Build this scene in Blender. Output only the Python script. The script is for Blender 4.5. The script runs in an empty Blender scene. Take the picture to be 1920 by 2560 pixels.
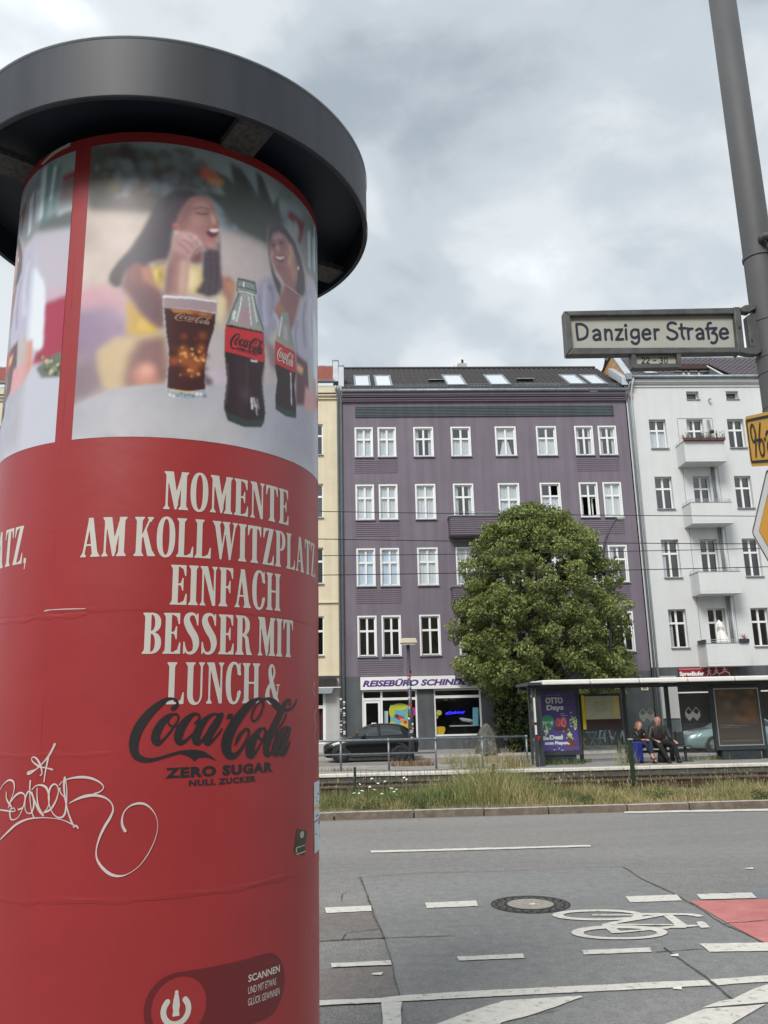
import bpy, math, random
import numpy as np
from mathutils import Vector, Matrix

# ------------------------------------------------------------------ camera geometry (real metres, z up)
F = 2100.0
PITCH, YAW, ROLL, EYE = .2353, .0480, -.0227, 1.85
_f = np.array([math.sin(YAW)*math.cos(PITCH), math.cos(YAW)*math.cos(PITCH), math.sin(PITCH)])
_ri = np.array([math.cos(YAW), -math.sin(YAW), 0.])
_up = np.cross(_ri, _f)
RI = math.cos(ROLL)*_ri + math.sin(ROLL)*_up
UP = -math.sin(ROLL)*_ri + math.cos(ROLL)*_up
CAM = np.array([0, 0, EYE])

def ray(u, v): return (u-960)/F*RI - (v-1280)/F*UP + _f
def at(u, v, Y=None, Z=None):
    """surveyed point: where the sight line (u, v) of the survey photograph meets the plane y=Y or z=Z"""
    q = ray(u, v)
    t = Y/q[1] if Y is not None else (Z-EYE)/q[2]
    return CAM + q*t

scene = bpy.context.scene
col = scene.collection
cam = bpy.data.cameras.new('camera'); camo = bpy.data.objects.new('camera', cam); col.objects.link(camo)
cam.sensor_fit = 'VERTICAL'; cam.sensor_height = 36.0; cam.lens = F/2560*36
cam.clip_start = .1; cam.clip_end = 2000
M = Matrix(((RI[0], UP[0], -_f[0], 0), (RI[1], UP[1], -_f[1], 0), (RI[2], UP[2], -_f[2], EYE), (0, 0, 0, 1)))
camo.matrix_world = M
scene.camera = camo
scene.render.resolution_x, scene.render.resolution_y = 768, 1024
scene.view_settings.view_transform = 'Standard'
scene.view_settings.look = 'None'
scene.view_settings.exposure = EXPO = 0.95
scene.view_settings.gamma = 1
scene.view_settings.use_curve_mapping = False

SUN_EL, SUN_AZ = math.radians(43), math.radians(-155)   # sun behind the camera, to its left
world = bpy.data.worlds.new('World'); scene.world = world; world.use_nodes = True
nt = world.node_tree; nt.nodes.clear()
def N(t, **k):
    n = nt.nodes.new(t)
    for a, b in k.items(): setattr(n, a, b)
    return n
sky = N('ShaderNodeTexSky', sky_type='NISHITA', sun_disc=False, sun_elevation=SUN_EL, sun_rotation=math.radians(205), altitude=50, air_density=1, dust_density=2)
tc = N('ShaderNodeTexCoord'); mp = N('ShaderNodeMapping'); mp.inputs['Scale'].default_value = (1, 1, 1.7)
mp.inputs['Location'].default_value = CLOUD_LOC = (-6.58, 6.25, 4.75)
n1 = N('ShaderNodeTexNoise'); n1.inputs['Scale'].default_value = 2.3; n1.inputs['Detail'].default_value = 4; n1.inputs['Roughness'].default_value = .45; n1.inputs['Distortion'].default_value = .5
n2 = N('ShaderNodeTexNoise'); n2.inputs['Scale'].default_value = 7.5; n2.inputs['Detail'].default_value = 8; n2.inputs['Roughness'].default_value = .55; n2.inputs['Distortion'].default_value = .3
mx = N('ShaderNodeMath', operation='MULTIPLY_ADD'); mx.inputs[1].default_value = .30
ramp = N('ShaderNodeValToRGB')
cr = ramp.color_ramp; cr.interpolation = 'EASE'
cr.elements[0].position = .40; cr.elements[0].color = (.225, .257, .286, 1)
cr.elements[1].position = .80; cr.elements[1].color = (.62, .65, .67, 1)
e = cr.elements.new(.545); e.color = (.325, .358, .384, 1)
e = cr.elements.new(.645); e.color = (.42, .445, .462, 1)
mul = N('ShaderNodeVectorMath', operation='SCALE'); mul.inputs['Scale'].default_value = 10.0
mix = N('ShaderNodeMixRGB'); mix.inputs['Fac'].default_value = .93
bg = N('ShaderNodeBackground'); bg.inputs['Strength'].default_value = .1
wo = N('ShaderNodeOutputWorld')
L = nt.links.new
L(tc.outputs['Generated'], mp.inputs['Vector'])
L(mp.outputs['Vector'], n1.inputs['Vector']); L(mp.outputs['Vector'], n2.inputs['Vector'])
L(n2.outputs['Fac'], mx.inputs[0]); L(n1.outputs['Fac'], mx.inputs[2])
L(mx.outputs[0], ramp.inputs['Fac']); L(ramp.outputs['Color'], mul.inputs[0])
L(sky.outputs['Color'], mix.inputs['Color1']); L(mul.outputs['Vector'], mix.inputs['Color2'])
L(mix.outputs['Color'], bg.inputs['Color']); L(bg.outputs['Background'], wo.inputs['Surface'])

sl = bpy.data.lights.new('sun', 'SUN'); sl.energy = 1.5; sl.angle = math.radians(20); sl.color = (1, .965, .92)
so = bpy.data.objects.new('sun', sl); col.objects.link(so); so.location = (-10, -10, 30)
sd = Vector((math.sin(SUN_AZ)*math.cos(SUN_EL), math.cos(SUN_AZ)*math.cos(SUN_EL), math.sin(SUN_EL)))
so.rotation_euler = sd.to_track_quat('Z', 'Y').to_euler()

rnd = random.Random(7); rng = np.random.default_rng(7)

# ------------------------------------------------------------------ colour and material helpers
def lin(c):
    return tuple((v/255/12.92) if v/255 <= .04045 else ((v/255+.055)/1.055)**2.4 for v in c)
MATS = {}
def mat(name, color, rough=.7, metal=0., var=.12, scale=6., bump=0., bscale=60., stretch=(1, 1, 1), spec=.5, coat=0., color2=None, attr=None, streak=0., emit=0., chip=None):
    """principled material; colour varied by noise, optional bump; color2 mixes in by a patchy noise"""
    if name in MATS: return MATS[name]
    m = bpy.data.materials.new(name); m.use_nodes = True; t = m.node_tree
    b = t.nodes['Principled BSDF']; b.inputs['Roughness'].default_value = rough; b.inputs['Metallic'].default_value = metal
    b.inputs['Specular IOR Level'].default_value = spec
    if coat: b.inputs['Coat Weight'].default_value = coat; b.inputs['Coat Roughness'].default_value = .04
    tcn = t.nodes.new('ShaderNodeTexCoord'); mpn = t.nodes.new('ShaderNodeMapping'); mpn.inputs['Scale'].default_value = stretch
    t.links.new(tcn.outputs['Object'], mpn.inputs['Vector'])
    base = None
    if attr:
        a = t.nodes.new('ShaderNodeVertexColor'); a.layer_name = attr; base = a.outputs['Color']
    if var or color2 or not base:
        nz = t.nodes.new('ShaderNodeTexNoise'); nz.inputs['Scale'].default_value = scale; nz.inputs['Detail'].default_value = 8; nz.inputs['Roughness'].default_value = .6
        t.links.new(mpn.outputs['Vector'], nz.inputs['Vector'])
        if base is None:
            rp = t.nodes.new('ShaderNodeValToRGB')
            c = color; c2 = color2 or tuple(min(1, x*(1+var)) for x in c); c1 = c if color2 else tuple(x*(1-var) for x in c)
            rp.color_ramp.elements[0].position = .32; rp.color_ramp.elements[0].color = (*c1, 1)
            rp.color_ramp.elements[1].position = .68; rp.color_ramp.elements[1].color = (*c2, 1)
            t.links.new(nz.outputs['Fac'], rp.inputs['Fac']); base = rp.outputs['Color']
        else:
            ml = t.nodes.new('ShaderNodeMixRGB'); ml.blend_type = 'MULTIPLY'; ml.inputs['Fac'].default_value = 1
            rp = t.nodes.new('ShaderNodeMapRange'); rp.inputs['To Min'].default_value = 1-var; rp.inputs['To Max'].default_value = 1+var
            rp.inputs['From Min'].default_value = .3; rp.inputs['From Max'].default_value = .7
            t.links.new(nz.outputs['Fac'], rp.inputs['Value']); t.links.new(base, ml.inputs['Color1']); t.links.new(rp.outputs['Result'], ml.inputs['Color2'])
            base = ml.outputs['Color']
    if chip:     # worn through to what lies below
        nc = t.nodes.new('ShaderNodeTexNoise'); nc.inputs['Scale'].default_value = 16; nc.inputs['Detail'].default_value = 9; nc.inputs['Roughness'].default_value = .72; t.links.new(tcn.outputs['Object'], nc.inputs['Vector'])
        rc_ = t.nodes.new('ShaderNodeMapRange'); rc_.inputs['From Min'].default_value = .56; rc_.inputs['From Max'].default_value = .64; t.links.new(nc.outputs['Fac'], rc_.inputs['Value'])
        ml = t.nodes.new('ShaderNodeMixRGB'); ml.inputs['Color2'].default_value = (*chip, 1); t.links.new(rc_.outputs['Result'], ml.inputs['Fac']); t.links.new(base, ml.inputs['Color1']); base = ml.outputs['Color']
    if streak:   # rain streaks: dirt drawn out along z
        m3 = t.nodes.new('ShaderNodeMapping'); m3.inputs['Scale'].default_value = (1, 1, .05); t.links.new(tcn.outputs['Object'], m3.inputs['Vector'])
        n3 = t.nodes.new('ShaderNodeTexNoise'); n3.inputs['Scale'].default_value = 3.; n3.inputs['Detail'].default_value = 5; t.links.new(m3.outputs['Vector'], n3.inputs['Vector'])
        r3 = t.nodes.new('ShaderNodeMapRange'); r3.inputs['From Min'].default_value = .35; r3.inputs['From Max'].default_value = .7; r3.inputs['To Min'].default_value = 1; r3.inputs['To Max'].default_value = 1-streak
        ml = t.nodes.new('ShaderNodeMixRGB'); ml.blend_type = 'MULTIPLY'; ml.inputs['Fac'].default_value = 1
        t.links.new(n3.outputs['Fac'], r3.inputs['Value']); t.links.new(base, ml.inputs['Color1']); t.links.new(r3.outputs['Result'], ml.inputs['Color2']); base = ml.outputs['Color']
    t.links.new(base, b.inputs['Base Color'])
    if emit: t.links.new(base, b.inputs['Emission Color']); b.inputs['Emission Strength'].default_value = emit
    if bump:
        nb = t.nodes.new('ShaderNodeTexNoise'); nb.inputs['Scale'].default_value = bscale; nb.inputs['Detail'].default_value = 5
        t.links.new(mpn.outputs['Vector'], nb.inputs['Vector'])
        bp = t.nodes.new('ShaderNodeBump'); bp.inputs['Strength'].default_value = 1; bp.inputs['Distance'].default_value = bump
        t.links.new(nb.outputs['Fac'], bp.inputs['Height']); t.links.new(bp.outputs['Normal'], b.inputs['Normal'])
    MATS[name] = m
    return m
def glass(name, tint=(1, 1, 1), ior=1.5, rough=.02, dirt=0.):
    if name in MATS: return MATS[name]
    m = bpy.data.materials.new(name); m.use_nodes = True; t = m.node_tree; t.nodes.clear()
    o = t.nodes.new('ShaderNodeOutputMaterial'); tr = t.nodes.new('ShaderNodeBsdfTransparent'); tr.inputs['Color'].default_value = (*tint, 1)
    g = t.nodes.new('ShaderNodeBsdfGlossy'); g.inputs['Roughness'].default_value = rough
    f0 = ((ior-1)/(ior+1))**2; lw = t.nodes.new('ShaderNodeLayerWeight'); lw.inputs['Blend'].default_value = .5   # Schlick, the same from both sides
    pw_ = t.nodes.new('ShaderNodeMath'); pw_.operation = 'POWER'; pw_.inputs[1].default_value = 5; t.links.new(lw.outputs['Facing'], pw_.inputs[0])
    fr = t.nodes.new('ShaderNodeMath'); fr.operation = 'MULTIPLY_ADD'; fr.inputs[1].default_value = 1-f0; fr.inputs[2].default_value = f0; t.links.new(pw_.outputs[0], fr.inputs[0])
    mixn = t.nodes.new('ShaderNodeMixShader'); t.links.new(fr.outputs[0], mixn.inputs[0]); t.links.new(tr.outputs[0], mixn.inputs[1]); t.links.new(g.outputs[0], mixn.inputs[2])
    out = mixn.outputs[0]
    nz = t.nodes.new('ShaderNodeTexNoise'); nz.inputs['Scale'].default_value = 4; bp = t.nodes.new('ShaderNodeBump'); bp.inputs['Distance'].default_value = .002; bp.inputs['Strength'].default_value = .3
    tcn = t.nodes.new('ShaderNodeTexCoord'); t.links.new(tcn.outputs['Object'], nz.inputs['Vector']); t.links.new(nz.outputs['Fac'], bp.inputs['Height']); t.links.new(bp.outputs['Normal'], g.inputs['Normal'])
    if dirt:
        d = t.nodes.new('ShaderNodeBsdfDiffuse'); d.inputs['Color'].default_value = (.6, .6, .58, 1)
        m2 = t.nodes.new('ShaderNodeMixShader'); m2.inputs[0].default_value = dirt
        t.links.new(out, m2.inputs[1]); t.links.new(d.outputs[0], m2.inputs[2]); out = m2.outputs[0]
    t.links.new(out, o.inputs['Surface']); MATS[name] = m
    return m

# ------------------------------------------------------------------ objects
def worldloc(o):
    v = Vector((0, 0, 0))
    while o is not None: v = v + o.location; o = o.parent
    return v
def tag(o, label=None, cat=None, group=None, kind=None):
    if label: o['label'] = label
    if cat: o['category'] = cat
    if group: o['group'] = group
    if kind: o['kind'] = kind
    return o
def thing(name, label, cat, loc=(0, 0, 0), group=None, rz=0):
    o = bpy.data.objects.new(name, None); col.objects.link(o); o.location = loc; o.rotation_euler = (0, 0, rz); o.empty_display_size = .2
    return tag(o, label, cat, group)
class MB:
    def __init__(s): s.v = []; s.f = []; s.m = []; s.uv = None
    def add(s, vs, fs, mi=0):
        n = len(s.v); s.v += [tuple(float(c) for c in p) for p in vs]; s.f += [tuple(i+n for i in f) for f in fs]; s.m += [mi]*len(fs); return s
    def box(s, x0, x1, y0, y1, z0, z1, mi=0):
        return s.add([(x0, y0, z0), (x1, y0, z0), (x1, y1, z0), (x0, y1, z0), (x0, y0, z1), (x1, y0, z1), (x1, y1, z1), (x0, y1, z1)],
                     [(0, 3, 2, 1), (4, 5, 6, 7), (0, 1, 5, 4), (1, 2, 6, 5), (2, 3, 7, 6), (3, 0, 4, 7)], mi)
    def quad(s, *p, mi=0): return s.add(p, [tuple(range(len(p)))], mi)
    def prism(s, pts, d, mi=0):
        """closed planar outline pts (3-D) pushed along vector d"""
        n = len(pts); P = [Vector(p) for p in pts]; D = Vector(d)
        return s.add(P+[p+D for p in P], [tuple(range(n)), tuple(range(2*n-1, n-1, -1))]+[(i, i+n, (i+1) % n+n, (i+1) % n) for i in range(n)], mi)
    def tube(s, pts, r, n=10, mi=0, cap=True):
        pts = [Vector(p) for p in pts]; rs = r if isinstance(r, (list, tuple)) else [r]*len(pts)
        vs = []; ref = None
        for i, p in enumerate(pts):
            d = (pts[min(i+1, len(pts)-1)]-pts[max(i-1, 0)]).normalized()
            if ref is None: ref = Vector((0, 0, 1)) if abs(d.z) < .9 else Vector((1, 0, 0))
            a = d.cross(ref).normalized(); b = a.cross(d).normalized(); ref = b
            vs += [p+(a*math.cos(2*math.pi*k/n)+b*math.sin(2*math.pi*k/n))*rs[i] for k in range(n)]
        fs = [(i*n+k, i*n+(k+1) % n, (i+1)*n+(k+1) % n, (i+1)*n+k) for i in range(len(pts)-1) for k in range(n)]
        if cap: fs += [tuple(range(n-1, -1, -1)), tuple((len(pts)-1)*n+k for k in range(n))]
        return s.add(vs, fs, mi)
    def disc(s, c, r, nrm=(0, 0, 1), n=24, mi=0, thick=0, r2=None):
        nrm = Vector(nrm).normalized(); a = nrm.orthogonal().normalized(); b = nrm.cross(a); c = Vector(c); r2 = r2 or r
        ring = [c+a*math.cos(2*math.pi*k/n)*r+b*math.sin(2*math.pi*k/n)*r2 for k in range(n)]
        return s.prism(ring, nrm*thick, mi) if thick else s.add(ring, [tuple(range(n))], mi)
    def lathe(s, prof, c=(0, 0, 0), n=32, mi=0):
        """prof: list of (radius, z)"""
        vs = [(c[0]+r*math.cos(2*math.pi*k/n), c[1]+r*math.sin(2*math.pi*k/n), c[2]+z) for r, z in prof for k in range(n)]
        return s.add(vs, [(i*n+k, i*n+(k+1) % n, (i+1)*n+(k+1) % n, (i+1)*n+k) for i in range(len(prof)-1) for k in range(n)], mi)
    def grid(s, P, mi=0):
        P = np.asarray(P); a, b = P.shape[:2]
        return s.add(P.reshape(-1, 3).tolist(), [(i*b+j, i*b+j+1, (i+1)*b+j+1, (i+1)*b+j) for i in range(a-1) for j in range(b-1)], mi)
    def build(s, name, mats, parent=None, smooth=False, bevel=0., solid=0., kind=None, label=None, base=None):
        me = bpy.data.meshes.new(name)
        if parent is not None: off = worldloc(parent)
        elif base is not None: off = Vector(base)
        else: off = Vector((0, 0, 0))
        me.from_pydata([(x-off.x, y-off.y, z-off.z) for x, y, z in s.v], [], s.f)
        for m in (mats if isinstance(mats, (list, tuple)) else [mats]): me.materials.append(m)
        if any(s.m): me.polygons.foreach_set('material_index', s.m)
        if smooth: me.polygons.foreach_set('use_smooth', [True]*len(me.polygons))
        me.update()
        o = bpy.data.objects.new(name, me); col.objects.link(o)
        if parent is not None: o.parent = parent
        else: o.location = off
        if solid: md = o.modifiers.new('s', 'SOLIDIFY'); md.thickness = solid; md.offset = 0
        if bevel:
            md = o.modifiers.new('b', 'BEVEL'); md.width = bevel; md.segments = 2; md.limit_method = 'ANGLE'; md.angle_limit = .7
        if kind: o['kind'] = kind
        if label: o['label'] = label
        return o
def box(name, x0, x1, y0, y1, z0, z1, m, parent=None, **k): return MB().box(x0, x1, y0, y1, z0, z1).build(name, m, parent, **k)
def copy_part(src, parent, loc=None, rot=None):
    c = src.copy(); col.objects.link(c); c.parent = parent
    if loc is not None: c.location = loc
    if rot is not None: c.rotation_euler = rot
    return c
def copy_tree(o, parent=None, keep=()):
    kids = [k for k in bpy.data.objects if k.parent == o]
    c = o.copy(); col.objects.link(c); c.parent = parent
    for k in kids: copy_tree(k, c)
    return c

# ------------------------------------------------------------------ flat shapes from distance fields
def sd_seg(X, Y, a, b, ra, rb):
    dx, dy = b[0]-a[0], b[1]-a[1]; l = dx*dx+dy*dy+1e-12
    t = np.clip(((X-a[0])*dx+(Y-a[1])*dy)/l, 0, 1)
    return np.hypot(X-a[0]-t*dx, Y-a[1]-t*dy)-(ra+(rb-ra)*t)
def spline(pts, k=5, closed=False):
    """Catmull-Rom through pts (any number of components)"""
    P = np.array(pts, float); n = len(P); out = []
    for i in range(n if closed else n-1):
        g = lambda j: P[j % n] if closed else P[min(max(j, 0), n-1)]
        p0, p1, p2, p3 = g(i-1), g(i), g(i+1), g(i+2)
        for t in np.linspace(0, 1, k, endpoint=False):
            out.append(.5*((2*p1)+(-p0+p2)*t+(2*p0-5*p1+4*p2-p3)*t*t+(-p0+3*p1-3*p2+p3)*t**3))
    if not closed: out.append(P[-1])
    return np.array(out)
def stroke(pts, k=4, w=None):
    """pts: (x, y, r) list -> field"""
    if w is not None: pts = [(p[0], p[1], w) for p in pts]
    S = spline(pts, k) if len(pts) > 2 else np.array(pts, float)
    def fn(X, Y):
        d = np.full(X.shape, 1e9)
        for a, b in zip(S[:-1], S[1:]):
            m = (X > min(a[0], b[0])-a[2]-b[2]-4*fn.h) & (X < max(a[0], b[0])+a[2]+b[2]+4*fn.h) & (Y > min(a[1], b[1])-a[2]-b[2]-4*fn.h) & (Y < max(a[1], b[1])+a[2]+b[2]+4*fn.h)
            if m.any(): d[m] = np.minimum(d[m], sd_seg(X[m], Y[m], a, b, a[2], b[2]))
        return d
    fn.h = 3.; fn.box = (S[:, 0]-S[:, 2], S[:, 1]-S[:, 2], S[:, 0]+S[:, 2], S[:, 1]+S[:, 2])
    fn.bb = (fn.box[0].min(), fn.box[1].min(), fn.box[2].max(), fn.box[3].max())
    return fn
def poly(pts):
    P = np.array(pts, float)
    def fn(X, Y):
        d = np.full(X.shape, 1e9); ins = np.zeros(X.shape, bool)
        for a, b in zip(P, np.roll(P, -1, 0)):
            d = np.minimum(d, sd_seg(X, Y, a, b, 0, 0))
            c = ((a[1] > Y) != (b[1] > Y)) & (X < (b[0]-a[0])*(Y-a[1])/(b[1]-a[1]+1e-15)+a[0])
            ins ^= c
        return np.where(ins, -d, d)
    fn.bb = (P[:, 0].min(), P[:, 1].min(), P[:, 0].max(), P[:, 1].max())
    return fn
def rect(x0, x1, y0, y1): return poly([(x0, y0), (x1, y0), (x1, y1), (x0, y1)])
def ell(cx, cy, rx, ry, e=2.0):
    def fn(X, Y): return (((np.abs(X-cx)/rx)**e+(np.abs(Y-cy)/ry)**e)**(1/e)-1)*min(rx, ry)
    fn.bb = (cx-rx, cy-ry, cx+rx, cy+ry)
    return fn
def sub(a, *bs):
    def fn(X, Y):
        d = a(X, Y)
        for b in bs: d = np.maximum(d, -b(X, Y))
        return d
    fn.bb = a.bb
    return fn
def both(a, b):
    def fn(X, Y): return np.maximum(a(X, Y), b(X, Y))
    fn.bb = b.bb
    return fn
def union(*fs):
    def fn(X, Y):
        d = np.full(X.shape, 1e9)
        for f in fs: d = np.minimum(d, f(X, Y))
        return d
    fn.bb = (min(f.bb[0] for f in fs), min(f.bb[1] for f in fs), max(f.bb[2] for f in fs), max(f.bb[3] for f in fs))
    return fn
def fill(fn, h, run=6):
    """marching squares with merged runs -> (points, faces)"""
    x0, y0, x1, y1 = fn.bb; x0 -= h*1.5; y0 -= h*1.5
    nx, ny = int((x1+h*1.5-x0)/h)+2, int((y1+h*1.5-y0)/h)+2
    xs = x0+h*np.arange(nx); ys = y0+h*np.arange(ny); X, Y = np.meshgrid(xs, ys); D = fn(X, Y)
    D = np.where(np.abs(D) < h*1e-4, h*1e-4, D); I = D < 0
    V = []; Fc = []; key = {}
    def vid(k, p):
        if k not in key: key[k] = len(V); V.append(p)
        return key[k]
    cs = I[:-1, :-1].astype(int)+I[:-1, 1:]+I[1:, :-1]+I[1:, 1:]
    for j in range(ny-1):
        i = 0; row = cs[j]; nz = np.nonzero(row)[0]
        if len(nz) == 0: continue
        i = nz[0]; end = nz[-1]
        while i <= end:
            c = row[i]
            if c == 4:
                k = i
                while k+1 <= end and row[k+1] == 4 and k+1-i < run: k += 1
                Fc.append([vid((i, j), (xs[i], ys[j])), vid((k+1, j), (xs[k+1], ys[j])), vid((k+1, j+1), (xs[k+1], ys[j+1])), vid((i, j+1), (xs[i], ys[j+1]))])
                i = k+1; continue
            if c:
                cn = [(i, j), (i+1, j), (i+1, j+1), (i, j+1)]; f = []
                for q in range(4):
                    a, b = cn[q], cn[(q+1) % 4]; da, db = D[a[1], a[0]], D[b[1], b[0]]
                    if da < 0: f.append(vid(a, (xs[a[0]], ys[a[1]])))
                    if (da < 0) != (db < 0):
                        t = da/(da-db); kk = (min(a, b), max(a, b), 'e')
                        f.append(vid(kk, (xs[a[0]]+(xs[b[0]]-xs[a[0]])*t, ys[a[1]]+(ys[b[1]]-ys[a[1]])*t)))
                if len(f) > 2: Fc.append(f)
            i += 1
    return V, Fc
def decal(name, fns, h, mp, m, parent, run=6, **k):
    """flat print: fields filled and carried onto a surface by mp(x, y) -> 3-D point"""
    mb = MB()
    for fn in (fns if isinstance(fns, (list, tuple)) else [fns]):
        V, Fc = fill(fn, h, run)
        if V: mb.add([mp(x, y) for x, y in V], Fc)
    return mb.build(name, m, parent, **k)
DIG = {'2': [(.12, .78), (.22, .95), (.5, 1.0), (.8, .9), (.86, .7), (.7, .48), (.35, .2), (.1, .02), (.5, .02), (.92, .02)], '3': [(.12, .86), (.35, 1.0), (.68, .97), (.82, .78), (.7, .58), (.45, .52), (.72, .48), (.88, .28), (.72, .05), (.4, 0), (.1, .14)],
 '0': [(.5, 1.0), (.2, .9), (.1, .5), (.2, .1), (.5, 0), (.8, .1), (.9, .5), (.8, .9), (.5, 1.0)], '9': [(.86, .72), (.70, .95), (.45, 1.0), (.2, .88), (.15, .68), (.3, .5), (.55, .46), (.8, .58), (.88, .78), (.8, .48), (.62, .22), (.5, 0)], '-': [(.15, .5), (.5, .5), (.85, .5)]}
def digits(name, s, x0, cw, y0, h, w, mp, m, parent, gap=.3):
    fs = []; x = x0
    for c in s:
        if c != ' ':
            f = stroke([(x+a*cw, y0+b*h, w) for a, b in DIG[c]], 5); f.h = w; fs.append(f)
        x += cw*(1+gap) if c != ' ' else cw*.62
    return decal(name, union(*fs), w*.45, mp, m, parent, run=30)
_fc = {}
def text_shapes(s, bold=0., shear=0., spacing=1.):
    """outline text with the built-in font -> verts, faces scaled to cap height 1 (x from 0)"""
    key = (s, bold, shear, spacing)
    if key in _fc: return _fc[key]
    cu = bpy.data.curves.new('t', 'FONT'); cu.body = s; cu.offset = bold; cu.shear = shear; cu.space_character = spacing; cu.resolution_u = 3
    o = bpy.data.objects.new('t', cu); col.objects.link(o)
    dg = bpy.context.evaluated_depsgraph_get(); me = bpy.data.meshes.new_from_object(o.evaluated_get(dg))
    V = np.array([v.co[:2] for v in me.vertices]); Fc = [tuple(p.vertices) for p in me.polygons]
    bpy.data.objects.remove(o); bpy.data.curves.remove(cu); bpy.data.meshes.remove(me)
    _fc[key] = (V, Fc)
    return V, Fc
# the lettering outlines are taken from the built-in font before anything else exists
for _t in [('REISEBÜRO SCHINDE', .03, .25, 1.), ('D', .04, 0., 1.), ('A', .04, 0., 1.), ('Spreeläufer', .02, 0., 1.), ('OTTO', .02, 0., 1.), ('Days', .02, 0., 1.), ('€', .03, 0., 1.), ('Ein', .02, 0., 1.),
           ('Deal', .02, 0., 1.), ('zum Piepen,', .02, 0., 1.), ('ZERO SUGAR', .06, 0., 1.15), ('NULL ZUCKER', .05, 0., 1.15), ('ZERO SUGAR', .02, 0., 1.), ('ZERO SUGAR', 0., 0., 1.), ('SCANNEN', .02, 0., 1.), ('UND MIT ETWAS', 0., 0., 1.), ('GLÜCK GEWINNEN', 0., 0., 1.)]:
    text_shapes(*_t)
for _b in (0., .02, .03, .035, .04, .045, .05, .06, .07, .08, .09):
    for _c in 'HDESP2': text_shapes(_c, _b)
def text(name, s, x0, x1, y0, cap, mp, m, parent, bold=0., shear=0., spacing=1., capchar='H', fat=0., **k):
    V, Fc = text_shapes(s, bold, shear, spacing); C, _ = text_shapes(capchar, bold)
    V = V.copy(); hcap = C[:, 1].max()-C[:, 1].min(); by = C[:, 1].min()
    w = V[:, 0].max()-V[:, 0].min()
    X = x0+(V[:, 0]-V[:, 0].min())/w*(x1-x0); Y = y0+(V[:, 1]-by)/hcap*cap; mb = MB()
    for i, (dx, dy) in enumerate([(0, 0), (fat, 0), (-fat, 0), (fat*.5, fat*.7), (-fat*.5, -fat*.7)][:5 if fat else 1]):   # heavier weight: thin layers 0.4 mm apart
        P = [mp(a+dx, b+dy) for a, b in zip(X, Y)]; mb.add([(x, y+.0004*i, z) for x, y, z in P], Fc)
    return mb.build(name, m, parent, **k)
# painted pictures: colours held per vertex of a fine sheet (flat print)
class Canvas:
    def __init__(s, U, V, base):
        s.U, s.V = U, V; s.c = np.empty(U.shape+(3,)); s.c[:] = lin(base)
    def mask(s, pts, blur):
        if callable(pts): m = (pts(s.U, s.V) < 0).astype(float)
        else:
            P = np.array(pts, float); m = np.zeros(s.U.shape, bool)
            for a, b in zip(P, np.roll(P, -1, 0)):
                m ^= ((a[1] > s.V) != (b[1] > s.V)) & (s.U < (b[0]-a[0])*(s.V-a[1])/(b[1]-a[1]+1e-15)+a[0])
            m = m.astype(float)
        if blur > 0:
            r = max(1, int(blur*2.5)); k = np.exp(-.5*(np.arange(-r, r+1)/blur)**2); k /= k.sum()
            for ax in (0, 1):
                mm = np.moveaxis(m, ax, 0); pd = np.pad(mm, ((r, r), (0, 0)), mode='edge')
                out = sum(k[q]*pd[q:q+mm.shape[0]] for q in range(2*r+1)); m = np.moveaxis(out, 0, ax)
        return m
    def put(s, pts, color, blur=1.5, a=1., grad=None):
        m = s.mask(pts, blur)[..., None]*a; s.c = s.c*(1-m)+np.array(lin(color))*m
    def blob(s, x, y, r, color, blur=2., a=1., ry=None): s.put(ell(x, y, r, ry or r), color, blur, a)
    def sheet(s, name, pts3, m, parent, gain=1.):
        mb = MB(); mb.grid(pts3); o = mb.build(name, m, parent)
        ca = o.data.color_attributes.new('paint', 'FLOAT_COLOR', 'POINT')
        c4 = np.ones(s.U.shape+(4,), 'f'); c4[..., :3] = np.clip(s.c*gain, 0, .92)
        ca.data.foreach_set('color', c4.reshape(-1)); return o

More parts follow.
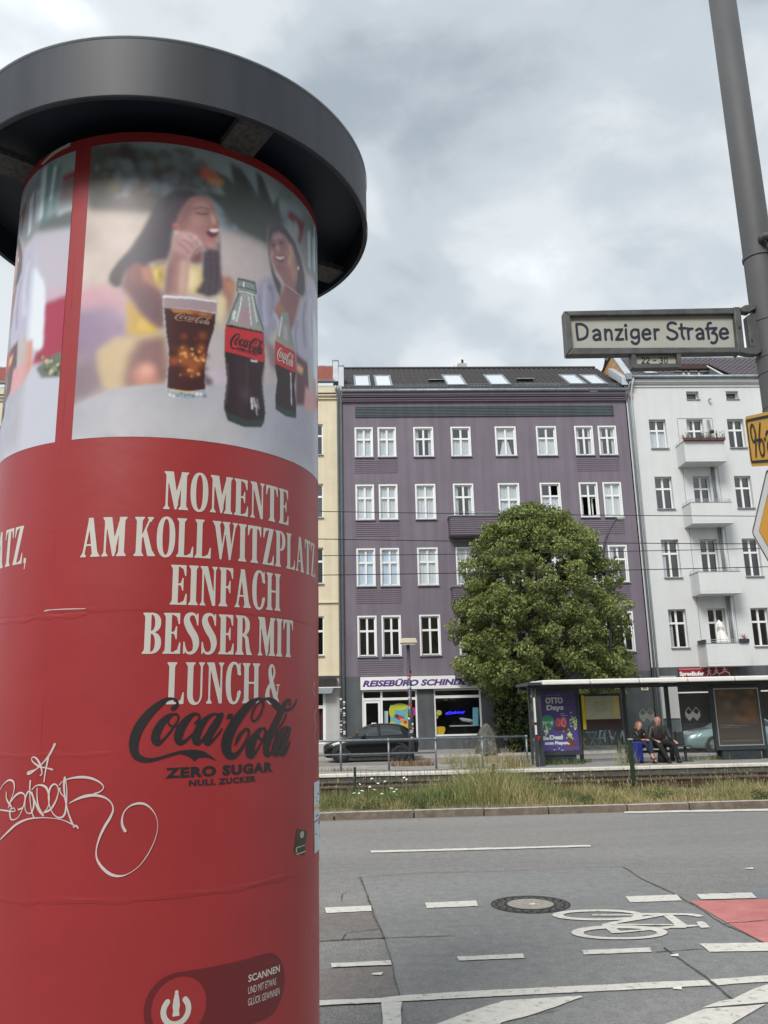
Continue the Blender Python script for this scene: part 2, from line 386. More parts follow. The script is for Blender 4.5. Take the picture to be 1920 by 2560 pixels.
# ================================================================== GROUND, ROADS
def asphalt(name, base, worn, cr=.5):
    if name in MATS: return MATS[name]
    m = bpy.data.materials.new(name); m.use_nodes = True; t = m.node_tree; b = t.nodes['Principled BSDF']
    b.inputs['Roughness'].default_value = .85
    tcn = t.nodes.new('ShaderNodeTexCoord')
    def noise(sc, det=6, stretch=(1, 1, 1)):
        mpn = t.nodes.new('ShaderNodeMapping'); mpn.inputs['Scale'].default_value = stretch; t.links.new(tcn.outputs['Object'], mpn.inputs['Vector'])
        n = t.nodes.new('ShaderNodeTexNoise'); n.inputs['Scale'].default_value = sc; n.inputs['Detail'].default_value = det; n.inputs['Roughness'].default_value = .65
        t.links.new(mpn.outputs['Vector'], n.inputs['Vector']); return n.outputs['Fac']
    big = noise(.5, 5, (.25, 1, 1)); fine = noise(55, 3); mid = noise(9, 5)
    rp = t.nodes.new('ShaderNodeValToRGB'); rp.color_ramp.elements[0].position = .35; rp.color_ramp.elements[0].color = (*base, 1)
    rp.color_ramp.elements[1].position = .65; rp.color_ramp.elements[1].color = (*worn, 1); t.links.new(big, rp.inputs['Fac'])
    def mulr(col, fac, lo, hi, a=.35, c=.65):
        mr = t.nodes.new('ShaderNodeMapRange'); mr.inputs['From Min'].default_value = a; mr.inputs['From Max'].default_value = c
        mr.inputs['To Min'].default_value = lo; mr.inputs['To Max'].default_value = hi; t.links.new(fac, mr.inputs['Value'])
        ml = t.nodes.new('ShaderNodeMixRGB'); ml.blend_type = 'MULTIPLY'; ml.inputs['Fac'].default_value = 1
        t.links.new(col, ml.inputs['Color1']); t.links.new(mr.outputs['Result'], ml.inputs['Color2']); return ml.outputs['Color']
    c = mulr(rp.outputs['Color'], mid, .88, 1.12); c = mulr(c, fine, 1-cr, 1+cr, .3, .7)
    t.links.new(c, b.inputs['Base Color'])
    bp = t.nodes.new('ShaderNodeBump'); bp.inputs['Distance'].default_value = .004; bp.inputs['Strength'].default_value = .8
    t.links.new(fine, bp.inputs['Height']); t.links.new(bp.outputs['Normal'], b.inputs['Normal'])
    MATS[name] = m; return m
m_asph = asphalt('asphalt', (.175, .170, .162), (.225, .217, .205))
m_patch = asphalt('asphalt_patch', (.180, .182, .178), (.212, .212, .206), .25)
m_patch2 = asphalt('asphalt_patch_brown', (.155, .140, .130), (.19, .172, .16), .3)
m_far = asphalt('asphalt_far', (.20, .193, .185), (.26, .25, .24))
m_white = mat('road_paint', (.56, .54, .48), .7, var=.18, scale=14, bump=.002, bscale=90, color2=(.66, .64, .58), chip=(.30, .29, .27))
m_red = mat('red_lane', (.42, .13, .12), .85, var=.2, scale=5, bump=.003, bscale=120, color2=(.52, .20, .185))
m_bluepatch = mat('bluish_patch', (.18, .19, .21), .8, var=.1)
m_soil = mat('soil', (.12, .095, .065), .95, var=.4, scale=9, bump=.03, bscale=25, color2=(.26, .21, .15))
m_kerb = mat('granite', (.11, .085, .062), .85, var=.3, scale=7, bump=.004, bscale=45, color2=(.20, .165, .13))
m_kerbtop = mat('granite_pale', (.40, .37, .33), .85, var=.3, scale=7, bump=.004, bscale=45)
m_pave = mat('paving', (.28, .27, .25), .85, var=.2, scale=3, bump=.002, bscale=30)
m_crack = mat('dark_rubber', (.03, .03, .03), .9, var=.3)
m_joint = mat('crack', (.075, .072, .068), .95, var=.4, scale=12)
m_conc = mat('concrete', (.30, .29, .275), .85, var=.22, scale=4, bump=.003, bscale=40, streak=.35)
m_concpale = mat('concrete_pale', (.66, .63, .56), .8, var=.12, scale=5, bump=.002, bscale=40)
m_dark = mat('dark_paint_metal', (.045, .052, .060), .42, metal=.3, var=.2, scale=5)
m_shelter = mat('shelter_metal', (.055, .066, .075), .38, metal=.35, var=.15, scale=6)

def sheet(name, x0, x1, y0, y1, z, m, kind='structure', parent=None, **k):
    return MB().quad((x0, y0, z), (x1, y0, z), (x1, y1, z), (x0, y1, z)).build(name, m, parent, kind=kind, **k)
sheet('ground', -400, 400, -200, 700, -.35, m_soil)
road = MB().box(-90, 110, 4.2, 16.02, -.3, 0).build('road', m_asph, kind='structure')
MB().box(-90, 110, 28.3, 36.6, -.3, 0).build('far_road', m_far, kind='structure')
MB().box(-90, 110, -12, 4.05, -.3, .11).build('near_pavement', m_pave, kind='structure')
MB().box(-90, 110, 4.05, 4.2, -.3, .12).build('near_kerb', m_kerb, kind='structure')

def G(x, y, lift=.004):     # ground survey, sheet of road close-ups
    p = at(780+.6872*x, 2000+.6872*y, Z=0.); return (p[0], p[1], lift)
def gpoly(name, pts, m, parent, lift=.004):
    return MB().quad(*[G(x, y, lift) for x, y in pts][::-1]).build(name, m, parent, kind=None if parent else 'structure')
# repair patches in the carriageway
gpoly('asphalt_patch', [(175, 283), (640, 264), (1130, 245), (1350, 360), (1520, 455), (1659, 530), (2100, 760), (2100, 1100), (420, 1100), (330, 760), (264, 507), (225, 400)], m_patch, road, .003)
gpoly('asphalt_patch', [(-60, 416), (224, 400), (262, 505), (-60, 521)], m_patch2, road, .004)
gpoly('asphalt_patch', [(-60, 620), (292, 607), (322, 716), (-60, 735)], m_patch2, road, .004)
gpoly('asphalt_patch', [(1492, 335), (1900, 318), (1900, 351), (1625, 361)], m_bluepatch, road, .005)
gpoly('red_lane_surface', [(1375, 370), (1659, 361), (2100, 345), (2100, 740), (1659, 528), (1520, 455)], m_red, road, .006)
def crack(pts, w=2.2):
    S = spline([(x+rnd.uniform(-2, 2), y+rnd.uniform(-1, 1)) for x, y in pts], 6)
    S = [(x+rnd.uniform(-1.5, 1.5), y+rnd.uniform(-.8, .8)) for x, y in S]
    mb = MB(); P = [Vector(G(x, y, .009)) for x, y in S]
    n = len(P); vs = []
    for i, p in enumerate(P):
        d = (P[min(i+1, n-1)]-P[max(i-1, 0)]).normalized(); q = Vector((-d.y, d.x, 0))*(.0036*w*rnd.uniform(.5, 1.3)); vs += [p-q, p+q]
    mb.add(vs, [(2*i, 2*i+2, 2*i+3, 2*i+1) for i in range(n-1)]); mb.build('crack', m_joint, road)
crack([(1130, 245), (1210, 295), (1300, 335), (1350, 362), (1420, 402), (1490, 450), (1560, 480), (1659, 530)], 2.6)
crack([(175, 283), (195, 330), (210, 372), (228, 430), (248, 475), (264, 507)], 2.4)
crack([(264, 507), (280, 560), (292, 600), (305, 660), (322, 716)], 1.0)
crack([(264, 505), (340, 502), (420, 501), (520, 497)], 1.8)
crack([(0, 517), (130, 510), (262, 504)], 1.6); crack([(110, 512), (125, 490), (170, 480), (240, 472)], 1.4)
crack([(175, 283), (400, 268), (640, 262), (900, 252), (1130, 245)], 1.2)
crack([(1282, 540), (1330, 575), (1400, 625), (1450, 660), (1510, 715), (1560, 750)], 2.8)
crack([(1250, 557), (1400, 547), (1540, 540)], 1.8); crack([(1500, 452), (1580, 446), (1659, 438)], 2.0)
crack([(640, 800), (760, 790), (900, 770)], 1.0); crack([(310, 740), (322, 765), (318, 800), (330, 830)], 2.5)
crack([(1480, 752), (1560, 752), (1659, 740)], 1.5); crack([(110, 370), (112, 345), (140, 330)], 1.2)
# painted markings, each one a piece of the road
marks = {
 'lane_line': [(213, 187), (600, 177), (1013, 166), (1014, 172), (600, 184), (215, 194)],
 'edge_line': [(1135, 44), (1400, 38), (1659, 34), (2300, 20), (2300, 29), (1659, 41), (1400, 45), (1137, 50)],
 'solid_line': [(-60, 738), (250, 725), (330, 716), (600, 699), (1000, 680), (1300, 665), (1438, 660), (1455, 680), (1300, 688), (1000, 703), (600, 723), (330, 738), (-60, 757)],
 'solid_line.': [(1448, 658), (1560, 650), (1700, 640), (1700, 664), (1560, 672), (1478, 679)],
 'cross_line': [(252, 741), (328, 740), (323, 770), (326, 830), (330, 900), (256, 900), (258, 800)],
 'hatch_stripe': [(430, 830), (560, 780), (700, 735), (980, 717), (984, 722), (880, 760), (790, 790), (690, 815), (640, 860), (400, 870)],
 'hatch_stripe.': [(1285, 822), (1430, 765), (1560, 757), (1652, 748), (1580, 790), (1480, 850), (1200, 870)],
 'hatch_stripe..': [(1420, 762), (1480, 738), (1532, 730), (1600, 695), (1700, 662), (1760, 730), (1659, 741), (1560, 750)],
}
dashes = [[(48, 395), (215, 388), (217, 407), (51, 415)], [(412, 377), (597, 369), (604, 389), (418, 397)], [(1140, 354), (1328, 348), (1348, 369), (1158, 376)],
          [(1400, 346), (1600, 340), (1620, 360), (1415, 365)], [(68, 599), (287, 588), (290, 604), (71, 613)], [(528, 574), (768, 563), (773, 579), (534, 589)],
          [(983, 551), (1230, 541), (1237, 557), (990, 567)], [(1410, 527), (1640, 523), (1720, 521), (1760, 550), (1659, 554), (1447, 557)]]
def wobbly(pts, a=1.0):
    out = []
    for p, q in zip(pts, pts[1:]+pts[:1]):
        n = max(1, int(math.hypot(q[0]-p[0], q[1]-p[1])/22))
        for i in range(n): out.append((p[0]+(q[0]-p[0])*i/n+rnd.uniform(-a, a), p[1]+(q[1]-p[1])*i/n+rnd.uniform(-a, a)*.6))
    return out
for k, pts in marks.items(): gpoly(k.rstrip('.'), wobbly(pts), m_white, road, .010)
for pts in dashes: gpoly('lane_dash', wobbly(pts), m_white, road, .010)
# bicycle symbol
def BK(x, y): p = at(1360+x*.26522, 2250+y*.26522, Z=0.); return (p[0], p[1], .011)
bike = [sub(ell(510, 152, 430, 52, 2.1), ell(520, 152, 335, 33, 2.1)), sub(ell(712, 317, 452, 66, 2.1), ell(720, 322, 345, 43, 2.1)),
        poly([(455, 147), (930, 147), (1000, 140), (1000, 152), (900, 158), (460, 158)]),
        poly([(870, 135), (1280, 136), (1400, 140), (1470, 148), (1510, 164), (1450, 170), (1400, 160), (1330, 153), (900, 153)]),
        poly([(1115, 150), (1210, 150), (1350, 248), (1340, 275), (1235, 275), (1225, 235)]),
        poly([(540, 242), (620, 222), (900, 170), (1100, 148), (1130, 158), (960, 188), (690, 232), (640, 250), (720, 305), (900, 292), (1140, 262), (1300, 250), (1455, 244), (1465, 258), (1180, 278), (900, 305), (720, 322), (640, 325)]),
        poly([(640, 236), (1230, 240), (1230, 250), (640, 248)]), poly([(700, 258), (930, 262), (1180, 272), (1170, 284), (900, 276), (700, 268)]),
        poly([(1435, 218), (1490, 212), (1520, 225), (1568, 270), (1480, 275), (1452, 240)])]
decal('bicycle_symbol', union(*bike), 4., BK, m_white, road, run=30)
# manhole
def ring(name, c, r0, r1, z, m, parent, n=64, jag=0.):
    mb = MB(); vs = []
    for k in range(n):
        a = 2*math.pi*k/n; j = 1+(jag if k % 2 else -jag)
        for r in (r0*j, r1): vs.append((c[0]+math.cos(a)*r, c[1]+math.sin(a)*r, z))
    mb.add(vs, [(2*k, 2*k+1, (2*k+3) % (2*n), (2*k+2) % (2*n)) for k in range(n)]); return mb.build(name, m, parent)
m_iron = mat('cast_iron', (.13, .125, .115), .6, metal=.4, var=.3, scale=30, bump=.003, bscale=80)
mh = thing('manhole_cover', 'round cast iron manhole cover with concrete centre in the grey asphalt', 'manhole cover', (1.768, 8.81, 0))
c = (1.768, 8.81)
MB().disc((*c, .006), .385, n=64).build('frame', m_iron, mh)
ring('groove', c, .365, .385, .008, m_crack, mh); ring('groove', c, .315, .335, .008, m_crack, mh, jag=.012); ring('groove', c, .215, .262, .008, m_crack, mh, jag=.03, n=44)
MB().disc((*c, .010), .225, n=48).build('concrete_infill', mat('manhole_fill', (.30, .275, .235), .9, var=.2, scale=20, bump=.002), mh)
mb = MB()
for k in range(40):
    a = 2*math.pi*k/40; r = .29 if k % 2 else .345
    mb.add([(c[0]+math.cos(a+d)*rr, c[1]+math.sin(a+d)*rr, .011) for d, rr in ((-.05, r-.012), (.05, r-.012), (.05, r+.012), (-.05, r+.012))], [(0, 1, 2, 3)])
mb.build('lug_ring', m_crack, mh, kind='stuff')
for x, y, w in ((1590, 253, 5), (1330, 693, 3), (1320, 572, 3), (235, 640, 4), (800, 384, 3), (1335, 1, 2)):
    p = G(x, y); tag(MB().add([(p[0]-.01*w, p[1], .012), (p[0]+.008*w, p[1]-.02, .012), (p[0]+.012*w, p[1]+.02, .02), (p[0]-.006*w, p[1]+.03, .012)], [(0, 1, 2, 3)]).build('litter_scrap', m_concpale), 'tiny pale scrap of litter lying on the carriageway', 'litter', 'scraps of litter on the carriageway')

# kerb stones of the tram verge, each its own stone
kerb = thing('verge_kerb', None, None, (0, 16, 0)); kerb['kind'] = 'structure'
x = -24.; joints = []
while x < 30:
    w = rnd.uniform(1.0, 1.75); joints.append((x, w)); x += w
for x, w in joints:
    g = .012; h = .125+rnd.uniform(-.006, .006); y = rnd.uniform(-.008, .008)
    MB().add([(x+g, 16+y, -.2), (x+w-g, 16+y, -.2), (x+w-g, 16.17+y, -.2), (x+g, 16.17+y, -.2), (x+g, 16.012+y, h), (x+w-g, 16.012+y, h+rnd.uniform(-.004, .004)), (x+w-g, 16.17+y, h), (x+g, 16.17+y, h)],
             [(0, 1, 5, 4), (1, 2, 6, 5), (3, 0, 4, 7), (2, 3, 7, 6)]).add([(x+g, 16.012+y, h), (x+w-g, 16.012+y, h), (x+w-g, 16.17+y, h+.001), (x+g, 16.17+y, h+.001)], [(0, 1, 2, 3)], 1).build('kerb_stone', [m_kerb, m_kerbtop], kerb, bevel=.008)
# earth of the verge, uneven
P = np.zeros((160, 12, 3)); xs = np.linspace(-30, 40, 160); ys = np.linspace(16.16, 19.3, 12)
for i, xx in enumerate(xs):
    for j, yy in enumerate(ys):
        base = .10 if yy < 19.2 else .02
        P[i, j] = (xx, yy, base+.025*math.sin(xx*2.1+j)+.02*math.sin(xx*.7+yy*3)+(.0 if j else -.03))
mb = MB(); mb.grid(P); mb.build('verge_soil', m_soil, kind='structure', smooth=True)
P = np.zeros((240, 40, 3)); xs = np.linspace(-24, 34, 240); ys = np.linspace(19.25, 24.3, 40)
for i, xx in enumerate(xs):
    for j, yy in enumerate(ys): P[i, j] = (xx, yy, (.09 if j == 0 else -.02)+rnd.uniform(-.03, .03))
mb = MB(); mb.grid(P); mb.build('track_ballast', mat('ballast', (.030, .022, .016), .95, var=.4, scale=11, bump=.03, bscale=22, color2=(.085, .062, .045)), kind='structure')
m_rail = mat('rail_steel', (.10, .062, .045), .55, metal=.5, var=.4, scale=8); m_railtop = mat('rail_head', (.50, .47, .43), .3, metal=.9, var=.15)
for yy in (20.8, 22.25):
    t = thing('tram_rail', {20.8: 'rusty tram rail nearer the grass verge', 22.25: 'shiny tram rail nearer the platform edge'}[yy], 'rail', (0, yy, 0), 'tram rails')
    MB().box(-40, 50, yy-.06, yy+.06, .03, .05).box(-40, 50, yy-.012, yy+.012, .05, .16).box(-40, 50, yy-.033, yy+.033, .145, .165).build('rail_web', m_rail, t)
    MB().box(-40, 50, yy-.033, yy+.033, .166, .200).build('rail_head', m_railtop, t)
# platform
plat = thing('platform', None, None, (0, 24.2, 0)); plat['kind'] = 'structure'
box('platform_face', -40, 50, 24.2, 24.42, .02, .17, mat('dark_concrete', (.09, .088, .088), .9, var=.2, scale=2, streak=.3), plat)
x = -30.
while x < 36:
    MB().box(x+.006, x+1.994, 24.16, 24.52, .17, .25).build('edge_slab', m_concpale, plat, bevel=.01); x += 2.0
box('platform_shadow_gap', -40, 50, 24.3, 24.4, -.2, .02, m_crack, plat)
box('platform_deck', -40, 50, 24.52, 28.1, 0, .247, m_pave, plat)
box('platform_back_kerb', -40, 50, 28.1, 28.3, -.1, .25, m_kerb, plat)
# far road lines, bicycle lane and pavement
far = thing('far_pavement', None, None, (0, 37, 0)); far['kind'] = 'structure'
box('pavement_slab', -90, 110, 36.78, 43, -.3, .1, m_pave, far)
box('pavement_kerb', -90, 110, 36.6, 36.78, -.3, .1, m_kerbtop, far)
for y0, y1, mm in ((31.3, 31.45, m_white), (33.75, 33.95, m_kerbtop), (29.0, 29.2, m_kerbtop)):
    MB().quad((-60, y0, .006), (60, y0, .006), (60, y1, .006), (-60, y1, .006)).build('road_marking', mm, far)
MB().quad((4.9, 30.2, .008), (5.0, 30.2, .008), (4.1, 32.3, .008), (4.0, 32.3, .008)).build('road_marking', m_white, far)

# ================================================================== BUILDINGS
YF = 42.0
m_purple = mat('purple_render', (.178, .152, .186), .9, var=.07, scale=.6, bump=.004, bscale=30, streak=.20)
m_purple_l = mat('purple_trim', (.172, .142, .178), .85, var=.06, scale=2, bump=.002)
m_slate = mat('slate_grey_slat', (.075, .095, .10), .7, var=.1, scale=3, streak=.2)
m_greyfl = mat('grey_ground_floor', (.085, .094, .10), .8, var=.28, scale=.9, bump=.002, streak=.25)
m_whitewall = mat('white_render', (.60, .612, .612), .9, var=.035, scale=.7, bump=.003, bscale=25, streak=.05)
m_cream = mat('cream_roughcast', (.66, .58, .42), .95, var=.06, scale=1.2, bump=.012, bscale=14, streak=.12)
m_creamtrim = mat('cream_trim', (.62, .56, .42), .9, var=.05)
m_lightgrey = mat('light_grey_wall', (.44, .43, .42), .85, var=.06, scale=1.5, streak=.1)
m_frame = mat('window_frame_white', (.74, .75, .74), .45, var=.04, scale=3)
m_sill = mat('sill_zinc', (.30, .32, .33), .5, metal=.4, var=.1)
m_zinc = mat('zinc', (.28, .32, .34), .5, metal=.5, var=.12, scale=3, streak=.25)
m_zincpale = mat('zinc_pale', (.48, .52, .56), .5, metal=.3, var=.1, scale=3, streak=.1)
m_tiledark = mat('roof_tile_dark', (.034, .029, .029), .55, var=.3, scale=12)
m_tilered = mat('roof_tile_red', (.25, .062, .042), .6, var=.35, scale=14)
m_tileplum = mat('roof_tile_plum', (.075, .060, .072), .35, var=.25, scale=12)
m_pane = glass('window_pane', (.9, .94, .96), 2.3, .015)
m_paneold = glass('window_pane_tinted', (.8, .84, .84), 1.65, .03)
m_inside = mat('interior_dark', (.03, .03, .032), .9, var=.3, scale=1)
m_curtain = mat('curtain', (.60, .61, .62), .9, var=.08, scale=4, stretch=(8, 1, .3))
m_curtainblue = mat('curtain_blue', (.48, .58, .68), .9, var=.08, scale=4)
m_wood = mat('brown_wood', (.05, .025, .02), .7, var=.2)
def brickmat(name, c1, c2, mortar, sc):
    m = bpy.data.materials.new(name); m.use_nodes = True; t = m.node_tree; b = t.nodes['Principled BSDF']; b.inputs['Roughness'].default_value = .9
    tcn = t.nodes.new('ShaderNodeTexCoord'); mpn = t.nodes.new('ShaderNodeMapping'); mpn.inputs['Rotation'].default_value = (math.pi/2, 0, math.pi/2)
    br = t.nodes.new('ShaderNodeTexBrick'); br.inputs['Scale'].default_value = sc; br.inputs['Color1'].default_value = (*c1, 1); br.inputs['Color2'].default_value = (*c2, 1); br.inputs['Mortar'].default_value = (*mortar, 1)
    t.links.new(tcn.outputs['Object'], mpn.inputs['Vector']); t.links.new(mpn.outputs['Vector'], br.inputs['Vector']); t.links.new(br.outputs['Color'], b.inputs['Base Color']); return m
m_brick = brickmat('brick', (.40, .19, .09), (.50, .30, .13), (.35, .30, .22), 4)

def wall(name, x0, x1, z0, z1, Y, holes, m, parent, depth=.18):
    """front sheet with real openings and their reveals"""
    X = sorted({x0, x1, *[h[0] for h in holes], *[h[1] for h in holes]}); Z = sorted({z0, z1, *[h[2] for h in holes], *[h[3] for h in holes]})
    X = [v for v in X if x0 <= v <= x1]; Z = [v for v in Z if z0 <= v <= z1]; mb = MB()
    for a, b in zip(X[:-1], X[1:]):
        run = None
        for c_, d in zip(Z[:-1], Z[1:]):
            cx, cz = (a+b)/2, (c_+d)/2
            if any(h[0] < cx < h[1] and h[2] < cz < h[3] for h in holes):
                if run: mb.quad((a, Y, run[0]), (b, Y, run[0]), (b, Y, run[1]), (a, Y, run[1])); run = None
            else: run = (run[0], d) if run else (c_, d)
        if run: mb.quad((a, Y, run[0]), (b, Y, run[0]), (b, Y, run[1]), (a, Y, run[1]))
    for a, b, c_, d in holes:
        e = Y+depth
        mb.quad((a, Y, c_), (a, Y, d), (a, e, d), (a, e, c_)); mb.quad((b, Y, c_), (b, e, c_), (b, e, d), (b, Y, d)); mb.quad((a, Y, d), (b, Y, d), (b, e, d), (a, e, d)); mb.quad((a, Y, c_), (a, e, c_), (b, e, c_), (b, Y, c_))
    return mb.build(name, m, parent)
def win(parent, x0, x1, z0, z1, Y, rec, trim=0., kind='', tr=.36, pane=None, open_=False, label=None, sill=.05, double=True):
    """casement window: frame with mullion and transom; panes, sill and curtain are its pieces"""
    pane = pane or m_pane; fw = .055; yb = Y+rec; f = MB()
    if trim: # white architrave standing proud of the wall
        w = trim; ya = Y-.035
        f.box(x0-w*.0, x0+w, ya, yb, z0, z1).box(x1-w, x1, ya, yb, z0, z1).box(x0+w, x1-w, ya, yb, z1-w, z1)
        a, b, c_, d = x0+w, x1-w, z0+.03, z1-w
    else: a, b, c_, d = x0, x1, z0, z1
    t = d-(d-c_)*tr; xm = (a+b)/2
    y0, y1 = yb-.03, yb+.03
    f.box(a, a+fw, y0, y1, c_, d).box(b-fw, b, y0, y1, c_, d).box(a+fw, b-fw, y0, y1, c_, c_+fw).box(a+fw, b-fw, y0, y1, d-fw, d)
    f.box(a+fw, b-fw, y0-.02, y1, t-.05, t+.05)
    if double: f.box(xm-.05, xm+.05, y0-.015, y1, c_+fw, t-.05).box(xm-.05, xm+.05, y0-.015, y1, t+.05, d-fw)
    w = f.build('window', m_frame, parent, label=label)
    def P(u0, u1, v0, v1, m): MB().quad((u0, yb+.01, v0), (u1, yb+.01, v0), (u1, yb+.01, v1), (u0, yb+.01, v1)).build('pane', m, w)
    cells = [(a+fw, xm-.05, c_+fw, t-.05), (xm+.05, b-fw, c_+fw, t-.05), (a+fw, xm-.05, t+.05, d-fw), (xm+.05, b-fw, t+.05, d-fw)] if double else [(a+fw, b-fw, c_+fw, t-.05), (a+fw, b-fw, t+.05, d-fw)]
    for i, (u0, u1, v0, v1) in enumerate(cells):
        if open_ == 'upper' and i == 3: continue
        if open_ == 'lower' and i < 2: continue
        P(u0, u1, v0, v1, pane)
    if open_ == 'lower':   # both lower casements swung inwards
        for u0, u1, v0, v1, s in ((*cells[0], 1), (*cells[1], -1)):
            hx = u0 if s > 0 else u1; ww = u1-u0; q = MB(); ex = hx+s*ww*.45; ey = yb+ww*.85
            q.prism([(hx, yb, v0), (ex, ey, v0), (ex, ey, v0+.06), (hx, yb, v0+.06)], (0, .03, 0)); q.prism([(hx, yb, v1-.06), (ex, ey, v1-.06), (ex, ey, v1), (hx, yb, v1)], (0, .03, 0))
            q.prism([(ex, ey, v0), (ex-s*.06, ey-.03, v0), (ex-s*.06, ey-.03, v1), (ex, ey, v1)], (0, .03, 0)); q.build('open_casement', m_frame, w)
    if open_ == 'tilt':
        u0, u1, v0, v1 = cells[0]; q = MB()
        q.prism([(u0+.04, yb+.1, v0), (u0+.16, yb+.1, v0), (u0+.05, yb+.3, v1), (u0, yb+.3, v1)], (0, .03, 0)); q.build('tilted_casement', m_frame, w)
    if sill: MB().box(x0-.03, x1+.03, Y-.10, yb-.03, z0-sill, z0-.003).build('sill', m_sill, w)
    # curtains hang 12 cm behind the glass
    cu = MB(); yc = yb+.06
    def drape(u0, u1, v0, v1, m, skew=0.):
        n = 14; P_ = np.zeros((n, 2, 3))
        for i in range(n):
            uu = u0+(u1-u0)*i/(n-1); P_[i, 0] = (uu+skew, yc+.02*math.sin(i*1.9), v0); P_[i, 1] = (uu, yc+.02*math.sin(i*1.9), v1)
        q = MB(); q.grid(P_); q.build('curtain', m, w)
    if kind == 'full': drape(a, b, c_, d, m_curtain)
    elif kind == 'low': drape(a, b, c_, t, m_curtain)
    elif kind == 'side': drape(a, a+(b-a)*.3, c_, d, m_curtain)
    elif kind == 'sides': drape(a, a+(b-a)*.22, c_, d, m_curtain); drape(b-(b-a)*.22, b, c_, d, m_curtain)
    elif kind == 'blue': drape(a, b, c_, d, m_curtainblue)
    elif kind == 'tied':
        q = MB()
        for s in (-1, 1):
            e0 = xm+s*(b-a)*.46; q.quad((e0, yc, d), (xm+s*.02, yc, d), (xm+s*.06, yc, t-.05), (e0, yc, t+.1)); q.quad((e0-s*.1, yc, c_), (xm+s*.02, yc, c_), (xm+s*.04, yc, t-.1), (xm+s*.12, yc, t-.02))
        q.build('curtain', m_curtain, w)
    return w
def tiles(name, x0, x1, Y0, Z0, k, t0, t1, m, parent, pitch=.30, row=.34, holes=()):
    """pantiled slope: waves and overlapping courses as geometry. t runs along y from Y0"""
    mb = MB(); nrow = int((t1-t0)/row); sl_ = math.hypot(1, k)
    for r in range(nrow):
        a, b = t0+r*row, t0+(r+1)*row+.03
        segs = [(x0, x1)]
        for hx0, hx1, h0, h1 in holes:
            if (a+b)/2 > h0 and (a+b)/2 < h1:
                segs = [s for s0, s1 in segs for s in ((s0, min(s1, hx0)), (max(s0, hx1), s1)) if s[1]-s[0] > .05]
        for s0, s1 in segs:
            n = max(2, int((s1-s0)/pitch*6)); xs_ = np.linspace(s0, s1, n+1)
            wv = .05*np.abs(np.sin((xs_/pitch)*math.pi))**.8
            j = rng.uniform(-.006, .006)
            P_ = np.zeros((n+1, 3, 3))
            lo = [(x_, Y0+a, Z0+k*a+.075+w_+j) for x_, w_ in zip(xs_, wv)]; hi = [(x_, Y0+b, Z0+k*b+.01+w_+j) for x_, w_ in zip(xs_, wv)]; un = [(x_, Y0+a, Z0+k*a+.0) for x_ in xs_]
            P_[:, 0] = un; P_[:, 1] = lo; P_[:, 2] = hi; mb.grid(P_)
    o = mb.build(name, m, parent, kind='stuff'); return o
def pipe(name, pts, r, m, parent): return MB().tube(pts, r, 10).build(name, m, parent, smooth=True)

# ---- purple house
pb = thing('apartment_building', 'plum purple rendered apartment house with white windows and travel agency below', 'apartment building', (7.5, 42, 0))
PX0, PX1, PTOP = -.087, 15.15, 18.30
cols = [(.563, 1.524), (1.768, 2.739), (3.656, 4.713), (5.631, 6.694), (7.986, 9.105), (10.19, 11.27), (12.252, 13.246), (13.514, 14.502)]
rows = [(14.895, 16.517), (11.528, 13.394), (8.099, 10.030), (4.60, 6.608)]
holes = []; todo = []
for ri, (zb, zt) in enumerate(rows):
    for ci, (a, b) in enumerate(cols):
        zb_ = zb-.45 if (ci == 4 and ri > 0) else zb
        holes.append((a, b, zb_, zt)); todo.append((ri, ci, a, b, zb_, zt))
wall('wall', PX0, PX1, 3.64, PTOP, YF, holes, m_purple, pb, .14)
kinds = {(0, 0): 'full', (0, 1): 'full', (0, 2): 'sides', (0, 3): 'low', (0, 4): 'tied', (0, 5): 'low', (0, 6): 'sides', (0, 7): 'sides', (1, 0): 'full', (1, 1): 'full', (1, 2): 'full', (1, 3): 'sides', (1, 4): 'full', (1, 5): 'low', (1, 6): '', (1, 7): 'full',
         (2, 0): 'blue', (2, 1): 'blue', (2, 2): 'full', (2, 3): 'full', (2, 7): 'side'}
for ri, ci, a, b, zb, zt in todo:
    win(pb, a, b, zb, zt, YF, .10, .075, kinds.get((ri, ci), ''), .38 if ri == 0 else .36, open_='upper' if (ri, ci) == (1, 5) else ('lower' if (ri, ci) == (1, 6) else False))
box('interior', PX0+.2, PX1-.2, 43.9, 44.0, .1, 18.2, m_inside, pb)
# cornice, gutter, slatted frieze
MB().box(PX0, PX1, 41.86, 42, 17.93, 18.02).box(PX0, PX1, 41.80, 42, 18.02, 18.10).box(PX0, PX1, 41.72, 42, 18.14, 18.22).box(PX0, PX1, 41.66, 42, 18.22, 18.36).build('cornice', m_purple_l, pb)
MB().tube([(PX0-.1, 41.60, 18.44), (PX1+.12, 41.60, 18.44)], .085, 12).build('gutter', m_zinc, pb, smooth=True)
box('frieze_panel', .61, 14.45, 41.97, 41.995, 17.09, 17.70, m_slate, pb)
for k in range(7): MB().box(.61, 14.45, 41.93, 41.97, 17.10+k*.086, 17.155+k*.086).build('slat', m_slate, pb)
slat = None
for a, b in ((.563, 2.739), (12.252, 14.502)):
    for zb, zt in rows:
        for k in range(7):
            z = zb-.20-k*.105
            if slat is None: slat = MB().box(-1.12, 1.12, -.025, 0, -.035, .035).build('slat', m_purple_l, pb, bevel=0); slat.location = (0, 0, 0); s_ = slat
            else: s_ = copy_part(slat, pb)
            s_.location = Vector(((a+b)/2, 42, z)); 
            s_.location -= pb.location
# the prototype's mesh was stored relative to the house: undo that shift
for v in slat.data.vertices: v.co = v.co+pb.location
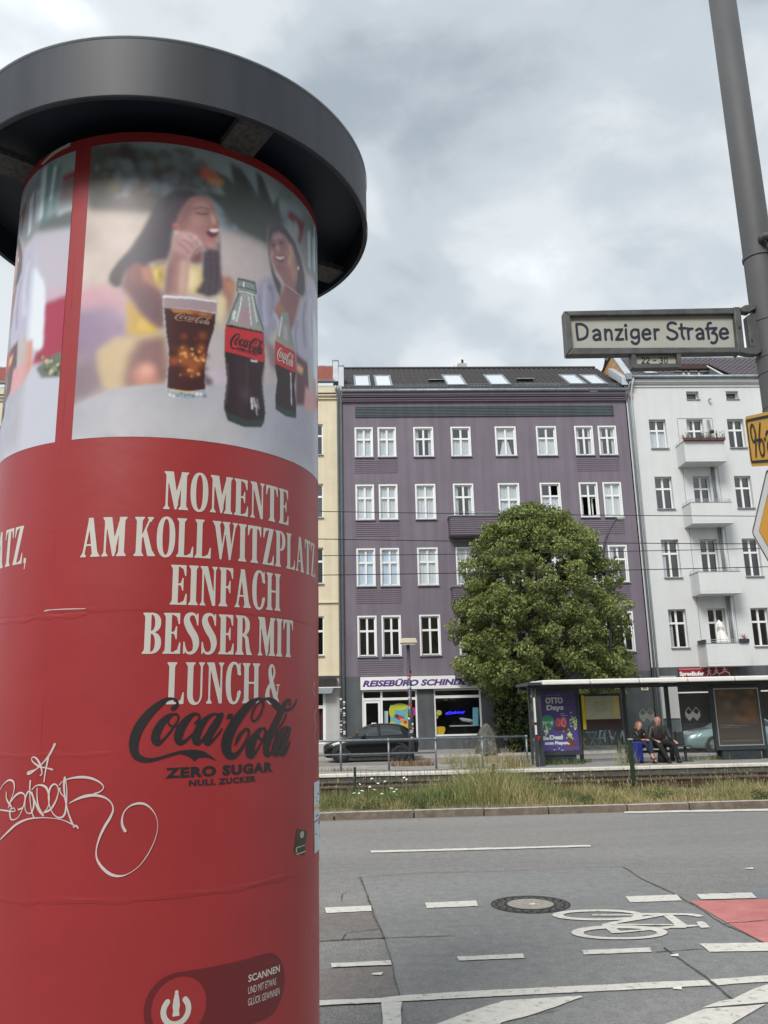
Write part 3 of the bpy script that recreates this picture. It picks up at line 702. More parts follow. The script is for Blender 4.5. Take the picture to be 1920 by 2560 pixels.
# bays with ribbed parapets on the middle axes (lower two mostly behind the tree)
for zt in (11.50, 7.9, 4.4):
    b_ = MB(); x0, x1, yf = 5.30, 9.35, 41.2
    b_.box(x0+.05, x1-.05, yf+.03, 42, zt-1.0, zt-.93).box(x0+.05, x1-.05, yf+.03, yf+.10, zt-.93, zt-.02).box(x0+.05, x0+.12, yf+.10, 42, zt-.93, zt-.02).box(x1-.12, x1-.05, yf+.10, 42, zt-.93, zt-.02)
    bal = b_.build('balcony', m_purple, pb)
    for k in range(9): MB().box(x0, x1, yf, 41.995, zt-.96+k*.107, zt-.90+k*.107).build('slat', m_purple_l, bal)
    MB().box(x0-.04, x1+.04, yf-.05, 41.995, zt-.02, zt+.03).build('coping', m_zinc, bal)
    if zt > 11:
        q = MB(); q.tube([(x0+.1, yf+.03, zt+.12), (x1-.1, yf+.03, zt+.12)], .012, 6); q.tube([(x0+.1, yf+.03, zt+.2), (x1-.1, yf+.03, zt+.2)], .012, 6)
        for i in range(6): q.tube([(x0+.15+i*.75, yf+.03, zt+.03), (x0+.15+i*.75, yf+.03, zt+.2)], .01, 6)
        q.build('handrail', m_zinc, bal)
# roof
RK = .674; RY0, RZ0 = 41.62, 18.42
def roofpt(u, v, Y0=RY0, Z0=RZ0):
    q = ray(u, v); t = (Z0-EYE-RK*Y0)/(q[2]-RK*q[1]); return CAM+q*t
MB().quad((PX0, RY0, RZ0), (PX1, RY0, RZ0), (PX1, 46.6, RZ0+RK*(46.6-RY0)), (PX0, 46.6, RZ0+RK*(46.6-RY0))).quad((PX0, 46.6, RZ0+RK*(46.6-RY0)), (PX1, 46.6, RZ0+RK*(46.6-RY0)), (PX1, 51.5, RZ0), (PX0, 51.5, RZ0)).build('roof', m_tiledark, pb)
roof = bpy.data.objects['roof']
tiles('tile_covering', PX0, PX1, RY0, RZ0, RK, 0, 5.0, m_tiledark, roof)
MB().tube([(PX0, 46.6, RZ0+RK*4.98+.05), (PX1, 46.6, RZ0+RK*4.98+.05)], .1, 8).build('ridge', m_tiledark, roof)
m_sky_glass = mat('skylight_glass', (.70, .76, .80), .06, spec=1., var=.02, coat=1.)
def skylight(par, u0, u1, v0, v1, Y0=RY0, Z0=RZ0):
    a, b = roofpt(u0, v1, Y0, Z0), roofpt(u1, v1, Y0, Z0); c_ = roofpt((u0+u1)/2, v0, Y0, Z0)
    x0, x1, ya, yb = a[0], b[0], a[1], c_[1]; nrm = Vector((0, -RK, 1)).normalized()
    def R(x, y, h): return Vector((x, y, Z0+RK*(y-Y0)))+nrm*h
    f = MB(); w = .10
    for p in ([(x0, ya), (x1, ya), (x1, ya+w), (x0, ya+w)], [(x0, yb-w), (x1, yb-w), (x1, yb), (x0, yb)], [(x0, ya+w), (x0+w, ya+w), (x0+w, yb-w), (x0, yb-w)], [(x1-w, ya+w), (x1, ya+w), (x1, yb-w), (x1-w, yb-w)]):
        f.prism([R(x, y, .02) for x, y in p], nrm*.14)
    s_ = f.build('skylight', m_zinc, par)
    MB().quad(R(x0+w, ya+w, .13), R(x1-w, ya+w, .13), R(x1-w, yb-w, .13), R(x0+w, yb-w, .13)).build('pane', m_sky_glass, s_)
def r5(x, y): return 780+x*.37372, 860+y*.37372
def r6(x, y): return 1300+x*.37372, 700+y*.37372
def r7(x, y): return 780+x*.37372, 1380+y*.37372
def r8(x, y): return 1300+x*.37372, 1300+y*.37372
for fn, a, b, c_, d in ((r5, 282, 395, 225, 298), (r5, 424, 542, 225, 298), (r5, 902, 1040, 222, 291), (r5, 1194, 1334, 220, 288), (r6, 330, 450, 648, 712), (r6, 475, 593, 648, 712)):
    u0, v0 = fn(a, c_); u1, v1 = fn(b, d); skylight(pb, u0, u1, v0, v1)
# snow guard and roof steps
def guard(u0, u1, v):
    a, b = roofpt(u0, v), roofpt(u1, v); q = MB()
    for h in (.05, .16, .27): q.tube([(a[0], a[1], a[2]+h), (b[0], a[1], a[2]+h)], .012, 5)
    n = int((b[0]-a[0])/.16)
    for i in range(n+1): xx = a[0]+(b[0]-a[0])*i/n; q.tube([(xx, a[1], a[2]), (xx, a[1], a[2]+.28)], .009, 4)
    q.build('snow_guard', m_zinc, pb)
for fn, a, b, v in ((r5, 214, 272, 305), (r5, 548, 905, 302), (r5, 1045, 1195, 298), (r5, 1340, 1660, 296), (r6, 0, 325, 722), (r6, 598, 700, 722)): guard(fn(a, v)[0], fn(b, v)[0], fn(a, v)[1])
for fn, a, b, v in ((r5, 778, 886, 265), (r5, 1368, 1480, 258), (r6, 0, 90, 686)):
    p, q_ = roofpt(*fn(a, v)), roofpt(*fn(b, v)); box('roof_step', p[0], q_[0], p[1]-.2, p[1]+.1, p[2]+.15, p[2]+.19, m_zinc, pb)
# chimney behind the ridge
p = at(*r5(978, 182), Y=48); q_ = at(*r5(1036, 128), Y=48)
MB().box(p[0], q_[0], 48, 48.8, p[2]-1.6, q_[2]).build('chimney', m_lightgrey, pb)
ch = bpy.data.objects['chimney']
MB().tube([((p[0]+q_[0])/2+.05, 48.3, q_[2]), ((p[0]+q_[0])/2+.05, 48.3, q_[2]+.35)], .07, 8).build('flue', m_crack, ch)
MB().tube([(p[0]-.25, 48.3, p[2]-.6), (p[0]-.18, 48.3, q_[2])], .015, 5).build('aerial', m_zinc, ch)
# party wall towards the white house: brick gable under a metal cap
gb = thing('party_wall', 'brick gable wall with zinc capping rising between the purple and white roofs', 'gable wall', (15.4, 42.4, 18))
def atX(u, v, X): q = ray(u, v); return CAM+q*(X/q[0])
A, B, C_ = atX(1563.5, 944, 15.32), atX(1529.5, 888.5, 15.32), atX(1503, 926, 15.32)
MB().prism([(15.32, A[1]-.2, A[2]-1.2), (15.32, A[1]-.2, A[2]), (15.32, B[1], B[2]), (15.32, C_[1]+1, C_[2]-.4), (15.32, C_[1]+1, A[2]-1.2)], (.25, 0, 0)).build('brickwork', m_brick, gb)
def cap(name, x0, x1, pts, th, m, par):
    q = MB()
    for a, b in zip(pts[:-1], pts[1:]): q.prism([(x0, a[0], a[1]), (x0, b[0], b[1]), (x0, b[0], b[1]+th), (x0, a[0], a[1]+th)], (x1-x0, 0, 0))
    return q.build(name, m, par)
cap('metal_cap', 15.27, 15.62, [(A[1]-.25, A[2]-.02), (B[1], B[2])], .10, m_zincpale, gb); cap('wood_verge', 15.25, 15.6, [(B[1]+.01, B[2]), (C_[1]+1, C_[2]-.4)], .08, m_wood, gb)
lp = [(A[1]-.35, A[2]-.55), (B[1]-.2, A[2]-.55+RK*(B[1]-A[1]+.15))]
cap('flashing_wall', 14.98, 15.30, lp, .45, m_zincpale, gb)
# chimney-like firewall heads at the cream side
fw_ = thing('fire_wall_head', 'pale zinc clad firewall heads between the red and dark roofs', 'firewall', (-.3, 42, 18))
for (u0, u1, v0, v1, yy) in ((832.5, 845.2, 902, 940, 42.6), (846.2, 859, 915, 953, 42.1)):
    a, b = at(u0, v1, Y=yy), at(u1, v0, Y=yy)
    MB().box(a[0], b[0], yy, yy+1.2, a[2]-.3, b[2]).build('cladding', m_zincpale, fw_); MB().box(a[0]-.03, b[0]+.03, yy-.03, yy+1.25, b[2], b[2]+.05).build('cap', m_zinc, fw_)
box('recess_strip', -.36, -.09, 42.05, 42.3, .1, 18.9, m_lightgrey, fw_)
for xx, yy in ((-.30, 41.93), (-.14, 41.90)): pipe('downpipe', [(xx-.12, 41.62, 18.75), (xx-.1, 41.66, 18.55), (xx, yy, 18.2), (xx, yy, .1)], .055, m_zinc, fw_)
# sticker patches round the pipes
for i in range(46):
    xx = rnd.choice((-.30, -.14)); z = rnd.uniform(.3, 2.6); box('sticker', xx-.05, xx+.05, 41.835, 41.838+rnd.uniform(0, .004), z, z+rnd.uniform(.03, .08), rnd.choice((m_frame, m_crack, m_zincpale)), fw_)
# ---- travel agency on the ground floor
shopz = 2.95
X = lambda u, v=1760: at(u, v, Y=42)[0]
d0, d1, w1 = X(904.6), X(954), X(1043); w2a, w2b = X(1085), X(1203)
zs = at(1085, 1841, Y=42)[2]
wall('ground_floor', PX0, PX1, .1, 3.64, YF-.004, [(d0, w1, .1, shopz), (w2a, w2b, zs, shopz)], m_greyfl, pb, .12)
box('sign_backing', .67, 7.2, 41.78, 41.99, 2.97, 3.59, m_frame, pb)
sg = tag(MB().box(.672, 7.198, 41.74, 41.78, 2.975, 3.585).build('shop_sign', m_frame, base=(4, 41.76, 3.2)), 'long white travel agency sign with bold purple italic lettering', 'sign')
m_signp = mat('sign_purple', (.09, .035, .20), .5, var=.05)
text('lettering', 'REISEBÜRO SCHINDE', .78, 5.95, 3.13, .29, lambda a, b: (a, 41.735, b), m_signp, sg, bold=.03, shear=.25, fat=.010)
f = MB(); y0, y1 = 42.04, 42.10; zt_ = at(904, 1752, Y=42)[2]
def bar(a, b, c_, d): f.box(a, b, y0, y1, c_, d)
bar(d0, d0+.09, .1, shopz); bar(d1-.05, d1+.05, .1, shopz); bar(w1-.08, w1, .5, shopz); bar(d0+.09, d1-.05, shopz-.06, shopz); bar(d1+.05, w1-.08, shopz-.06, shopz)
bar(d0+.09, d1-.05, zt_, zt_+.12); bar(d1+.05, w1-.08, zt_, zt_+.12); bar(d1+.05, w1-.08, .4, .5)
bar(w2a, w2a+.08, zs, shopz); bar(w2b-.08, w2b, zs, shopz); bar(w2a+.08, w2b-.08, zs, zs+.08); bar(w2a+.08, w2b-.08, shopz-.07, shopz); bar(w2a+.08, w2b-.08, zt_+.04, zt_+.17)
bar(w2a-.15, w2b+.1, zs-.1, zs-.005); 
sf = f.build('shop_front', m_frame, pb)
MB().box(d1+.05, w1, 42.0, 42.1, .1, .4).build('plinth', m_greyfl, sf)
m_shopglass = glass('shop_glass', (.9, .95, .95), 1.5, .02)
for a, b, c_, d in ((d0+.09, d1-.05, zt_+.12, shopz-.06), (d1+.05, w1-.08, zt_+.12, shopz-.06), (d1+.05, w1-.08, .5, zt_), (w2a+.08, w2b-.08, zs+.08, zt_+.04), (w2a+.08, w2b-.08, zt_+.17, shopz-.07)):
    MB().quad((a, 42.07, c_), (b, 42.07, c_), (b, 42.07, d), (a, 42.07, d)).build('pane', m_shopglass, sf)
dr = MB().box(d0+.1, d0+.2, 42.05, 42.09, .15, zt_-.02).box(d1-.17, d1-.06, 42.05, 42.09, .15, zt_-.02).box(d0+.2, d1-.17, 42.05, 42.09, zt_-.12, zt_-.02).box(d0+.2, d1-.17, 42.05, 42.09, .15, .5).build('door', m_frame, pb)
MB().quad((d0+.2, 42.07, .5), (d1-.17, 42.07, .5), (d1-.17, 42.07, zt_-.12), (d0+.2, 42.07, zt_-.12)).build('pane', m_shopglass, dr)
box('door_notice', d0+.45, d0+.68, 42.03, 42.045, 1.28, 1.42, m_frame, dr)
def Z2(x, y, Y=42.3): p = at(780+x*.2652, 1680+y*.2652, Y=Y); return (p[0], Y, p[2])
shop = pb
def flat(name, pts, m, Y, par, th=.01): return MB().prism([Z2(x, y, Y) for x, y in pts], (0, th, 0)).build(name, m, par)
cm = lambda n, c_, **k: mat('col_'+n, lin(c_), .6, var=.06, scale=5, **k)
poster = tag(flat('travel_poster', [(738, 310), (930, 310), (930, 540), (738, 540)], cm('posterblue', (100, 175, 205)), 42.3, None), 'yellow and blue travel poster in the agency window beside the door', 'poster')
for i, (cx_, cy_, rx_, ry_, cc) in enumerate([(830, 330, 75, 35, (195, 195, 60)), (755, 370, 30, 60, (190, 190, 60)), (760, 500, 35, 40, (200, 185, 50)), (880, 500, 50, 45, (205, 190, 55)), (830, 430, 38, 22, (190, 70, 60)), (800, 415, 22, 18, (90, 60, 60)), (850, 455, 26, 16, (215, 150, 120)), (880, 472, 18, 16, (215, 50, 45)), (900, 400, 20, 40, (150, 190, 90))]):
    MB().add([Z2(cx_+rx_*math.cos(a), cy_+ry_*math.sin(a), 42.29-i*.002) for a in np.linspace(0, 2*math.pi, 14, endpoint=False)], [tuple(range(14))]).build('printed_shape', cm('ps%d' % i, cc), poster)
tag(flat('window_notice', [(680, 368), (717, 368), (717, 520), (680, 520)], cm('noticegrey', (185, 195, 200)), 42.28, None), 'narrow white notice sheet left of the yellow and blue poster', 'notice')
tag(flat('window_notice', [(945, 335), (985, 335), (985, 410), (945, 410)], cm('magenta', (185, 40, 110)), 42.2, None), 'magenta notice at the right edge of the door side window', 'notice')
tag(flat('window_notice', [(722, 505), (782, 505), (782, 540), (722, 540)], cm('redcard', (190, 35, 40)), 42.24, None), 'red card at the foot of the agency poster', 'notice')
for cx_, cy_, rx_, ry_, cc, lb in ((1212, 548, 45, 45, (200, 160, 30), 'big amber round sticker low in the second agency window'), (1195, 385, 28, 26, (185, 170, 90), 'yellow heart shaped sticker in the second agency window'), (1175, 425, 14, 14, (190, 165, 70), 'small yellow dot sticker under the heart sticker')):
    a_ = np.linspace(0, 2*math.pi, 20, endpoint=False)
    tag(MB().prism([Z2(cx_+rx_*math.cos(a), cy_+ry_*math.sin(a)-(10*math.cos(2*a) if 'amber' in lb else 0), 42.13) for a in a_], (0, .01, 0)).build('window_sticker', cm('amb%d' % cx_, cc)), lb, 'sticker')
tag(flat('window_poster', [(1515, 335), (1568, 335), (1568, 505), (1515, 505)], cm('skyblue', (110, 165, 185)), 42.2, None), 'pale blue poster at the right edge of the second agency window', 'poster')
ltr = tag(text('hanging_letter', 'D', Z2(1232, 0)[0], Z2(1275, 0)[0], Z2(0, 298)[2], .27, lambda a, b: (a, 42.25, b), cm('ly', (175, 150, 20)), None, bold=.04), 'yellow letter D behind the transom of the second agency window', 'letter')
ltr = tag(text('hanging_letter', 'A', Z2(1292, 0)[0], Z2(1340, 0)[0], Z2(0, 298)[2], .27, lambda a, b: (a, 42.25, b), cm('lg', (60, 140, 30)), None, bold=.04), 'green letter A behind the transom of the second agency window', 'letter')
m_neon = mat('neon_blue', (.02, .02, 1.), .5, var=0.01, emit=1.3)
neon = [(1260, 392), (1290, 380), (1300, 370), (1310, 388), (1325, 378), (1330, 392), (1345, 380), (1350, 368), (1358, 392), (1370, 372), (1378, 390), (1392, 368), (1398, 392), (1412, 372), (1420, 398), (1430, 372), (1440, 374)]
tag(MB().tube([Z2(x_, y_, 42.2) for x_, y_ in neon], .018, 6).tube([Z2(x_, y_, 42.22) for x_, y_ in [(1262, 398), (1300, 396), (1350, 388), (1436, 378)]], .014, 6).build('neon_sign', m_neon, base=(7, 42.2, 2)), 'glowing blue neon script sign in the second agency window', 'neon sign')
tag(MB().tube([Z2(1392, 438, 42.5), Z2(1420, 448, 42.5), Z2(1490, 460, 42.5), Z2(1540, 462, 42.5)], [.03, .09, .09, .02], 8).prism([Z2(1440, 450, 42.5), Z2(1500, 485, 42.5), Z2(1510, 480, 42.5), Z2(1470, 455, 42.5)], (0, .03, 0)).build('model_aeroplane', m_lightgrey), 'white model aeroplane hanging in the second agency window', 'model plane')
tag(MB().box(Z2(1290, 0)[0], Z2(1570, 0)[0], 42.5, 43.2, Z2(0, 545, 42.5)[2], Z2(0, 535, 42.5)[2]).build('display_table', m_lightgrey), 'low display table inside the second agency window', 'table')
# house number plate
p = at(1603, 1726, Y=41.95); q_ = at(1617, 1716, Y=41.95)
np_ = tag(box('number_plate', p[0], q_[0]+.06, 41.93, 41.96, p[2], q_[2], mat('plate_cream', (.72, .68, .50), .5, var=.05), None), 'small cream house number plate on the grey wall', 'house number')
digits('digits', '33', p[0]+.09, .08, p[2]+.06, q_[2]-p[2]-.11, .014, lambda a, b: (a, 41.925, b), m_crack, np_)

# ---- white house
wb = thing('apartment_building', 'white rendered apartment house with stacked solid balconies right of the purple house', 'apartment building', (20.5, 42, 0))
WX0, WX1 = 15.16, 31.0; WT = 18.95
rowsW = [(15.25, 16.87), (11.93, 13.68), (8.31, 10.29), (4.745, 6.675)]
hol = []; tw = []
for ri, (zb, zt) in enumerate(rowsW):
    for ci, (a, b) in enumerate(((16.334, 17.255), (18.38, 19.29), (20.61, 21.52), (23.0, 23.9), (25.2, 26.1), (27.5, 28.4))):
        z0_ = zb-.75 if ci in (1, 4) else zb; hol.append((a, b, z0_, zt)); tw.append((ri, ci, a, b, z0_, zt))
sm = [(18.547, 19.23, 18.0, 18.46), (20.74, 21.42, 18.0, 18.46)]
wall('wall', WX0+.05, WX1, 3.78, WT, YF, hol+sm, m_whitewall, wb, .30)
kw = {(0, 0): 'low', (0, 2): '', (1, 0): '', (1, 2): '', (2, 0): 'side', (3, 0): 'side', (0, 1): 'side'}
for ri, ci, a, b, z0_, zt in tw: win(wb, a, b, z0_, zt, YF, .26, 0, kw.get((ri, ci), ''), .36 if ci not in (1, 4) else .26, pane=m_pane, open_='tilt' if (ci == 2 and ri < 2) else False)
for a, b, c_, d in sm:
    q = MB().box(a, b, 42.27, 42.3, c_, c_+.05).box(a, b, 42.27, 42.3, d-.05, d).box(a, a+.05, 42.27, 42.3, c_+.05, d-.05).box(b-.05, b, 42.27, 42.3, c_+.05, d-.05).build('window', m_frame, wb)
    MB().quad((a, 42.29, c_), (b, 42.29, c_), (b, 42.29, d), (a, 42.29, d)).build('pane', m_paneold, q); MB().box(a-.02, b+.04, 41.93, 42.2, c_-.04, c_-.003).build('sill', m_sill, q)
    MB().tube([(a, 42.0, c_+.12), (b, 42.0, c_+.12)], .012, 6).build('guard_bar', m_zinc, q)
box('interior', WX0+.3, WX1-.2, 43.9, 44.0, .1, 18.9, m_inside, wb)
MB().box(WX0, WX1, 41.94, 42, 18.70, 18.76).box(WX0, WX1, 41.88, 42, 18.87, 18.94).box(WX0, WX1, 41.80, 42, 18.94, 19.13).build('cornice', m_whitewall, wb)
MB().tube([(WX0+.4, 41.68, 19.2), (WX1, 41.68, 19.2)], .085, 12).build('gutter', m_zinc, wb, smooth=True)
WY0, WZ0 = 41.72, 19.2
rp_ = roofpt(1703.6, 898.8, WY0, WZ0); rt = rp_[1]-WY0
MB().quad((15.6, WY0, WZ0), (WX1, WY0, WZ0), (WX1, WY0, WZ0+.01), (15.6, WY0, WZ0+.01)).quad((15.6, WY0+rt, WZ0+RK*rt), (WX1, WY0+rt, WZ0+RK*rt), (WX1, WY0+2*rt, WZ0), (15.6, WY0+2*rt, WZ0)).build('roof_back', m_tileplum, wb)
lg0, lg1 = roofpt(*r6(1045, 640), WY0, WZ0)[0], roofpt(*r6(1420, 645), WY0, WZ0)[0]; lt = roofpt(*r6(1080, 572), WY0, WZ0)[1]-WY0
tiles('tile_covering', 15.6, WX1, WY0, WZ0, RK, 0, rt, m_tileplum, wb, holes=[(lg0, lg1, .1, lt)])
MB().tube([(15.6, WY0+rt, WZ0+RK*rt+.05), (WX1, WY0+rt, WZ0+RK*rt+.05)], .12, 8).build('ridge', m_zinc, wb)
# roof loggia
lo = MB(); yb_ = WY0+lt; zt_l = WZ0+RK*lt
lo.quad((lg0, WY0+.1, WZ0+.05), (lg1, WY0+.1, WZ0+.05), (lg1, yb_+.6, WZ0+.05), (lg0, yb_+.6, WZ0+.05)).quad((lg0, WY0+.1, WZ0), (lg0, yb_+.6, WZ0), (lg0, yb_+.6, zt_l), (lg0, yb_, zt_l)).quad((lg1, WY0+.1, WZ0), (lg1, yb_, zt_l), (lg1, yb_+.6, zt_l), (lg1, yb_+.6, WZ0))
loo = lo.build('roof_loggia', m_zinc, wb)
box('fascia', lg0-.05, lg1+.05, yb_-.12, yb_-.02, zt_l-.24, zt_l+.06, m_wood, loo); box('soffit', lg0, lg1, yb_-.02, yb_+.7, zt_l-.26, zt_l-.22, m_wood, loo)
yw = yb_+.12; q = MB()
for fx in (0, .24, .50, .60, .80): q.box(lg0+(lg1-lg0)*fx, lg0+(lg1-lg0)*fx+.12, yw, yw+.06, WZ0+.05, zt_l-.26)
q.box(lg0, lg1, yw, yw+.06, zt_l-.34, zt_l-.26); q.build('window', m_frame, loo); MB().quad((lg0, yw+.03, WZ0), (lg1, yw+.03, WZ0), (lg1, yw+.03, zt_l-.4), (lg0, yw+.03, zt_l-.4)).build('pane', m_pane, loo)
MB().quad((lg0, yw+.5, WZ0), (lg1, yw+.5, WZ0), (lg1, yw+.5, zt_l), (lg0, yw+.5, zt_l)).build('back_wall', m_inside, loo)
MB().tube([(lg1-.9, WY0+.9, WZ0+RK*.9+.4), (lg1-.35, WY0+.35, WZ0+RK*.3+.05)], .03, 6).build('rail', m_frame, loo)
u0, v0 = r6(835, 600); u1, v1 = r6(925, 641); skylight(wb, u0, u1, v0, v1, WY0, WZ0)
MB().box(15.2, 15.5, 41.55, 41.75, 19.0, 19.35).build('rainwater_hopper', m_zinc, wb)
for dx, mm in ((0, m_zinc), (.16, m_zincpale)): pipe('downpipe', [(15.55+dx*.2, 41.62, 19.1), (15.36+dx, 41.72, 18.75), (15.31+dx, 41.9, 18.3), (15.31+dx, 41.9, .1)], .055, mm, wb)
# stair of niche lines and balconies
for (ri, zt, zb) in ((0, 15.27, 14.16), (1, 11.97, 10.88), (2, 8.39, 7.29), (3, 4.83, 3.73)):
    x0, x1, yf = 17.65, 19.80, 40.9
    bb = MB().box(x0, x1, yf, 42, zb, zb+.12).box(x0, x1, yf, yf+.1, zb+.12, zt).box(x0, x0+.1, yf+.1, 42, zb+.12, zt).box(x1-.1, x1, yf+.1, 42, zb+.12, zt).build('balcony', m_whitewall, wb, bevel=.01)
    MB().box(x0-.02, x1+.02, yf-.02, 41.99, zt+.002, zt+.03).build('coping', m_sill, bb)
    q = MB()
    for h in (.10, .19):
        q.tube([(x0+.03, 41.98, zt+h), (x0+.03, yf+.03, zt+h), (x1-.03, yf+.03, zt+h), (x1-.03, 41.98, zt+h)], .013, 6)
    for i in range(5): xx = x0+.03+i*(x1-x0-.06)/4; q.tube([(xx, yf+.03, zt), (xx, yf+.03, zt+.19)], .012, 6)
    q.build('handrail', m_zincpale if ri else m_frame, bb)
    # downpipes beside the balcony doors
    if ri: 
        for dx, mm in ((0, m_zinc), (.10, m_zinc), (.2, m_frame)): pipe('downpipe', [(19.42+dx, 41.93, zt), (19.42+dx, 41.93, zt+2.5)], .035, mm, wb)
MB().box(17.88, 17.905, 41.985, 42.0, 5.0, 16.9).box(19.79, 19.815, 41.985, 42.0, 5.0, 16.9).box(17.88, 19.81, 41.985, 42, 16.9, 16.93).build('niche_edge', m_sill, wb)
for dx in (0, .09): pipe('downpipe', [(19.52+dx, 41.95, 15.3), (19.52+dx, 41.95, 16.8)], .035, m_zinc, wb)
tag(MB().lathe([(0, 0), (.11, .05), (.13, .12), (.09, .2), (0, .22)], (19.6, 41.75, 15.95), 12).tube([(19.6, 41.75, 16.1), (19.6, 41.9, 16.5)], .01, 5).build('hanging_planter', m_crack, base=(19.6, 41.75, 16)), 'dark hanging basket over the top balcony of the white house', 'planter')
# items on the balconies
m_flower = mat('dry_herbs', (.16, .15, .07), .9, var=.4, scale=20); m_geran = mat('geranium', (.30, .10, .09), .9, var=.4, scale=20); m_leafg = mat('herb_green', (.06, .09, .035), .9, var=.4, scale=20)
def tuft(x, y, z, h, w, n, m, name, label, cat, group=None):
    q = MB()
    for i in range(n):
        a = rnd.uniform(0, 6.28); r = rnd.uniform(0, w); bx, by = x+r*math.cos(a), y+r*math.sin(a)*.5; hh = h*rnd.uniform(.4, 1); lx = rnd.uniform(-.3, .3)*hh
        q.add([(bx-.012, by, z), (bx+.012, by, z), (bx+lx, by+rnd.uniform(-.1, .1)*hh, z+hh)], [(0, 1, 2)])
        for j in range(3):
            t_ = rnd.uniform(.3, 1); px_, pz_ = bx+lx*t_, z+hh*t_; s_ = rnd.uniform(.015, .035); q.add([(px_-s_, by-.01, pz_), (px_, by-.02, pz_-s_), (px_+s_, by+.01, pz_), (px_, by+.01, pz_+s_)], [(0, 1, 2, 3)])
    return tag(q.build(name, m, base=(x, y, z)), label, cat, group)
zt = 15.27
for i, (xx, m_) in enumerate(((17.6, m_geran), (17.85, m_flower), (18.6, m_leafg), (18.95, m_flower), (19.4, m_leafg), (19.7, m_flower))):
    tuft(xx, 40.82, zt+.08, .5 if i else .25, .15, 16, m_, 'balcony_plant', None, None)
pls = [o for o in bpy.data.objects if o.name.startswith('balcony_plant')]
for o, lb in zip(pls, ('reddish trailing plant at the left corner of the top balcony', 'tall dry herbs at the left of the top balcony', 'short green herbs before the top balcony door', 'thin straw coloured herbs right of the top balcony door', 'green sprigs near the right end of the top balcony', 'dry sprigs at the right corner of the top balcony')): tag(o, lb, 'plant', 'plants along the top balcony rail')
m_trough = mat('trough', (.10, .04, .04), .7, var=.1)
for i in range(5):
    x0 = 17.62+i*.44; tag(box('flower_box', x0, x0+.41, 40.72, 40.88, zt+.0, zt+.14, m_trough, None, base=(x0, 40.8, zt)), ('leftmost', 'second', 'middle', 'fourth', 'rightmost')[i]+' of five dark red flower troughs hung on the top balcony rail', 'flower box', 'flower troughs on the top balcony rail')
zt = 4.83
tag(MB().box(17.55, 17.66, 40.9, 41.7, zt+.03, zt+.2).build('flower_box', m_dark), 'dark trough at the left side of the lowest balcony', 'flower box'); tag(box('flower_box', 19.3, 19.78, 40.78, 40.9, zt+.03, zt+.2, m_dark, None), 'dark trough at the right front of the lowest balcony', 'flower box')
tuft(19.55, 40.84, zt+.2, .28, .2, 14, m_geran, 'balcony_plant', 'small red flowers in the trough of the lowest balcony', 'plant')
# furled parasol
pz = 4.83; ps = thing('parasol', 'furled white parasol standing on the lowest balcony of the white house', 'parasol', (18.75, 41.4, pz-.9))
MB().tube([(18.75, 41.4, pz-.9), (18.62, 41.4, pz+1.25)], .02, 8).build('pole', m_zinc, ps)
q = MB(); n = 14; vs = []
for zz, r in ((-.05, .18), (.1, .24), (.35, .20), (.62, .12), (.68, .09), (.85, .15), (1.0, .13), (1.15, .05), (1.22, .0)):
    for k in range(n): a = 2*math.pi*k/n; rr = r*(1+.25*(k % 2)); vs.append((18.75-.06*zz/1.2*2+rr*math.cos(a), 41.4+rr*math.sin(a), pz+zz))
q.add(vs, [(i*n+k, i*n+(k+1) % n, (i+1)*n+(k+1) % n, (i+1)*n+k) for i in range(8) for k in range(n)]); q.build('canopy', mat('parasol_cloth', (.78, .77, .72), .9, var=.06), ps)
# camera on wall
tag(MB().tube([(19.72, 42, 17.93), (19.75, 41.85, 17.95)], .03, 8).box(19.66, 19.8, 41.75, 41.86, 17.9, 17.98).build('wall_lamp', m_lightgrey), 'small grey spot fitting between the attic windows of the white house', 'lamp')
# ground floor of the white house
xa, xb = at(1697, 1760, Y=42)[0], at(1787, 1760, Y=42)[0]
wall('ground_floor', WX0+.05, WX1, .1, 3.78, YF-.006, [(xa, xb, .55, 3.1), (xb+1.2, xb+4.2, .55, 3.1), (xb+5, xb+8, .1, 3.1)], m_greyfl, wb, .25)
box('light_pier', at(1652, 1760, Y=42)[0], xa-.02, 41.93, 41.99, 1.3, 3.35, m_lightgrey, wb)
for a, b in ((xa, xb), (xb+1.2, xb+4.2), (xb+5, xb+8)):
    q = MB().box(a, a+.07, 42.15, 42.2, .55, 3.1).box(b-.07, b, 42.15, 42.2, .55, 3.1).box(a+.07, b-.07, 42.15, 42.2, 2.5, 2.56).box(a+.07, b-.07, 42.15, 42.2, .55, .62).build('shop_window', m_frame, wb)
    MB().quad((a, 42.18, .55), (b, 42.18, .55), (b, 42.18, 3.1), (a, 42.18, 3.1)).build('pane', glass('shop_glass_dark', (.7, .78, .8), 1.9, .02), q)
rs = tag(box('shop_sign', 16.52, 19.12, 41.85, 41.92, 3.215, 3.74, mat('sign_red', (.26, .012, .03), .45, var=.06), None, base=(17.8, 41.9, 3.2)), 'dark red running shop sign with three white runner figures', 'sign')
text('lettering', 'Spreeläufer', 16.56, 17.78, 3.34, .20, lambda a, b: (a, 41.845, b), m_frame, rs, bold=.02, capchar='S', fat=.010)
MB().box(16.54, 17.8, 41.843, 41.849, 3.66, 3.675).box(17.85, 19.1, 41.843, 41.849, 3.25, 3.265).build('stripe', m_frame, rs)
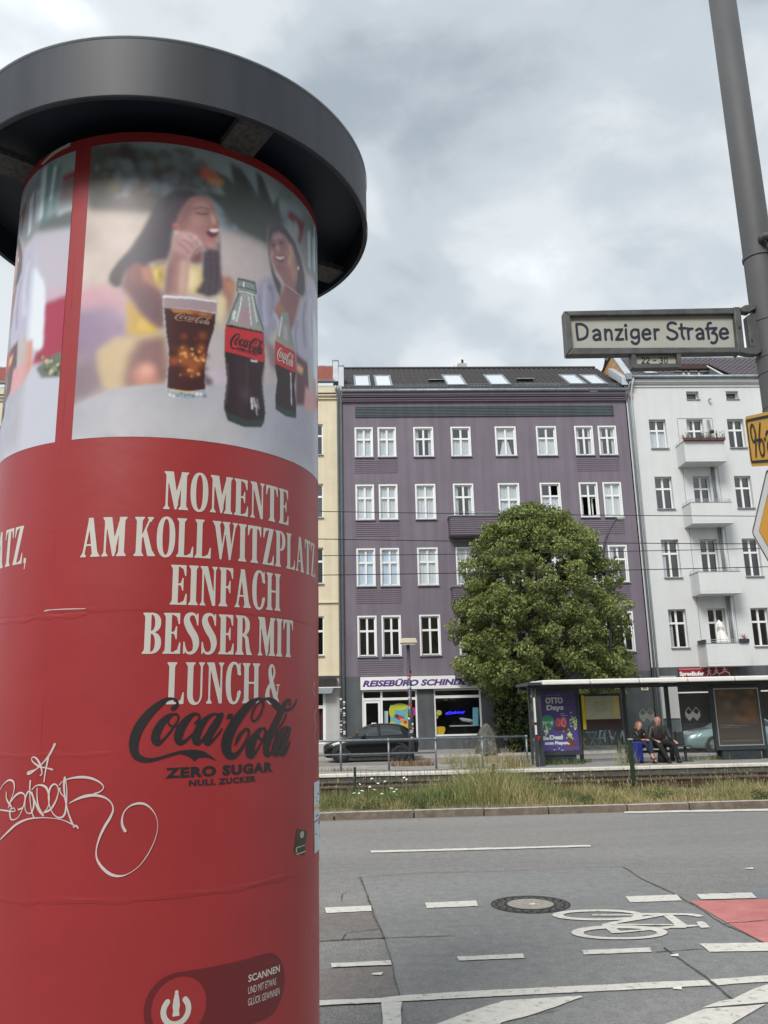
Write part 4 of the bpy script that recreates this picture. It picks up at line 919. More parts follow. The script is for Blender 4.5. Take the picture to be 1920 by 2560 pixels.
for i, cx_ in enumerate((18.05, 18.42, 18.85)):
    s_ = .5*(1, 1, 1.15)[i]; g_ = i*.12
    runner = [stroke([(0, .80, .055), (0, .86, .055)]), stroke([(0, .72, .05), (-.02, .45, .05)]), stroke([(-.02, .45, .045), (.12+g_, .30, .04), (.14+g_, .05, .03)]), stroke([(-.02, .45, .045), (-.10-g_, .28, .04), (-.24-g_*1.5, .10+g_*.6, .03)]), stroke([(0, .68, .03), (.14, .55, .025), (.22, .62, .02)]), stroke([(0, .68, .03), (-.14, .56, .025), (-.2, .45, .02)])]
    for r_ in runner: r_.h = .02
    decal('runner_figure', union(*runner), .02, lambda x_, y_, c0=cx_, s=s_: (c0+x_*s, 41.845, 3.27+y_*s), m_frame, rs, run=8)

# ---- cream house
cb = thing('apartment_building', 'cream roughcast apartment house with red pantile roof at the far left', 'apartment building', (-7, 42, 0))
CX0, CX1, CT = -21., -.36, 18.75
cr_ = at(807, 1100, Y=42)[0]; xs_c = [cr_-.95-2.25*i for i in range(9)]
rc = [(at(800, 1136.6, Y=42)[2], at(800, 1060, Y=42)[2]), (at(800, 1293.5, Y=42)[2], at(800, 1209.4, Y=42)[2]), (at(800, 1459, Y=42)[2], at(800, 1369, Y=42)[2]), (at(800, 1638.6, Y=42)[2], at(800, 1540.7, Y=42)[2])]
wall('wall', CX0, CX1, 3.75, CT, YF-.003, [(a, a+.95, zb, zt) for a in xs_c for zb, zt in rc], m_cream, cb, .2)
for a in xs_c:
    for i, (zb, zt) in enumerate(rc): win(cb, a, a+.95, zb, zt, YF, .14, 0, 'side' if (i+int(a)) % 2 else '', .38, pane=m_pane if i < 2 else m_paneold)
box('interior', CX0, CX1-.2, 43.9, 44.0, .1, 18.6, m_inside, cb)
zl = at(800, 1505, Y=42)[2]; zg = at(800, 1688, Y=42)[2]
MB().box(CX0, CX1, 41.9, 41.99, zl-.06, zl).box(CX0, CX1, 41.86, 41.99, zg-.05, zg+.03).box(CX0, CX1, 41.9, 41.99, 18.1, 18.14).box(CX0, CX1, 41.86, 41.99, 18.28, 18.34).build('ledge', m_creamtrim, cb, kind='stuff')
box('cornice', CX0, CX1, 41.8, 41.99, 18.42, 18.8, m_creamtrim, cb)
MB().tube([(CX0, 41.7, 19.0), (CX1-.1, 41.7, 19.0)], .09, 12).build('gutter', m_zinc, cb, smooth=True)
tiles('tile_covering', CX0, CX1-.2, 41.72, 19.0, RK, 0, 3.4, m_tilered, cb, pitch=.26, row=.30)
MB().tube([(CX0, 45.1, 19.0+RK*3.4), (CX1-.2, 45.1, 19.0+RK*3.4)], .1, 8).build('ridge', m_zinc, cb)
cwx = at(814, 1760, Y=42)[0]; zaw = at(800, 1720, Y=42)[2]
wall('ground_floor', CX0, CX1, .1, 3.75, YF-.006, [(cwx-2.6, cwx, .5, zaw), (cwx-6, cwx-3.6, .5, zaw)], m_lightgrey, cb, .2)
for a, b in ((cwx-2.6, cwx), (cwx-6, cwx-3.6)):
    q = MB().box(a, a+.1, 42.08, 42.16, .5, zaw).box(b-.13, b, 42.02, 42.16, .5, zaw).box(a+.1, b-.13, 42.08, 42.16, 2.15, 2.3).box(a+.1, b-.13, 42.08, 42.16, .5, .6).build('shop_window', m_frame, cb)
    MB().quad((a, 42.12, .5), (b, 42.12, .5), (b, 42.12, zaw), (a, 42.12, zaw)).build('pane', m_shopglass, q)
    P_ = np.zeros((40, 2, 3))
    for i in range(40): P_[i, 0] = (b-.9*i/39-.1, 42.35+.04*math.sin(i*1.3), .5); P_[i, 1] = (b-.9*i/39-.1, 42.35+.04*math.sin(i*1.3), 2.15)
    q2 = MB(); q2.grid(P_); q2.build('curtain', mat('red_curtain', (.12, .03, .035), .9, var=.3, scale=6, stretch=(6, 1, .4)), q)
aw = thing('awning', 'rolled dark shop awning with striped grey valance on the cream house', 'awning', (cwx-1.2, 41.8, 3))
za = at(800, 1718, Y=41.6)[2]
box('awning_cassette', cwx-2.8, cwx+.55, 41.6, 41.97, za, za+.42, m_crack, aw); MB().box(cwx-2.8, cwx+.75, 41.5, 41.6, za-.04, za).build('front_bar', m_frame, aw)
MB().quad((cwx-2.8, 41.5, za-.04), (cwx+.4, 41.5, za-.04), (cwx+.3, 41.48, za-.30), (cwx-2.8, 41.48, za-.34)).build('valance', m_zinc, aw)
for i in range(3): MB().quad((cwx-.65-i*.35, 41.475, za-.06), (cwx-.5-i*.35, 41.475, za-.06), (cwx-.5-i*.35, 41.465, za-.32), (cwx-.65-i*.35, 41.465, za-.32)).build('stripe', m_frame, aw)
wl = at(835, 1710, Y=41.8)
tag(MB().box(wl[0]-.13, wl[0]+.13, 41.65, 41.97, wl[2]-.13, wl[2]+.16).lathe([(.0, -.26), (.11, -.24), (.09, -.14)], (wl[0], 41.8, wl[2]), 10).build('wall_lamp', m_creamtrim, bevel=.02), 'cream box lamp on the grey wall beside the dark awning', 'lamp')
for par_, xa_, xb_, zt_ in ((pb, PX0, PX1, 18.3), (wb, WX0+.05, WX1, 18.95), (cb, CX0, CX1-.3, 18.75)):
    MB().quad((xa_, 42.3, .1), (xa_, 51.5, .1), (xa_, 51.5, zt_), (xa_, 42.3, zt_)).quad((xb_, 42.3, .1), (xb_, 42.3, zt_), (xb_, 51.5, zt_), (xb_, 51.5, .1)).quad((xa_, 51.5, .1), (xb_, 51.5, .1), (xb_, 51.5, zt_), (xa_, 51.5, zt_)).build('rear_wall', m_lightgrey, par_)
# the houses across the street, behind the photographer: they shade the near pavement and show in the lower panes
ob = MB().box(-60, 60, -26, -13, .1, 14.0)
oc = ob.build('opposite_house_row', mat('opposite_facade', (.30, .26, .21), .9, var=.25, scale=.15), kind='structure')

# ================================================================== TREE
m_bark = mat('bark', (.055, .045, .035), .95, var=.35, scale=9, bump=.02, bscale=18, stretch=(3, 3, .6))
def leafmat(name, c1, c2):
    m = bpy.data.materials.new(name); m.use_nodes = True; t = m.node_tree; b = t.nodes['Principled BSDF']; b.inputs['Roughness'].default_value = .55
    a = t.nodes.new('ShaderNodeVertexColor'); a.layer_name = 'leaf'; rp = t.nodes.new('ShaderNodeMixRGB'); rp.inputs['Color1'].default_value = (*c1, 1); rp.inputs['Color2'].default_value = (*c2, 1)
    t.links.new(a.outputs['Color'], rp.inputs['Fac']); t.links.new(rp.outputs['Color'], b.inputs['Base Color'])
    b.inputs['Transmission Weight'].default_value = 0; tl = t.nodes.new('ShaderNodeBsdfTranslucent'); t.links.new(rp.outputs['Color'], tl.inputs['Color'])
    ms = t.nodes.new('ShaderNodeMixShader'); ms.inputs[0].default_value = .25; o = t.nodes['Material Output']
    t.links.new(b.outputs[0], ms.inputs[1]); t.links.new(tl.outputs[0], ms.inputs[2]); t.links.new(ms.outputs[0], o.inputs['Surface']); return m
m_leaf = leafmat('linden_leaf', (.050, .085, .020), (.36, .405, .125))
m_leaf2 = leafmat('bush_leaf', (.025, .042, .012), (.06, .085, .025))
def leaves(name, centres, sizes, tone, m, parent, up=.35):
    """one small folded quad per leaf; tone 0..1 is the leaf's own colour (fresh or pale bract)"""
    n = len(centres); d = rng.normal(size=(n, 3)); d[:, 2] += up; d /= np.linalg.norm(d, axis=1)[:, None]
    r = rng.normal(size=(n, 3)); a = np.cross(d, r); a /= np.linalg.norm(a, axis=1)[:, None]; b = np.cross(d, a)
    s = sizes[:, None]; off = np.array(worldloc(parent)); c = centres-off
    V = np.stack([c-a*s, c-b*s*.55+d*s*.12, c+a*s, c+b*s*.55+d*s*.12], 1).reshape(-1, 3).astype('f')
    me = bpy.data.meshes.new(name); me.vertices.add(4*n); me.vertices.foreach_set('co', V.reshape(-1)); me.loops.add(4*n); me.loops.foreach_set('vertex_index', np.arange(4*n, dtype='i'))
    me.polygons.add(n); me.polygons.foreach_set('loop_start', np.arange(0, 4*n, 4, dtype='i')); me.polygons.foreach_set('loop_total', np.full(n, 4, 'i')); me.update()
    ca = me.color_attributes.new('leaf', 'FLOAT_COLOR', 'POINT'); c4 = np.ones((4*n, 4), 'f'); c4[:, :3] = np.repeat(tone, 4)[:, None]; ca.data.foreach_set('color', c4.reshape(-1))
    me.materials.append(m); o = bpy.data.objects.new(name, me); col.objects.link(o); o.parent = parent; return o
TX, TY = 8.35, 37.6
tree = thing('linden_tree', 'round dense green linden tree in front of the purple house', 'tree', (TX, TY, .1))
br = MB(); br.tube([(TX, TY, 0), (TX+.05, TY, 1.2), (TX-.05, TY, 2.6), (TX+.05, TY, 4.5), (TX+.1, TY, 8)], [.26, .2, .18, .14, .05], 10)
blobs = []
# crown outline measured from the sight lines to its edge
outline = [(11.1, .5), (10.6, 1.8), (9.9, 2.6), (8.9, 3.5), (7.7, 3.9), (6.7, 4.15), (4.6, 4.3), (3.5, 4.1), (2.8, 3.5), (2.2, 2.3), (1.8, 1.2)]
zs_o = np.array([o[0] for o in outline])[::-1]; rs_o = np.array([o[1] for o in outline])[::-1]
cxz = lambda z: TX+.50+.15*math.sin(z*.9)-.04*(z-6)
for i in range(640):
    z = rnd.uniform(2.1, 11.0); R_ = np.interp(z, zs_o, rs_o); a = rnd.uniform(0, 2*math.pi); q = rnd.uniform(.45, 1.0)**.5
    rr = R_*q*rnd.uniform(.86, 1.03); s = rnd.uniform(.24, .52)
    rr = max(0, rr-s*.5)
    blobs.append((cxz(z)+math.cos(a)*rr, TY+math.sin(a)*rr*.9, z-s*.3, s))
for x_, y_, z_, s_ in rnd.sample(blobs, 46):
    br.tube([(TX, TY, max(1.8, z_-2.4)), (TX+(x_-TX)*.5, TY+(y_-TY)*.5, z_-.9), (x_, y_, z_)], [.07, .04, .015], 5)
br.build('trunk', m_bark, tree, smooth=True)
Cs, Ss, Ts = [], [], []
for x_, y_, z_, s_ in blobs:
    n = int(270*(s_/.45)**2); d = rng.normal(size=(n, 3)); d /= np.linalg.norm(d, axis=1)[:, None]
    r = s_*rng.uniform(.55, 1.08, n)**.8; r *= 1+.25*np.sin(d[:, 0]*7+s_*30)*np.sin(d[:, 2]*6)
    P_ = np.array([x_, y_, z_])+d*r[:, None]*np.array([1, 1, .78]); Cs.append(P_); Ss.append(rng.uniform(.045, .085, n))
    bl = rnd.uniform(0, .35); Ts.append(np.clip(bl+rng.beta(1.2, 2.6, n)*.9*(d[:, 2] > -.3)+rng.uniform(0, .1, n), 0, 1))  # shade put into the leaf tone: undersides of each clump stay darker
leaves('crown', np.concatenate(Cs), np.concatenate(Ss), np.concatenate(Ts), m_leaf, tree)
# dark undergrowth at the foot of the tree
def bush(name, label, boxes, n, m, size=(.05, .09), cat='bush', up=.3):
    c0 = boxes[0]; t = thing(name, label, cat, (c0[0], c0[1], 0))
    Cs = []
    for (x_, y_, z_, rx, ry, rz) in boxes:
        d = rng.normal(size=(n, 3)); d /= np.linalg.norm(d, axis=1)[:, None]; r = rng.uniform(.3, 1, n)**.5
        Cs.append(np.array([x_, y_, z_])+d*r[:, None]*np.array([rx, ry, rz])*(1+.2*np.sin(d[:, [0]]*9)))
    C_ = np.concatenate(Cs); q = MB()
    for (x_, y_, z_, rx, ry, rz) in boxes:
        for k in range(3): q.tube([(c0[0]+rnd.uniform(-.2, .2), c0[1], .05), (x_+rnd.uniform(-.3, .3), y_, z_)], [.03, .012], 5)
    q.build('stem', m_bark, t)
    leaves('foliage', C_, rng.uniform(size[0], size[1], len(C_)), rng.beta(1.2, 3, len(C_)), m, t, up); return t
bush('shrub', 'dark bushy undergrowth below the linden tree by the shelter', [(7.9, 37.3, 1.5, 1.0, .8, 1.1), (8.3, 37.8, 2.6, 1.3, .8, .9), (6.9, 37.5, 1.5, .6, .5, .7), (7.6, 37.4, .7, .9, .7, .6)], 3200, m_leaf2)
tag(MB().lathe([(.56, 0), (.50, .4), (.46, .7), (.30, 1.0), (.12, 1.2), (0, 1.26)], (5.95, 36.95, .1), 7).build('covered_bicycle', mat('grey_tarpaulin', (.085, .085, .075), .7, var=.5, scale=3, bump=.08, bscale=5), smooth=False, base=(5.95, 36.95, .1)), 'greyish tarpaulin heap on the pavement beside the linden tree', 'tarpaulin')

# ================================================================== LAMPS, RAILING, WIRES
lx, ly = 2.0, 27.2
lp_ = thing('street_lamp', 'slim grey platform lamp post with square pale head, covered in stickers', 'street lamp', (lx, ly, .25))
MB().tube([(lx, ly, .25), (lx, ly, 1.9), (lx, ly, 1.95), (lx-.02, ly, 3.97)], [.085, .085, .06, .055], 12).build('post', m_shelter, lp_, smooth=True)
hd = MB().prism([(lx-.27, ly-.25, 4.02), (lx+.27, ly-.25, 4.02), (lx+.22, ly-.25, 4.17), (lx-.22, ly-.25, 4.17)], (0, .5, 0)).build('lamp_head', m_creamtrim, lp_, bevel=.015)
box('light_panel', lx-.2, lx+.2, ly-.2, ly+.2, 3.97, 4.02, m_frame, lp_)
for i in range(34):
    z = rnd.uniform(1.0, 3.3)**1.; r = .085 if z < 1.9 else .062; a = rnd.uniform(-2.6, -.5); w = rnd.uniform(.25, .6); h = rnd.uniform(.03, .10)
    MB().add([(lx+math.cos(t_)*(r+.004), ly+math.sin(t_)*(r+.004), zz) for t_ in (a-w, a, a+w) for zz in (z, z+h)], [(0, 2, 3, 1), (2, 4, 5, 3)]).build('sticker', rnd.choice((m_frame, m_frame, m_crack, m_zincpale, cm('stk_blue', (40, 60, 140)), cm('stk_red', (180, 40, 40)))), lp_)
# swan-neck lamp behind the tree
sx, sy = 12.15, 36.2
sw = thing('street_lamp', 'dark swan neck street lamp rising out of the right side of the tree', 'street lamp', (sx, sy, 0))
pts = [at(*p, Y=sy) for p in [r8(558, 240), r8(563, 190), r8(572, 140), r8(588, 90), r8(608, 45), r8(630, 10), r8(650, -8)]]
MB().tube([(pts[0][0]-.02, sy, 0), (pts[0][0]-.02, sy, 5)]+[tuple(p) for p in pts], [.09, .08]+[.055]*7, 8).build('post', m_dark, sw, smooth=True)
p = pts[-1]; MB().lathe([(0, -.10), (.13, -.06), (.20, .02), (.17, .12), (.07, .17), (0, .18)], (p[0]+.17, sy, p[2]-.02), 14).build('lamp_head', m_lightgrey, sw, smooth=True)
# railing along the back of the platform
rl = thing('railing', 'grey two bar tubular railing along the tram platform edge', 'railing', (2, 25.45, .25))
m_rail_g = mat('galvanised', (.20, .23, .25), .45, metal=.5, var=.2, scale=8)
xr0, xr1 = -6.0, at(1316, 1850, Y=25.45)[0]
zt_r, zm_r = 1.10, .71
MB().tube([(xr0, 25.45, zt_r), (xr1, 25.45, zt_r)], .032, 10).build('top_rail', m_rail_g, rl, smooth=True)
MB().tube([(xr0, 25.45, zm_r), (2.6, 25.45, zm_r)], .026, 10).build('middle_rail', m_rail_g, rl, smooth=True)
for u in (300, 500, 852, 972, 1090, 1207, 1316):
    xx = at(u, 1890, Y=25.45)[0]
    if u == 1316: xx = xr1
    MB().tube([(xx, 25.45, .25), (xx, 25.45, zt_r)], .03, 10).build('post', m_rail_g, rl, smooth=True)
    MB().tube([(xx, 25.45, zt_r-.05), (xx, 25.45, zt_r+.04)], .042, 10).build('fitting', m_rail_g, rl, smooth=True)
# overhead wires
wires = [((791, 1279.3), (1400, 1289), (1920, 1291.6), 21.6, 'topmost thin overhead wire crossing the purple facade', .011), ((791, 1347.7), (1300, 1358), (1868, 1359.8), 20.2, 'second overhead wire from the top crossing the balcony', .011),
         ((791, 1392.3), (1214, 1383), (1898, 1373.5), 21.0, 'third overhead wire from the top, above the lowest one', .010), ((795, 1439.8), (1139, 1433.4), (1920, 1418.8), 20.4, 'lowest overhead contact wire across the tree', .011)]
for a, b, c_, Y_, lb, r in wires:
    A_, B_, C__ = (at(*q, Y=Y_) for q in (a, b, c_)); k = np.polyfit([A_[0], B_[0], C__[0]], [A_[2], B_[2], C__[2]], 2 if '15' in lb else 1)
    xs_ = np.linspace(-14, 30, 24); tag(MB().tube([(x_, Y_, float(np.polyval(k, x_))+.0006*(x_-5)**2) for x_ in xs_], r, 5).build('overhead_wire', m_crack, base=(5, Y_, 5.5)), lb, 'wire', 'overhead tram wires')

# ================================================================== TRAM SHELTER
sh = thing('tram_shelter', 'long dark framed glass tram shelter with pale flat roof on the platform', 'tram shelter', (9, 26, .25))
m_roofpale = mat('roof_pale', (.78, .78, .74), .5, var=.06, scale=3)
m_sglass = glass('shelter_glass', (.90, .95, .94), 1.45, .02, dirt=.045)
ZR = 2.56; ys = 26.45; yfr = 24.85
xl = at(1356, 1708, Y=yfr)[0]; brk = [xl]+[at(u, 1700, Y=yfr)[0] for u in (1476, 1599, 1720.5, 1839)]; brk += [brk[-1]+1.45, brk[-1]+2.9, brk[-1]+4.4]
for a, b in zip(brk[:-1], brk[1:]):
    MB().add([(a+.012, yfr, ZR), (b-.012, yfr, ZR), (b-.012, 26.7, ZR+.05), (a+.012, 26.7, ZR+.05), (a+.012, yfr, ZR+.135), (b-.012, yfr, ZR+.135), (b-.012, 26.7, ZR+.15), (a+.012, 26.7, ZR+.15)],
             [(0, 3, 2, 1), (4, 5, 6, 7), (0, 1, 5, 4), (1, 2, 6, 5), (2, 3, 7, 6), (3, 0, 4, 7)]).build('roof_panel', m_roofpale, sh, bevel=.03)
MB().box(brk[0]-.42, brk[0]-.005, 24.95, 26.7, ZR-.01, ZR+.08).build('end_frame', m_shelter, sh, bevel=.01)
MB().box(brk[0]-.4, brk[-1], 25.1, 25.2, ZR-.09, ZR-.003).box(brk[0]-.4, brk[-1], ys-.05, ys+.05, ZR-.10, ZR-.003).build('beam', m_dark, sh)
def post(u, v, Y_, w=.10, zt=2.5, d=.1):
    xx = at(u, v, Y=Y_)[0]; return MB().box(xx-w/2, xx+w/2, Y_-d/2, Y_+d/2, .25, zt).build('post', m_shelter, sh, bevel=.008), xx
_, e0 = post(1326, 1800, 26.2, .07, ZR-.01); _, e1 = post(1337, 1800, 25.2, .09, ZR-.01)
PX = []
for u, w in ((1349, .13), (1448, .11), (1563, .12), (1672, .12), (1790, .17), (1903, .16)): PX.append(post(u, 1800, ys if u > 1350 else 25.35, w)[1])
PX += [PX[-1]+1.4, PX[-1]+2.8]
for xx in PX[6:]: MB().box(xx-.05, xx+.05, ys-.05, ys+.05, .25, 2.5).build('post', m_shelter, sh)
for a, b in zip(PX[1:-1], PX[2:]):
    MB().quad((a+.06, ys, .45), (b-.06, ys, .45), (b-.06, ys, 2.44), (a+.06, ys, 2.44)).build('glass_pane', m_sglass, sh)
MB().quad((e0, 25.3, .45), (e0, 26.3, .45), (e0, 26.3, 2.5), (e0, 25.3, 2.5)).build('glass_pane', m_sglass, sh)
MB().box(e1-.03, e1+.0, 25.0, 25.14, 1.5, 2.2).box(e1-.03, e1+.0, 25.0, 25.14, 1.15, 1.42).build('label_strip', m_frame, sh)
tag(MB().prism([(e1-.02, 25.12, 1.10), (e1+.05, 25.12, .98), (e1+.12, 25.12, 1.10)], (0, .01, 0)).build('sticker', cm('stk_red', (180, 40, 40))), 'small red triangular sticker on the left shelter post', 'sticker')
def W_(u, v, Y_): p = at(u, v, Y=Y_); return p[0], p[2]
# diamonds on the glass
def diamond(cx_, cz, s):
    o = union(sub(poly([(-1, 0), (-.5, .62), (0, 0), (.5, .62), (1, 0), (1, -.62), (.5, -1.2), (0, -.66), (-.5, -1.2), (-1, -.62)]), poly([(-.9, -.02), (-.5, .5), (-.1, -.02), (-.5, -.36)]), poly([(.9, -.02), (.5, .5), (.1, -.02), (.5, -.36)])))
    decal('glass_emblem', o, .05, lambda x_, y_: (cx_+x_*s, ys-.012, cz+y_*s), mat('etched_white', (.60, .64, .58), .7, var=.04), sh, run=12)
for u, v in ((1616, 1782), (1731, 1779)): xx, zz = W_(u, v, ys); diamond(xx, zz, .235)
# advertising boxes
def adbox(u0, u1, v0, v1, label):
    Y_ = ys-.28; x0, zb = W_(u0, v1, Y_); x1, zt = W_(u1, v0, Y_)
    zb = W_((u0+u1)/2, v1, Y_)[1]; zt = W_((u0+u1)/2, v0, Y_)[1]
    t = thing('advertising_case', label, 'advertising case', ((x0+x1)/2, Y_, .25))
    MB().box(x0-.07, x1+.07, Y_+.01, Y_+.2, zb-.12, zt+.09).build('case', m_dark, t, bevel=.02)
    MB().box(x0-.07, x1+.07, Y_-.04, Y_+.01, zb-.12, zb-.0).box(x0-.07, x1+.07, Y_-.04, Y_+.01, zt, zt+.09).box(x0-.07, x0, Y_-.04, Y_+.01, zb, zt).box(x1, x1+.07, Y_-.04, Y_+.01, zb, zt).build('frame', m_shelter, t)
    MB().box(x0+.1, x1-.12, Y_, Y_+.16, .25, zb-.122).build('base', m_dark, t)
    MB().quad((x0, Y_-.03, zb), (x1, Y_-.03, zb), (x1, Y_-.03, zt), (x0, Y_-.03, zt)).build('glass_pane', m_sglass, t)
    return t, x0, x1, zb, zt, Y_
m_paint = mat('printed_paint', (1, 1, 1), .45, var=0.02, attr='paint')
t, x0, x1, zb, zt, Y_ = adbox(1353, 1439, 1728, 1878, 'dark advertising case with a purple sale poster at the left of the shelter')
gx, gz = np.meshgrid(np.linspace(0, 1, 110), np.linspace(0, 1, 170), indexing='ij')
# poster co-ordinates follow the close-up: x 45..1040, y 290..1760
U_, V_ = 60+gx*960, 1760-gz*1470
cv = Canvas(U_, V_, (70, 48, 130)); cv.put([(-100, 200), (1300, 200), (1300, 900), (-100, 1050)], (50, 34, 100), 25, .8)
cv.blob(265, 1040, 165, (30, 135, 95), .6)
for x_, y_, rx, ry, cc in ((530, 1060, 62, 110, (205, 85, 85)), (662, 1050, 70, 120, (225, 110, 110)), (650, 1210, 50, 90, (225, 120, 115)), (520, 1080, 30, 70, (180, 50, 55)), (670, 1080, 36, 60, (190, 60, 65)), (560, 1220, 150, 60, (75, 25, 35)), (740, 1240, 80, 70, (85, 30, 40)), (800, 1540, 100, 130, (95, 38, 42)), (800, 1650, 120, 60, (110, 40, 45)), (900, 1620, 90, 40, (80, 30, 45))): cv.blob(x_, y_, rx, cc, .8, 1, ry)
for (x_, y_, sx_, sy_) in ((905, 1010, 85, 130), (215, 1240, 90, 105), (790, 1380, 80, 80), (960, 1160, 25, 60)):
    cv.blob(x_, y_, sx_, (70, 85, 60), 1.5, .9, sy_)
    for i in range(26): cv.blob(x_+rnd.gauss(0, sx_*.5), y_+rnd.gauss(0, sy_*.5), rnd.uniform(12, 24), rnd.choice([(215, 215, 165), (190, 200, 140), (120, 140, 90), (225, 225, 190)]), .5, .9)
cv.put([(600, 845), (700, 845), (700, 862), (600, 862)], (170, 160, 190), .6); cv.put([(600, 885), (780, 885), (780, 900), (600, 900)], (150, 140, 180), .6); cv.put([(250, 375), (630, 365), (630, 385), (250, 397)], (110, 95, 140), .8)
cv.put([(360, 1665), (440, 1660), (430, 1700), (370, 1700)], (35, 25, 60), .5); cv.put([(360, 1722), (410, 1722), (410, 1738), (360, 1738)], (190, 180, 215), .4); cv.blob(508, 1702, 13, (210, 200, 225), .3); cv.put([(560, 1735), (620, 1735), (620, 1755), (560, 1755)], (190, 180, 215), .4)
pt3 = np.stack([x0+.008+gx*(x1-x0-.016), np.full(gx.shape, Y_-.002), zb+.01+gz*(zt-zb-.02)], -1)
po = cv.sheet('poster', pt3, m_paint, t, 1.3)
PM = lambda lift: (lambda a, b: (x0+.008+(a-60)/960*(x1-x0-.016), Y_-.004-lift, zb+.01+(1760-b)/1470*(zt-zb-.02)))
m_pwhite = mat('print_white', (.74, .74, .76), .5, var=.02); flipy = lambda f_, y: (lambda a, b: f_(a, 2*y-b))
def ptext(s, xa, xb, ybase, cap_, bold, ch='H', lift=.001, m=None): text('printed_text', s, xa, xb, ybase, cap_, flipy(PM(lift), ybase), m or m_pwhite, t, bold=.02, capchar=ch, fat=bold*130)
ptext('OTTO', 245, 675, 585, 145, .06); ptext('Days', 262, 682, 750, 125, .06, 'D'); digits('printed_text', '39', 130, 42, 1035, 70, 8, lambda a, b: PM(.001)(a, 2140-b), m_pwhite, t); digits('printed_text', '99', 245, 22, 1035, 32, 5, lambda a, b: PM(.001)(a, 2105-b), m_pwhite, t); ptext('€', 325, 400, 1105, 72, .03)
ptext('Ein', 125, 262, 1485, 82, .06, 'E'); ptext('Deal', 292, 610, 1475, 100, .08, 'D'); ptext('zum Piepen,', 155, 775, 1600, 72, .07, 'P')
t, x0, x1, zb, zt, Y_ = adbox(1797, 1893, 1720, 1864, 'dark advertising case with a dim brown poster under a silver frame')
gx, gz = np.meshgrid(np.linspace(0, 1, 70), np.linspace(0, 1, 100), indexing='ij')
cv = Canvas(gx*100, gz*150, (62, 50, 44)); cv.put([(0, 60), (100, 60), (100, 150), (0, 150)], (92, 74, 62), 6)
for i in range(50): cv.blob(rnd.uniform(15, 95), rnd.uniform(60, 140), rnd.uniform(2, 9), rnd.choice([(120, 85, 60), (80, 45, 35), (130, 105, 85), (60, 60, 55), (140, 90, 50)]), 2.2, .7)
cv.put([(60, 60), (95, 60), (95, 120), (70, 110)], (125, 75, 40), 4, .6); cv.put([(8, 52), (70, 50), (70, 52), (8, 54)], (130, 120, 110), .4, .7); cv.put([(8, 47), (50, 46), (50, 48), (8, 49)], (120, 110, 100), .4, .7)
cv.put([(8, 12), (92, 12), (92, 13.5), (8, 13.5)], (120, 115, 105), .3, .6)
po = cv.sheet('poster', np.stack([x0+.008+gx*(x1-x0-.016), np.full(gx.shape, Y_-.002), zb+.01+gz*(zt-zb-.02)], -1), m_paint, t, 1.2)
MB().box(x0, x1, Y_-.035, Y_-.025, zt-.03, zt).box(x0, x1, Y_-.035, Y_-.025, zb, zb+.03).box(x0, x0+.03, Y_-.035, Y_-.025, zb+.03, zt-.03).box(x1-.03, x1, Y_-.035, Y_-.025, zb+.03, zt-.03).build('silver_trim', mat('silver', (.6, .62, .62), .3, metal=.7, var=.03), t)
# network map case
Y_ = ys-.09; x0, zt = W_(1452, 1738, Y_); x1, _ = W_(1548, 1738, Y_); zb = W_(1500, 1823, Y_)[1]
t = thing('map_case', 'dark notice case with pale network map and yellow side strip', 'notice case', ((x0+x1)/2, Y_, 1.2))
box('case', x0-.03, x1+.03, Y_, Y_+.08, zb-.02, zt+.03, m_dark, t, bevel=.01)
box('yellow_strip', x0, x0+.10, Y_-.006, Y_-.001, zb, zt-.01, cm('yellow', (215, 195, 30)), t)
mapb = W_(1500, 1798, Y_)[1]; box('map_sheet', x0+.11, x1-.02, Y_-.006, Y_-.001, mapb, zt-.04, cm('map', (175, 175, 150)), t); box('lower_board', x0+.11, x1-.02, Y_-.006, Y_-.001, zb+.02, mapb-.01, m_wood, t)
q = MB(); mxx, mzz = (x0+x1)/2-.02, (mapb+zt)/2
for rx, rz in ((.2, .14), (.1, .07)): q.tube([(mxx+rx*math.cos(a), Y_-.009, mzz+rz*math.sin(a)) for a in np.linspace(0, 2*math.pi, 24)], .004, 4)
for i in range(9): a = i*.7; q.tube([(mxx+.05*math.cos(a), Y_-.009, mzz+.04*math.sin(a)), (mxx+.32*math.cos(a), Y_-.009, mzz+.2*math.sin(a))], .003, 4)
q.build('map_lines', mat('map_ink', (.25, .22, .22), .6), t)
box('legend', x1-.22, x1-.04, Y_-.010, Y_-.007, mapb+.03, zt-.07, cm('legend', (195, 185, 120)), t)
tag(box('sticker', *[v for v in (W_(1499, 1735, ys-.02)[0], W_(1530, 1735, ys-.02)[0])], ys-.03, ys-.02, W_(1515, 1735, ys)[1], W_(1515, 1730, ys)[1], cm('paleg', (150, 175, 150)), None), 'pale green strip sticker on the shelter glass above the map', 'sticker')
# graffiti on the far wall seen below the map case
gp = MB()
for pts in ([(1498, 1828), (1510, 1828), (1512, 1855)], [(1500, 1830), (1498, 1845), (1508, 1846)], [(1522, 1826), (1530, 1858), (1540, 1828), (1548, 1855), (1556, 1826)], [(1524, 1840), (1534, 1848)], [(1556, 1828), (1562, 1856)]):
    gp.tube([tuple(at(u, v, Y=41.93)) for u, v in pts], .05, 5)
tag(gp.build('graffiti', m_zincpale, base=(12, 41.9, 1)), 'pale blue graffiti letters low on the grey wall below the map case', 'graffiti')
